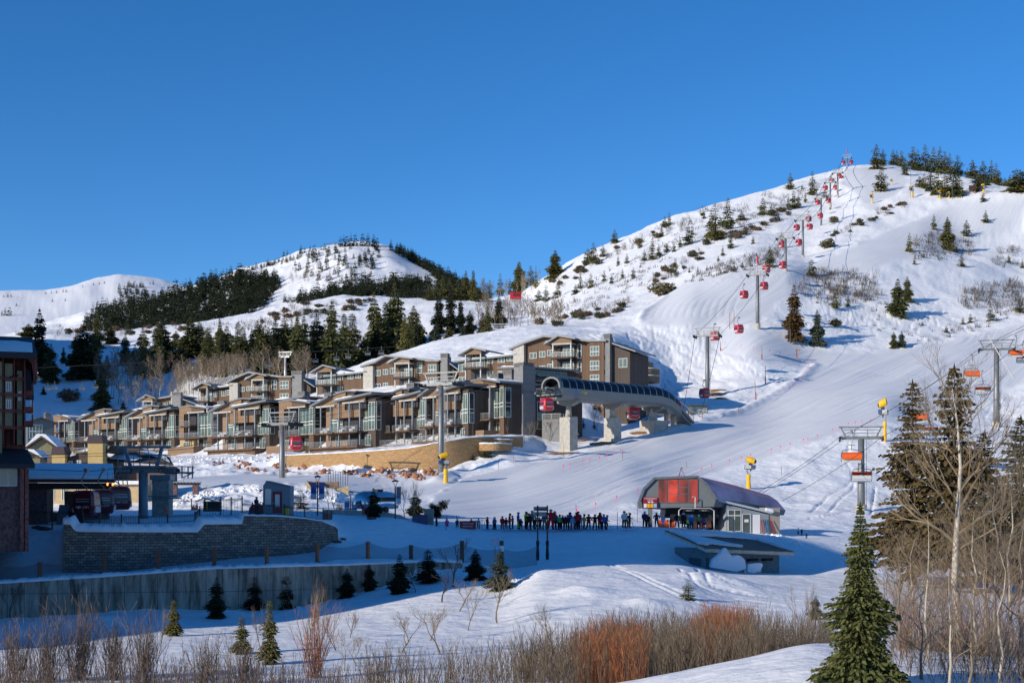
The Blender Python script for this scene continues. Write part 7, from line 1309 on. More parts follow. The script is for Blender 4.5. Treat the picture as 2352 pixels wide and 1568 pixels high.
# houses behind
TANR = mk('yellow_render', (.50, .36, .15), .85, var=.08); TANS = mk('beige_render', (.30, .25, .17), .85, var=.1); ROOFB = mk('brown_tile', (.085, .065, .05), .9, var=.35, vscale=5, bump=.6, bscale=9)
def gable_house(px, py, Y, W, D, H, hr, rz, label, wall, snow=True, cat='house', name='house'):
    t = thing(name, label, cat, PW(px, py, Y), rz); m = MB(); m.prism([(0, -2), (W, -2), (W, H), (W/2, H+hr), (0, H)], 0, D); m.obj('wall', wall, t)
    ov = .6; m = MB(); m.prism([(-ov, H-.25), (W/2, H+hr+.1), (W+ov, H-.25), (W+ov, H+.02), (W/2, H+hr+.42), (-ov, H+.02)], -ov, D+ov); rf = m.obj('roof', ROOFB, t)
    if snow: m = MB(); m.prism([(-ov+.2, H+.15), (W/2, H+hr+.45), (W+ov-.2, H+.15), (W+ov-.4, H+.4), (W/2+.6, H+hr+.7), (W/2-.6, H+hr+.75), (-ov+.4, H+.4)], -ov+.1, D+ov); m.obj('roof_snow', SNOW, rf)
    return t, W, D, H
t, W_, D_, H_ = gable_house(60, 1072, 212, 4.6, 9, 2.6, 1.7, .15, 'olive grey gabled house with a thick snow roof between the lodge and chimneys', mk('olive_grey', (.22, .20, .12), .85, var=.1)); window(t, .8, 2.2, .6, 1.8, 0, 2, 1, glass=GLASS)
t, *_ = gable_house(46, 1078, 200, 2.8, 5, 1.6, .6, .1, 'low side house with a flat cushion of snow beside the lodge corner', mk('olive_grey', (.22, .20, .12)))
t, *_ = gable_house(64, 1008, 300, 5.5, 8, 3.6, .8, .5, 'dark blue grey house with tall glazing beyond the snowy gable', HUT, snow=False); window(t, .3, 3.0, .2, 3.2, 0, 4, 2); chimney_part(t, 4.0, 5.2, 2, 4, 3, 6.0)
t = thing('tiled_house', 'brown tiled house with two yellow chimneys and snow patches behind the station hall', 'house', PW(104, 1070, 186)); e = 186/FP
m = MB(); m.box(0, 108*e, .8, 9, -2, 22*e); m.box(138*e, 270*e, 1.2, 8, -2, 2*e); m.box(108*e, 138*e, 1, 9, -2, 1.3); m.obj('wall', mk('brown_render', (.16, .11, .08), .9, var=.1), t)
m = MB(); m.add([(-6*e, 0, 3*e), (60*e, 0, 20*e), (112*e, 0, 20*e), (100*e, 6, 40*e), (66*e, 6, 38*e), (30*e, 6, 24*e)], [(0, 1, 4, 5), (1, 2, 3, 4)]); m.prism([(52*e, 8*e), (112*e, 8*e), (112*e, 20*e), (84*e, 30*e), (56*e, 20*e)], -.6, .79); m.obj('roof', ROOFB, t)
m = MB(); m.add([(137*e, 0, 12*e), (296*e, 0, 1*e), (250*e, 8, 26*e), (170*e, 8, 50*e), (140*e, 8, 46*e)], [(0, 1, 2, 3, 4)]); m.prism([(138*e, 30*e), (152*e, 48*e), (170*e, 30*e)], -.2, 5); r2 = m.obj('roof', ROOFB, t)
m = MB(); m.add([(145*e, .3, 15*e), (205*e, .3, 11*e), (215*e, 1.6, 17*e), (190*e, 3, 24*e), (150*e, 3.6, 32*e)], [(0, 1, 2, 3, 4)]); m.add([(190*e, 4.3, 36*e), (250*e, 3.2, 18*e), (285*e, .9, 6*e), (255*e, 5, 24*e), (205*e, 7, 40*e)], [(0, 1, 2, 3, 4)])
for k in range(len(m.v)): x, y, z = m.v[k]; m.v[k] = (x, y-.12, z+.12)
m.obj('roof_snow', SNOW, r2)
for x0, x1, z0, z1 in ((56, 66, 4, 12), (74, 86, 5, 13)): window(t, x0*e, x1*e, z0*e, z1*e, -.6, 3, 1, glass=GLASS)
for px0, px1, ytop, cap in ((24, 54, 26, 1044), (106, 140, 50, 1018)):
    m = MB(); m.box(px0*e, px1*e, -1.6, .6, -2, (1070-cap)*e); ch = m.obj('chimney', TANR if 1 else TANS, t); m = MB(); m.prism([((px0-1)*e, (1070-cap)*e), ((px1+1)*e, (1070-cap)*e), ((px1-2)*e, (1070-cap+18)*e), ((px0+2)*e, (1070-cap+18)*e)], -1.75, .75); m.obj('cap', mk('dark_metal_cap', (.06, .04, .045), .6), ch)
t = thing('tan_building', 'tan building with lit windows seen through the station hall', 'building', PW(95, 1178, 185)); m = MB(); m.box(0, 230*e, 0, 5, -1, 66*e); m.obj('wall', mk('tan_render', (.50, .38, .22)), t)
for k in range(6): window(t, (14+k*32)*e, (30+k*32)*e, 28*e, 58*e, 0, 3, 1, glass=mk('green_glass', (.12, .15, .08), .2))
m = MB(); m.prism([(-.5, 66*e), (236*e, 66*e), (232*e, 74*e), (0, 74*e)], -.6, 5.4); m.obj('roof', SNOW, t)
t = thing('pergola', 'low brown pergola with beam ends behind the concrete pier', 'pergola', PW(396, 1128, 178)); m = MB()
for k in range(9): m.bar((k*.42, -.6, 1.0), (k*.42, 1.4, 1.15), .1)
m.bar((-.2, 0, .9), (3.6, 0, .9), .18); m.obj('beam', WB, t); m = MB(); m.box(2.6, 3.3, -.2, .4, -.4, .8); m.box(.1, .6, -.2, .4, -.4, .8); m.obj('pier', DST, t)
# ---------------------------------------------------------------- people
def body_mesh(pose):
    """one skinned surface: legs, trunk, neck, head, arms with hands"""
    J = {'pel': (0, 0, .93), 'bel': (0, 0, 1.08), 'che': (0, 0, 1.32), 'nec': (0, -.01, 1.48), 'hed': (0, -.03, 1.63), 'top': (0, -.03, 1.72),
         'hL': (.10, 0, .90), 'kL': (.12, -.04, .50), 'aL': (.13, 0, .10), 'tL': (.14, -.20, .05), 'hR': (-.10, 0, .90), 'kR': (-.12, -.02, .50), 'aR': (-.13, .03, .10), 'tR': (-.14, -.17, .05),
         'sL': (.19, 0, 1.40), 'eL': (.26, .02, 1.14), 'wL': (.24, -.12, .92), 'fL': (.23, -.17, .85), 'sR': (-.19, 0, 1.40), 'eR': (-.26, .02, 1.14), 'wR': (-.24, -.12, .92), 'fR': (-.23, -.17, .85)}
    J.update(pose); names = list(J); E = [('pel','bel'),('bel','che'),('che','nec'),('nec','hed'),('hed','top'),('pel','hL'),('hL','kL'),('kL','aL'),('aL','tL'),('pel','hR'),('hR','kR'),('kR','aR'),('aR','tR'),('che','sL'),('sL','eL'),('eL','wL'),('wL','fL'),('che','sR'),('sR','eR'),('eR','wR'),('wR','fR')]
    rad = {'pel': .17, 'bel': .165, 'che': .185, 'nec': .075, 'hed': .105, 'top': .08, 'h': .12, 'k': .088, 'a': .075, 't': .06, 's': .10, 'e': .068, 'w': .052, 'f': .055}
    me = bpy.data.meshes.new('b'); me.from_pydata([J[n] for n in names], [(names.index(a), names.index(b)) for a, b in E], []); ob = bpy.data.objects.new('b', me); COL.objects.link(ob)
    sm = ob.modifiers.new('s', 'SKIN'); sl = me.skin_vertices[0] if me.skin_vertices else None
    if sl is None:
        bm = bmesh.new(); bm.from_mesh(me); bm.verts.layers.skin.verify(); bm.to_mesh(me); bm.free(); sl = me.skin_vertices[0]
    for i, n in enumerate(names): r = rad.get(n, rad.get(n[0], .08)); sl.data[i].radius = (r, r*.85 if n in ('pel', 'bel', 'che') else r); sl.data[i].use_root = n == 'pel'
    ob.modifiers.new('u', 'SUBSURF').levels = 1; ob.modifiers['u'].render_levels = 1
    out = bpy.data.meshes.new_from_object(ob.evaluated_get(bpy.context.evaluated_depsgraph_get())); bpy.data.objects.remove(ob); bpy.data.meshes.remove(me)
    out.materials.clear(); [out.materials.append(None) for _ in range(4)]
    for p in out.polygons:
        c = p.center; z = c.z; arm = abs(c.x) > .20 and z > .7
        p.material_index = 3 if (z < .16) else (1 if z < .90 and not arm else (2 if z > 1.50 and c.y < -.06 else (3 if arm and z < .95 and False else 0))); p.use_smooth = True
    return out
POSES = [{}, {'eR': (-.30, -.04, 1.14), 'wR': (-.22, -.30, 1.10), 'fR': (-.18, -.36, 1.12), 'hed': (0, -.06, 1.62), 'top': (0, -.07, 1.70)}, {'kL': (.13, -.14, .50), 'aL': (.13, .06, .10), 'tL': (.14, -.12, .05), 'che': (0, -.08, 1.30), 'nec': (0, -.12, 1.45), 'hed': (0, -.16, 1.58), 'top': (0, -.17, 1.67), 'sL': (.19, -.08, 1.38), 'sR': (-.19, -.08, 1.38), 'wL': (.24, -.28, 1.0), 'fL': (.24, -.34, .96), 'wR': (-.24, -.28, 1.0), 'fR': (-.24, -.34, .96)},
         {'eL': (.34, .04, 1.18), 'wL': (.24, -.02, 1.0), 'fL': (.17, -.05, 1.0), 'eR': (-.34, .04, 1.18), 'wR': (-.24, -.02, 1.0), 'fR': (-.17, -.05, 1.0), 'aR': (-.2, .03, .1), 'tR': (-.23, -.17, .05)}]
BM_ = [body_mesh(p) for p in POSES]
CL = {'black': (.012, .012, .016), 'navy': (.015, .025, .08), 'red': (.45, .015, .02), 'maroon': (.16, .01, .025), 'blue': (.04, .12, .45), 'sky': (.15, .38, .60), 'lime': (.45, .65, .02), 'green': (.10, .42, .12), 'olive': (.20, .22, .07), 'grey': (.15, .16, .17), 'white': (.65, .67, .70), 'pink': (.70, .05, .35), 'teal': (.03, .22, .30), 'purple': (.15, .06, .30), 'plaid': (.13, .15, .22), 'orange': (.75, .20, .02), 'yellow': (.70, .55, .03)}
def cm(c): return mk('cloth_'+c, CL[c], .8, spec=.2, var=.18, vscale=6)
SKIN = mk('face_skin', (.50, .28, .20), .6); HM = {}
def helmet_mesh():
    m = MB(); m.lathe([(.125, -.02), (.135, .04), (.12, .11), (.07, .155), (.01, .165)], 12); return m.mesh('helmet', BLACK, True)
HEL = helmet_mesh(); gm = MB(); gm.box(-.10, .10, -.135, -.09, -.03, .035); GOG = gm.mesh('goggles', mk('goggle_lens', (.05, .03, .02), .1, spec=.8))
sk = MB(); [sk.box(x-.045, x+.045, -.95, .75, -.02, .005) for x in (-.13, .13)]; SKI = sk.mesh('skis', mk('ski_top', (.10, .12, .25), .4)); pm = MB(); pm.bar((.23, -.2, .88), (.36, -.45, 0), .02); pm.bar((-.23, -.2, .88), (-.38, -.40, 0), .02); POL = pm.mesh('poles', IRON)
def person(px, py, Y, hpx, coat, pants, helm, rz, pose, label, group=None, skis=True, poles=True):
    p = PW(px, py, Y); s = hpx*MPP(Y)/1.80; t = thing('person', label, 'person', p, R(rz), group); t.scale = (s*1.2, s*1.15, s)
    o = bpy.data.objects.new('body', BM_[pose]); COL.objects.link(o); o.parent = t
    for i, m in enumerate((cm(coat), cm(pants), SKIN, cm('black'))): o.material_slots[i].link = 'OBJECT'; o.material_slots[i].material = m
    hd = POSES[pose].get('hed', (0, -.03, 1.63)); h = bpy.data.objects.new('helmet', HEL); COL.objects.link(h); h.parent = t; h.location = (hd[0], hd[1]+.015, hd[2]); h.material_slots[0].link = 'OBJECT'; h.material_slots[0].material = cm(helm)
    g = bpy.data.objects.new('goggles', GOG); COL.objects.link(g); g.parent = t; g.location = h.location
    if skis: k = bpy.data.objects.new('skis', SKI); COL.objects.link(k); k.parent = t
    if poles: k = bpy.data.objects.new('poles', POL); COL.objects.link(k); k.parent = t
Q = [ # X on the 4x strip, head row, coat, trousers, helmet, heading, pose
 (120,232,'navy','black','black',80,0,'person in navy alone beside the grey utility cabinet'),(230,252,'pink','black','grey',0,0,'person in a bright pink jacket at the start of the queue'),(336,282,'navy','black','grey',20,2,'person in navy bending behind the first crowd barrier'),(484,276,'black','black','navy',0,0,'person in black between the dark red banner and a barrier'),(560,264,'teal','navy','navy',10,0,'person in dull blue at the last crowd barrier'),
 (652,234,'maroon','black','red',60,0,'person in a dark red coat and red helmet, first of the standing queue'),(715,230,'blue','black','white',100,2,'person in blue leaning on poles behind the red helmeted skier'),(735,240,'olive','black','white',-60,1,None),(808,228,'red','black','grey',30,0,'person in a red jacket with a round dark hat'),(848,242,'navy','maroon','blue',0,0,'small person in dark clothes close to the red jacket with the dark hat'),
 (885,198,'red','black','maroon',90,1,'tall person in a bright red jacket seen from the side'),(918,220,'plaid','black','grey',-80,1,'person in patterned grey facing the tall red jacket'),(975,186,'blue','lime','teal',80,0,'person in a blue jacket and lime green trousers'),(1003,250,'black','black','blue',0,0,None),(1055,180,'lime','black','maroon',70,1,'person in a lime yellow jacket and black trousers'),
 (1086,198,'black','black','black',0,3,None),(1122,172,'grey','black','grey',10,0,'tall person in grey green with a topped hat'),(1152,235,'black','grey','black',60,2,None),(1205,232,'navy','black','lime',-40,2,'person with a lime helmet bending beside the sign leg'),(1250,196,'plaid','olive','grey',20,0,'person in a checked jacket between the two sign legs'),
 (1316,158,'red','red','grey',0,3,'tallest person, in an all red suit with pale stripes'),(1352,174,'plaid','black','white',40,1,'person in dark blue close behind the all red suit'),(1382,222,'teal','navy','teal',0,0,None),(1408,210,'green','black','black',50,0,'person in a light green jacket'),(1440,216,'maroon','black','white',0,0,'person in maroon with a white helmet beside the green jacket'),
 (1468,226,'black','black','black',0,1,None),(1492,212,'navy','black','grey',20,0,None),(1514,186,'blue','grey','navy',30,1,'person in a mid blue jacket in the middle of the queue'),(1546,232,'sky','grey','grey',0,0,'short person in a pale blue jacket'),(1583,190,'maroon','maroon','black',20,0,'person in a long dark red outfit'),(1603,178,'red','black','maroon',-30,1,None),
 (1628,216,'sky','sky','white',10,0,'short person all in turquoise with a white helmet'),(1662,204,'lime','black','black',80,1,'person in a lime jacket with poles stretched out'),(1712,206,'maroon','black','maroon',0,3,'person in a dark red coat with a pale badge'),(1778,208,'black','black','black',0,3,'person in black with white trim and elbows out'),(1828,188,'maroon','black','navy',40,1,'person in a maroon jacket with a pack'),
 (1870,206,'blue','navy','blue',0,0,'person in royal blue at the end of the dense queue'),(1893,212,'navy','black','black',60,2,'last person of the dense queue, in navy with poles'),(2082,174,'white','black','black',30,0,'person in a white and black jacket standing apart'),(2106,196,'black','black','black',0,0,None),(2140,192,'black','black','black',90,1,'person in black with a pink bib beside the white jacket')]
k_ = 0
for X_, hy, coat, pants, helm, rz, pose, lab in Q:
    px = 976+X_/4.552; fy = 1137+(352 if X_ > 560 and X_ < 1950 else 338 if X_ > 1950 else 350)/4.552; hp = (fy-(1137+hy/4.552)+1.5)*1.05; Yp = 150+(k_*7 % 5)*.5; k_ += 1
    hp = max(hp, 24); person(px, fy+.6, Yp, hp, coat, pants, helm, rz, pose, lab or 'person in dark ski clothes half hidden in the dense queue', None if lab else 'half hidden skiers of the queue', poles=lab is not None)
for px, top, foot, coat, pants, helm, rz, pose, lab in [(1480.5,1173,1209,'navy','black','white',20,0,'person in navy with a white helmet just outside the lift entrance'),(1488.5,1180,1209,'black','black','sky',0,0,'person in black with a light blue helmet just outside the lift entrance'),(1508,1176,1208,'navy','navy','green',180,3,'person in navy with green helmet, hands on hips'),(1523,1183,1207,'sky','sky','white',0,0,'person in pale blue beside the notice board'),
    (1540,1189,1208,'black','black','black',40,2,'person in black stooping by the orange seats'),(1555,1178,1208,'black','navy','red',180,0,'person in black with a red helmet under the start gate'),(1570,1177,1210,'black','black','white',180,0,'person in black with a white helmet under the start gate'),(1580,1190,1211,'lime','black','grey',30,0,'small person in lime green among the skiers at the gate'),(1588,1183,1212,'blue','black','white',180,0,'person with a blue pack waiting at the gate'),(1605,1181,1212,'olive','black','white',180,0,'person in a loose olive jacket at the gate'),(1616,1188,1212,'purple','black','black',200,0,'person in purple beside the olive jacket')]:
    person(px, foot+1, 156, foot-top+1, coat, pants, helm, rz, pose, lab)
person(589, 1176, 138, 36, 'navy', 'black', 'grey', 60, 0, 'person in navy with a grey helmet beside the lift hut', skis=False, poles=False)
for px, top, foot, coat, lab in [(1833,1216,1226,'white','person resting low in the snow behind the shed, pale helmet'),(1841,1218,1228,'black','person sitting in the snow behind the shed in dark clothes'),(1852,1224,1236,'navy','person crouched over skis at the foot of the snow slope')]:
    p = G(px, foot, 150, 200); person(px, foot, p.y, 15, coat, 'black', 'blue', 40, 2, lab, poles=False)
# ---------------------------------------------------------------- bare trees, shrubs and thickets
def grow(m, p, d, L, r, depth, rs, nch=3, up=.25, spread=.55, n=3, curv=.12):
    q = [p]; dd = d.copy(); k = 3
    for i in range(k): dd = (dd+Vector((rs.gauss(0, curv), rs.gauss(0, curv), rs.gauss(0, curv*.5)+up*.12))).normalized(); q.append(q[-1]+dd*L/k)
    m.tube(q, [r*(1-.45*i/k) for i in range(k+1)], n if depth > 0 else 3, cap=False)
    if depth <= 0: return
    for c in range(nch):
        t = rs.uniform(.35, 1.0) if c else 1.0; i = min(k-1, int(t*k)); b = q[i].lerp(q[i+1], t*k-i) if t < 1 else q[-1]
        a = rs.uniform(0, 6.28); o = dd.orthogonal().normalized(); o2 = dd.cross(o); s = spread*rs.uniform(.5, 1.3)*(.4 if c == 0 else 1)
        nd = (dd+(o*math.cos(a)+o2*math.sin(a))*s+Vector((0, 0, up*.5))).normalized(); grow(m, b, nd, L*rs.uniform(.55, .8), r*(.6 if c else .62)*rs.uniform(.8, 1.1), depth-1, rs, nch, up, spread, 3, curv)
def baretree(seed, H, r, m_, depth=4, nch=3, trunk=.3, spread=.6, up=.3, stems=1, name='branches'):
    rs = random.Random(seed); m = MB()
    for s in range(stems):
        d = Vector((rs.gauss(0, .08 if stems == 1 else .35), rs.gauss(0, .08 if stems == 1 else .35), 1)).normalized(); grow(m, Vector((0, 0, -.2)), d, H*trunk, r/(stems**.4), depth, rs, nch, up, spread, 5)
    zs = max(v[2] for v in m.v); m.v = [(x*H/zs, y*H/zs, z*H/zs) for x, y, z in m.v]; return m.mesh(name, m_)
def aspen(seed, H, m1, m2, crown=.45, n=16, L=.16, r=.012):
    rs = random.Random(seed); t = MB(); c = MB(); pts = [Vector((rs.gauss(0, .012)*H*i, rs.gauss(0, .012)*H*i, H*i/5)) for i in range(6)]; pts[0].z = -.3
    t.tube(pts, [H*r*(1-i*.17) for i in range(6)], 6)
    for k in range(n): f = crown+(1-crown)*(k/n)**.9; i = min(4, int(f*5)); p = pts[i].lerp(pts[i+1], f*5-i); a = k*2.4; grow(c, p, Vector((math.cos(a), math.sin(a), .75)).normalized(), H*L*(1.25-f), H*r*.5, 3, rs, 3, .35, .5, 3)
    return t.mesh('trunk', m1, True), c.mesh('crown', m2)
GRV = mk('grove_twigs', (.22, .165, .115), .85, var=.2)
AS = [aspen(k, 10, ASPEN, m, c, n) for k, (m, c, n) in enumerate([(GRV, .45, 16), (GRV, .35, 18), (TWIG, .5, 14), (GRV, .4, 16)])]
def put(meshes, loc, s, rz, name, label, cat, group=None, sc=None):
    if len(meshes) == 1:
        o = bpy.data.objects.new(name, meshes[0][1]); COL.objects.link(o); o.location = loc; o.rotation_euler = (0, 0, rz); o.scale = sc or (s, s, s); return tag(o, label, cat, group)
    t = thing(name, label, cat, loc, rz, group); t.scale = sc or (s, s, s)
    for nm, me in meshes: o = bpy.data.objects.new(nm, me); COL.objects.link(o); o.parent = t
    return t
rs = random.Random(12)
for k in range(80):   # aspen grove
    px = 408+k*1.95+rs.uniform(-3, 3); b = 905-(px-412)*.12+rs.uniform(-10, 10); h = rs.uniform(56, 84); p = G(px, b, 425, 600); s = h*MPP(p.y)/10
    put([('trunk', AS[k % 4][0]), ('crown', AS[k % 4][1])], p, s, k, 'aspen_tree', 'pale bare aspen crowded in the grove above the townhouse roofs', 'aspen', 'aspens of the dense grove')
AG = [(aspen(9+k, 10, mk('grey_bark', (.20, .17, .14), .9, var=.3), TWIG, .3, 18)) for k in range(2)]
for k in range(84):
    px = rs.uniform(222, 420) if k < 60 else rs.uniform(560, 720); b = rs.uniform(860, 945) if k < 60 else rs.uniform(870, 900); h = rs.uniform(45, 85); p = G(px, b, 425, 600); a = AG[k % 2] if k % 3 else AS[k % 4]
    put([('trunk', a[0]), ('crown', a[1])], p, h*MPP(p.y)/10, k, 'bare_tree', 'thin leafless tree in the blue shade of the gully', 'bare tree', 'leafless trees of the shaded gully')
for k in range(64):
    px = rs.uniform(1085, 1290); b = rs.uniform(745, 775)-(px-1085)*.06; h = rs.uniform(30, 72); p = G(px, b, 442, 640); a = AG[k % 2] if k % 2 else AS[2]
    put([('trunk', a[0]), ('crown', a[1])], p, h*MPP(p.y)/10, k, 'bare_tree', 'thin leafless tree in the stand behind the white slope', 'bare tree', 'leafless trees behind the white slope')
for k in range(26):
    px = rs.uniform(1100, 1240); p = G(px, rs.uniform(655, 690), 600, 760); put([('trunk', AS[k % 4][0]), ('crown', AS[k % 4][1])], p, rs.uniform(28, 50)*MPP(p.y)/10, k, 'bare_tree', 'tan leafless tree on the saddle skyline between the firs', 'bare tree', 'leafless trees of the saddle')
for k in range(22):
    px = rs.uniform(668, 735); p = G(px, 650+rs.uniform(-25, 10), 1300, 1900); put([('crown', AS[k % 4][1])], p, rs.uniform(16, 26)*MPP(p.y)/10, k, 'bare_tree', 'faint leafless tree in the pale patch of the far hill', 'bare tree', 'leafless patch of the far hill')
# shrubs
BS_ = [baretree(60+k, 2.2, .035, m, 4, 3, .28, .6, .25, 6, 'shrub') for k, m in enumerate((SCR, TWIG, SCR))]
def leafy(seed, m_):
    rs_ = np.random.RandomState(seed); n = 620; u = rs_.normal(0, 1, (n, 3)); u /= np.linalg.norm(u, axis=1)[:, None]; r = rs_.rand(n)**.35; lob = 1+.3*np.sin(u[:, 0]*5+seed)*np.cos(u[:, 1]*4)
    c = u*(r*lob)[:, None]*np.array([1.35, 1.2, .85])+np.array([0, 0, .85]); c[:, 2] = np.abs(c[:, 2]); a = rs_.normal(0, 1, (n, 3))*.10; b = rs_.normal(0, 1, (n, 3))*.10
    return quads_mesh('scrub_bush', np.stack([c-a-b*.4, c-b, c+a-b*.2, c+b], 1), m_)
LF = [leafy(k, m) for k, m in enumerate((OLV, mk('dark_scrub', (.055, .055, .028), .85, var=.3, vscale=1.5), OLV, mk('brown_scrub', (.13, .085, .05), .85, var=.3, vscale=1.5)))]
ZN = [('scrub', [(1262,655),(1340,612),(1450,555),(1560,505),(1600,490),(1640,472),(1700,458),(1560,520),(1450,580),(1340,635),(1280,668)], 44, 8, 16, 560, 820, 'olive scrub oak along the skyline of the ski hill', 'scrub along the skyline'),
 ('scrub', [(1612,552),(1680,530),(1760,500),(1806,478),(1812,498),(1740,535),(1660,560),(1615,572)], 40, 9, 18, 480, 760, 'dark scrub oak in the dense belt across the open slope', 'scrub belt across the slope'),
 ('scrub', [(1494,640),(1560,600),(1612,572),(1620,590),(1560,625),(1500,660)], 26, 8, 15, 470, 700, 'scrub oak at the lower end of the belt on the open slope', 'lower scrub belt'),
 ('scrub', [(1258,742),(1300,722),(1400,704),(1462,686),(1462,705),(1400,728),(1320,745),(1265,758)], 38, 9, 18, 405, 560, 'olive bush along the lip above the ski tracks', 'bushes along the lip'),
 ('scrub', [(1985,505),(2040,478),(2088,462),(2090,475),(2040,495),(1990,515)], 18, 7, 14, 500, 680, 'olive bush in the row below the upper shoulder', 'bush row under the shoulder'),
 ('scrub', [(1895,548),(1940,525),(1978,508),(1980,522),(1940,540),(1900,560)], 14, 7, 13, 480, 680, 'dark bush in the row edging the upper run', 'bush row at the upper run'),
 ('scrub', [(560,735),(700,700),(860,690),(860,706),(720,730),(600,760)], 44, 8, 16, 600, 760, 'brown green bush on the sunlit crest behind the gully', 'bushes on the sunlit crest'),
 ('scrub', [(0,762),(60,748),(320,752),(420,748),(420,762),(300,772),(60,775),(0,780)], 36, 8, 16, 600, 760, 'bush along the crest above the brown lodge', 'bushes above the lodge'),
 ('shrub', [(1822,640),(1900,618),(2015,640),(2030,690),(1960,705),(1880,700),(1835,672)], 60, 10, 22, 440, 560, 'grey leafless oak in the thicket right of the rusty fir'.replace('right of', 'uphill of'), 'leafless oaks by the rusty fir'),
 ('shrub', [(2085,555),(2150,530),(2230,560),(2232,590),(2160,602),(2095,595)], 46, 9, 18, 490, 620, 'leafless oak in the grey patch around the ragged tall fir', 'leafless oaks of the upper patch'),
 ('shrub', [(2205,665),(2352,640),(2352,715),(2280,722),(2215,710)], 46, 10, 20, 420, 560, 'leafless oak in the brown patch near the picture edge', 'leafless oaks at the edge patch'),
 ('shrub', [(2270,590),(2352,565),(2352,620),(2280,618)], 20, 9, 16, 480, 620, 'small leafless oak high near the picture edge', 'small oaks near the edge'),
 ('shrub', [(2110,772),(2200,745),(2352,705),(2352,725),(2220,768),(2130,785)], 30, 7, 12, 380, 520, 'low reddish twig bush beside the wide run', 'twig bushes beside the run'),
 ('shrub', [(1560,650),(1640,610),(1760,575),(1800,560),(1790,600),(1700,625),(1600,640)], 70, 7, 14, 470, 640, 'small bare bush dotted over the slope under the scrub belt', 'bare bushes under the scrub belt'),
 ('shrub', [(1400,600),(1520,560),(1640,500),(1800,470),(1780,440),(1640,480),(1500,530),(1420,570)], 60, 6, 12, 560, 820, 'tiny bare bush dotted over the open upper slope', 'bare bushes of the upper slope')]
SPC = []
for kind, poly, n, h0, h1, y0, y1, lab, grp in ZN:
    for k, (x, y, h) in enumerate(scatter(poly, n, len(poly)*7+n, 0, 0, h0, h1, 5)):
        p = G(x, y, y0, y1)
        if kind == 'shrub' and k >= n//2:
            hm = h*MPP(p.y)*1.15; rq = random.Random(k); SPC.extend([(p+Vector((rq.gauss(0, hm*.35), rq.gauss(0, hm*.35), -.1)), hm*rq.uniform(.5, 1.1), .35) for _ in range(11)]); continue
        lf_ = kind == 'scrub' and k % 2; s = h*MPP(p.y)/(2.2 if lf_ else 1.9); me = LF[k % 4] if lf_ else BS_[k % 3]
        put([('x', me)], p, s, k*1.3, 'scrub_bush' if lf_ else 'bare_shrub', lab, 'bush', grp, sc=(s*(1.05+.5*((k*37) % 10)/10), s*1.1, s*(.8+.5*((k*53) % 10)/10)))
for px, b, w, h, me, lab in [(1522,678,66,34,0,'big rounded olive bush at the edge of the groomed bowl'),(1918,750,32,20,2,'spiky olive bush in the tracked dip under the leafless oaks'),(1240,745,26,18,3,'brown bush beside the smooth snow hump'),(1916,512,22,18,0,'round olive bush near the fifth tower'),(1900,570,34,22,2,'spreading olive bush on the upper slope'),(158,922,50,34,3,'reddish twiggy bush alone in the blue shaded gully'),(1335,905,18,10,0,'small bush by the stacked terrace walls'),(1110,1050,30,16,0,'bushy clump on the tan terrace')]:
    p = G(px, b, 240 if 1000 < px < 1400 and b > 800 else 400, 760); put([('x', LF[me])], p, 1, px, 'scrub_bush', lab, 'bush', None, sc=(w*MPP(p.y)/2.7, w*MPP(p.y)/2.7, h*MPP(p.y)/2.0))
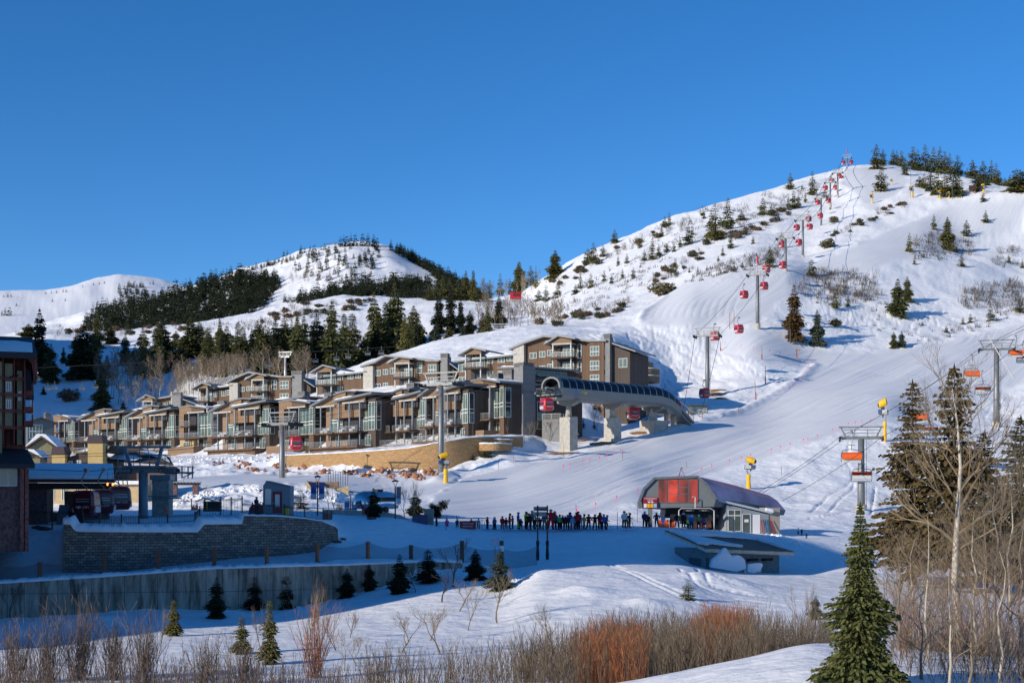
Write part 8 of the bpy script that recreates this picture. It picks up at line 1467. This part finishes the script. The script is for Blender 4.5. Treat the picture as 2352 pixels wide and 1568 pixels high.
# young leafless trees on the banks in front
SP_ = [baretree(80+k, 5, .05, m, 5, 3, .30, .5, .4, 1, 'branches') for k, m in enumerate((TAN, TAN, TWIG))]; SD = [baretree(90+k, 5, .06, TWIGD, 5, 3, .28, .55, .4, 1, 'branches') for k in range(2)]; SR = [baretree(95+k, 5, .045, m, 5, 3, .3, .42, .6, 2, 'branches') for k, m in enumerate((PUR, PUR))]
for k, (px, b, t_, w, src, y0, lab) in enumerate([(1142,1430,1300,78,SP_[0],80,'young tan tree in full sun throwing a long branching shadow'),(1075,1447,1335,46,SP_[1],80,'slim tan tree on the shade line beside the sunlit mound'),(1054,1403,1325,60,SP_[2],90,'pinkish bare tree above the shade line'),(1012,1502,1376,70,SP_[1],64,'spreading tan tree low on the sunny bank'),(988,1470,1385,56,SP_[0],75,'tan tree just behind the spreading one'),
   (921,1497,1396,72,SP_[2],66,'wide crowned bare tree with tangled twigs low on the bank'),(1276,1499,1379,76,SP_[0],62,'tall pale bare tree before the orange willow thicket'),(1015,1382,1300,56,SD[0],100,'dark crooked bare tree below the net fence'),(1041,1355,1239,60,SD[1],110,'tall dark bare tree against the net fence'),(955,1360,1300,34,SD[0],108,'small dark bare tree against the concrete wall end'),
   (803,1464,1389,44,SR[0],72,'thin bare tree with mixed tan and purple twigs'),(774,1492,1382,50,SR[1],66,'slim upright bare tree at the lower bank'),(790,1540,1440,44,SP_[1],58,'bare tree at the very foot of the bank'),(819,1529,1450,50,SP_[2],58,'small forked bare tree at the foot of the bank'),(696,1531,1346,56,SP_[0],60,'tall narrow bare tree beside the tallest young spruce'),(740,1520,1316,52,SR[0],60,'tallest reddish bare tree of the lower bank'),
   (532,1516,1440,30,SP_[1],60,'little bare tree next to the half lit young spruce'),(608,1545,1380,34,SP_[2],56,'thin bare tree leaning before the tallest young spruce'),(22,1423,1335,40,SD[1],100,'dark bare tree against the concrete wall, closest to the picture edge'),(77,1404,1328,50,SD[0],100,'dark bare tree against the concrete wall below the boulders'),(181,1408,1318,56,SD[1],100,'widest dark bare tree against the concrete wall'),(365,1500,1390,30,SP_[0],66,'thin bare tree beside the sunlit tipped spruce'),
   (1646,1424,1388,22,SD[0],85,'little dark sapling near the lone small spruce'),(1862,1520,1330,56,SP_[2],48,'thin bare tree just beside the large near spruce'),(1700,1560,1460,60,SP_[1],44,'wispy sapling standing on the near snow bank')]):
    p = G(px, b, y0, 150); H = (b-t_)*MPP(p.y); ws = w*MPP(p.y)/2.1; put([('x', src)], p, 1, k*1.9, 'bare_tree', lab, 'bare tree', None, sc=(max(ws, H/5*.6), max(ws, H/5*.6), H/5))
for k, (px, b, t_, y0) in enumerate([(1215,1012,965,250),(1225,1008,962,252),(1262,1012,955,252),(1165,1000,975,250),(1150,1015,985,246),(1205,1018,975,250),(1365,985,935,285),(1372,990,942,285),(1425,965,925,300),(440,1100,1050,215),(420,1112,1065,190),(470,1160,1110,168),(758,1180,1110,150),(770,1180,1100,150),(930,1190,1110,152),(945,1196,1100,152)]):
    p = G(px, b, y0, 340); H = (b-t_)*MPP(p.y); put([('x', SP_[k % 3])], p, H/5, k, 'bare_tree', 'thin leafless sapling planted near the buildings', 'bare tree', 'saplings planted near the buildings')
# stems: thin crossing blades
def stems(spec, seed, m_, name, label, cat, kind=None, twigs=5, w=(.008, .018)):
    rs_ = np.random.RandomState(seed); Qs = []
    for p, H, lean in spec:
        d = np.array([rs_.normal(0, lean), rs_.normal(0, lean), 1.]); d /= np.linalg.norm(d); p = np.array(p); bend = np.array([rs_.normal(0, .12), rs_.normal(0, .12), 0]); pts = [p+d*H*t+bend*H*t*t for t in (0, .35, .7, 1.)]; r = rs_.uniform(*w)
        def seg(a, b, ra, rb):
            for ax in (np.array([1, 0, 0.]), np.array([.4, .92, 0])): Qs.append([a-ax*ra, a+ax*ra, b+ax*rb, b-ax*rb])
        for i in range(3): seg(pts[i], pts[i+1], r*(1-.25*i), r*(1-.25*(i+1)))
        for k in range(twigs):
            t = rs_.uniform(.25, .95); i = min(2, int(t/.345)); a = pts[0]+d*H*t+bend*H*t*t; dd = d+np.array([rs_.normal(0, .45), rs_.normal(0, .45), .1]); dd /= np.linalg.norm(dd); b = a+dd*H*rs_.uniform(.12, .34)*(1.1-t*.5); ax = np.array([math.cos(k), math.sin(k), 0])*r*.55; Qs.append([a-ax, a+ax, b+ax*.4, b-ax*.4])
    o = bpy.data.objects.new(name, quads_mesh(name, np.array(Qs), m_)); COL.objects.link(o); return tag(o, label, cat, kind=kind)
def field(poly, n, seed, y0, y1, h0, h1, lean=.15):
    rs_ = random.Random(seed); out = []; xs = [q[0] for q in poly]; ys = [q[1] for q in poly]
    while len(out) < n:
        x = rs_.uniform(min(xs), max(xs)); Y = rs_.uniform(min(ys), max(ys))
        if not inpoly(np.array([x]), np.array([Y]), poly)[0]: continue
        p = GY(x, Y, -.1); out.append((p, rs_.uniform(h0, h1)*(1 if rs_.random() < .8 else .6), lean))
    return out
for poly, n, h0, h1, y0, y1 in (([(1830,640),(1910,620),(2010,645),(2020,690),(1960,700),(1880,695)],90,9,18,440,560),([(2085,560),(2150,535),(2230,560),(2230,590),(2160,600),(2095,595)],60,8,16,490,620),([(2205,670),(2352,640),(2352,715),(2280,720),(2215,708)],80,9,18,420,560),([(1560,655),(1640,612),(1760,580),(1800,565),(1790,600),(1700,630),(1600,648)],80,6,11,470,640),
    ([(1400,605),(1520,565),(1640,505),(1800,450),(1890,410),(1880,440),(1780,490),(1640,540),(1500,590)],150,5,11,560,840),([(1300,660),(1450,600),(1560,590),(1600,620),(1500,665),(1380,690)],90,6,12,480,680),([(1990,700),(2110,690),(2200,740),(2100,790),(2010,760)],40,4,8,380,520),([(430,745),(560,738),(700,705),(800,695),(800,720),(640,760),(480,775)],80,7,13,590,760),([(1110,690),(1260,700),(1400,680),(1400,700),(1290,730),(1150,740)],80,8,16,480,660)):
    for k, (x, y, h) in enumerate(scatter(poly, n, n*3+7, 0, 0, h0, h1, 4)):
        p = G(x, y, y0, y1); hm = h*MPP(p.y); rq = random.Random(k+n); SPC.extend([(p+Vector((rq.gauss(0, hm*.4), rq.gauss(0, hm*.4), -.1)), hm*rq.uniform(.5, 1.1), .35) for _ in range(9)])
stems(SPC, 77, SCR, 'hillside_scrub', 'grey brown leafless scrub scattered over the hillsides', 'scrub', 'stuff', twigs=5, w=(.035, .07))
# polygons below are (photo column, distance in metres)
stems(field([(1240,54),(1760,50),(1790,62),(1640,72),(1500,74),(1340,68),(1230,60)], 2600, 1, 0, 0, 1.3, 2.5, .16), 1, TWIG, 'willow_thicket', 'dense brown willow thicket along the creek', 'thicket', 'stuff')
stems(field([(1330,54),(1480,52),(1480,66),(1400,70),(1330,62)], 1300, 2, 0, 0, 1.4, 2.3, .14)+field([(1590,58),(1710,57),(1720,70),(1620,71)], 1300, 3, 0, 0, 1.7, 2.7, .14), 2, RED, 'orange_willows', 'glowing orange red willow stems in the thicket', 'thicket', 'stuff', twigs=6)
stems(field([(860,50),(1320,50),(1330,60),(1200,63),(980,61),(870,58)], 560, 4, 0, 0, 1.1, 2.1, .2), 3, TWIG, 'creek_brush', 'thin brown brush along the bottom of the bank', 'brush', 'stuff')
stems(field([(-20,50),(860,50),(860,58),(400,60),(-20,60)], 1000, 5, 0, 0, .8, 1.7, .2), 4, PUR, 'purple_brush', 'purple grey brush along the bottom of the shaded bank', 'brush', 'stuff')
stems(field([(1740,52),(1900,52),(1910,72),(1760,72)], 700, 6, 0, 0, 1.0, 2.1, .2), 5, TWIG, 'creek_brush', 'pale brown brush between the thicket and the large spruce', 'brush', 'stuff')
for k, (px, Y, H, w_, n, m_, lab) in enumerate([(35,60,3.0,55,80,PUR,'purple willow clump at the bottom corner beneath the concrete wall'),(110,60,3.2,50,90,PUR,'purple willow clump, second from the bottom corner'),(182,61,3.9,46,100,PUR,'tallest purple willow clump with clinging dry leaves'),(262,61,3.0,44,80,PUR,'purple willow clump in a patch of sun'),(330,60,3.4,48,90,PUR,'purple willow clump beside the little sunlit spruce'),(470,58,2.4,50,70,TWIG,'low brown willow clump under the half lit spruce'),
    (560,56,2.2,60,70,PUR,'low purple willow clump at the bottom of the bank'),(722,62,3.6,34,60,RED,'orange tipped willow clump before the concrete wall'),(870,56,2.2,60,60,TWIG,'low tan willow clump on the shade line'),(1215,57,2.5,50,80,TWIG,'brown willow clump at the near end of the big thicket'),(1560,54,2.3,70,90,TAN,'straw coloured clump in front of the orange willows')]):
    c = GY(px, Y); rs_ = random.Random(k); wm = w_*MPP(Y)/2; sp = [(Vector((c.x+rs_.gauss(0, wm*.5), c.y+rs_.gauss(0, wm*.5), c.z-.1)), H*rs_.uniform(.5, 1.05), .2) for _ in range(n)]; o = stems(sp, 20+k, m_, 'willow_shrub', lab, 'shrub', twigs=9); 
# bank of trees on the near side of the creek
big = fir_quads(7, 10, 2.4, 84, 17, 12, .02, .12, 1.25, .30, .05); NS = quads_mesh('crown', big, leafmat('spruce_needles', (.05, .065, .02), (.115, .12, .04), nscale=2.2))
def bigfir(px, py, Y, top, w, cm, label, rz, kind='fir_tree'):
    p = GY(px, Y); H = (HY-top)/FP*Y-p.z; t = thing(kind, label, 'spruce' if kind == 'spruce_tree' else 'fir tree', p, rz); a = np.zeros(len(cm.vertices)*3, np.float32); cm.vertices.foreach_get('co', a); wd = float(np.percentile(np.abs(a.reshape(-1, 3)[:, 0]), 98))*2; sw = w*MPP(Y)/wd; t.scale = (sw, sw, H/10)
    for nm, me in (('trunk', BIGF[0][1]), ('crown', cm)): o = bpy.data.objects.new(nm, me); COL.objects.link(o); o.parent = t
bigfir(1976, 0, 38, 1150, 188, NS, 'large dense green spruce rising in front of the nearer bubble lift mast', .4, 'spruce_tree')
RG = [fir_quads(11+k, 10, r_, 62, 10, 12, .12, .05, .95, .30, .3) for k, r_ in enumerate((2.4, 2.9, 2.6))]; DF = [quads_mesh('crown', q, leafmat('dark_fir_%d' % k, (.030, .032, .016), (.12, .085, .035) if k < 2 else (.07, .065, .03), nscale=1.2)) for k, q in enumerate(RG)]
bigfir(2096, 0, 122, 868, 190, DF[0], 'tall dark fir with brown tips standing before the orange chairs', .3); bigfir(2192, 0, 118, 832, 215, DF[1], 'tallest dark fir, broad crown full of brown cones', 1.2); bigfir(2345, 0, 112, 950, 210, DF[2], 'dark fir partly cut off by the picture edge', 2.2); bigfir(2262, 0, 128, 985, 150, DF[0], 'lower dark fir filling the gap behind the white aspen', 4.0)
# white aspen and its neighbours
def nearaspen(px, Y, top, r, seed, lab, m1=ASPEN, m2=TAN, crown=.35, n=26, wx=1.0, L=.24):
    p = GY(px, Y, -.2); H = (HY-top)/FP*Y-p.z; rs_ = random.Random(seed); t = MB(); c = MB(); pts = [Vector((rs_.gauss(0, .012)*H, rs_.gauss(0, .012)*H, H*i/7)) for i in range(8)]; pts[0] = Vector((0, 0, -.3)); t.tube(pts, [r*(1-i*.13) for i in range(8)], 9)
    for k in range(n): f = crown+(1-crown)*(k/n); i = min(6, int(f*7)); q = pts[i].lerp(pts[i+1], f*7-i); a = k*2.4+rs_.random(); grow(c, q, Vector((math.cos(a), math.sin(a), .8)).normalized(), H*L*(1.2-f*.7), r*.42*(1.25-f), 4, rs_, 3, .3, .62, 4, .16)
    t_ = thing('aspen_tree' if m1.name != 'grey_bark' else 'bare_tree', lab, 'aspen' if m1 is ASPEN else 'bare tree', p); t.obj('trunk', m1, t_, smooth=True); c.obj('crown', m2, t_)
nearaspen(2200, 50, 892, .17, 1, 'large white barked aspen whose branches cross the dark firs', mk('white_bark', (.46, .41, .34), .8, var=.3, vscale=8), TAN, crown=.4, n=20, L=.2)
for k, (px, Y, top, r, m1, m2, lab) in enumerate([(2062,46,1220,.07,mk('grey_bark', (.2, .17, .14)),TWIG,'grey bare tree just behind the large spruce'),(2130,44,1160,.06,ASPEN,TAN,'thin pale trunk between the spruce and the white aspen'),(2165,52,1300,.06,mk('grey_bark', (.2, .17, .14)),TWIG,'grey forked tree leaning toward the white aspen'),(2240,46,1150,.07,ASPEN,TAN,'pale trunk close beyond the white aspen'),(2285,44,1090,.07,mk('grey_bark', (.2, .17, .14)),TWIG,'grey bare tree with a dense fan of twigs'),
    (2320,48,1060,.07,ASPEN,TAN,'tan barked tree near the picture edge'),(2348,42,1130,.06,mk('grey_bark', (.2, .17, .14)),PUR,'reddish twigged tree at the picture edge'),(2095,60,1210,.07,ASPEN,TAN,'pale bare tree farther back behind the spruce'),(2030,50,1290,.05,mk('grey_bark', (.2, .17, .14)),TWIG,'slender dark stemmed tree at the shoulder of the spruce'),(2260,58,1230,.06,ASPEN,TWIG,'pale tree in the back of the bare stand'),(2140,62,1260,.05,ASPEN,TAN,'thin pale tree in the back of the bare stand'),(2115,40,1330,.045,GRV,GRV,'small crooked bare tree low between spruce and aspen'),(2180,38,1280,.05,ASPEN,TAN,'pale forked bare tree at the foot of the white aspen'),(2230,39,1350,.05,GRV,TWIG,'low bushy bare tree beyond the white aspen'),(2300,40,1240,.05,ASPEN,GRV,'pale bare tree low near the picture edge'),(2265,52,1120,.06,GRV,TAN,'tan topped bare tree rising above the thicket'),(2080,52,1330,.045,GRV,TWIG,'small bare tree behind the spruce flank')]):
    nearaspen(px, Y, top+25, r, 40+k, lab, m1, m2, .3, 10)
stems(field([(2040,40),(2400,38),(2400,62),(2060,64)], 900, 8, 0, 0, .6, 2.0, .35), 9, TWIG, 'bank_thicket', 'dense brown brush filling the near bank under the bare trees', 'thicket', 'stuff', twigs=8, w=(.006, .015))
stems(field([(2060,42),(2400,40),(2400,58),(2080,60)], 330, 9, 0, 0, 1.6, 4.2, .3), 10, mk('rosy_twigs', (.26, .16, .12), .85, var=.3), 'bank_saplings', 'rosy brown saplings tangled on the near bank', 'thicket', 'stuff', twigs=10, w=(.006, .014))
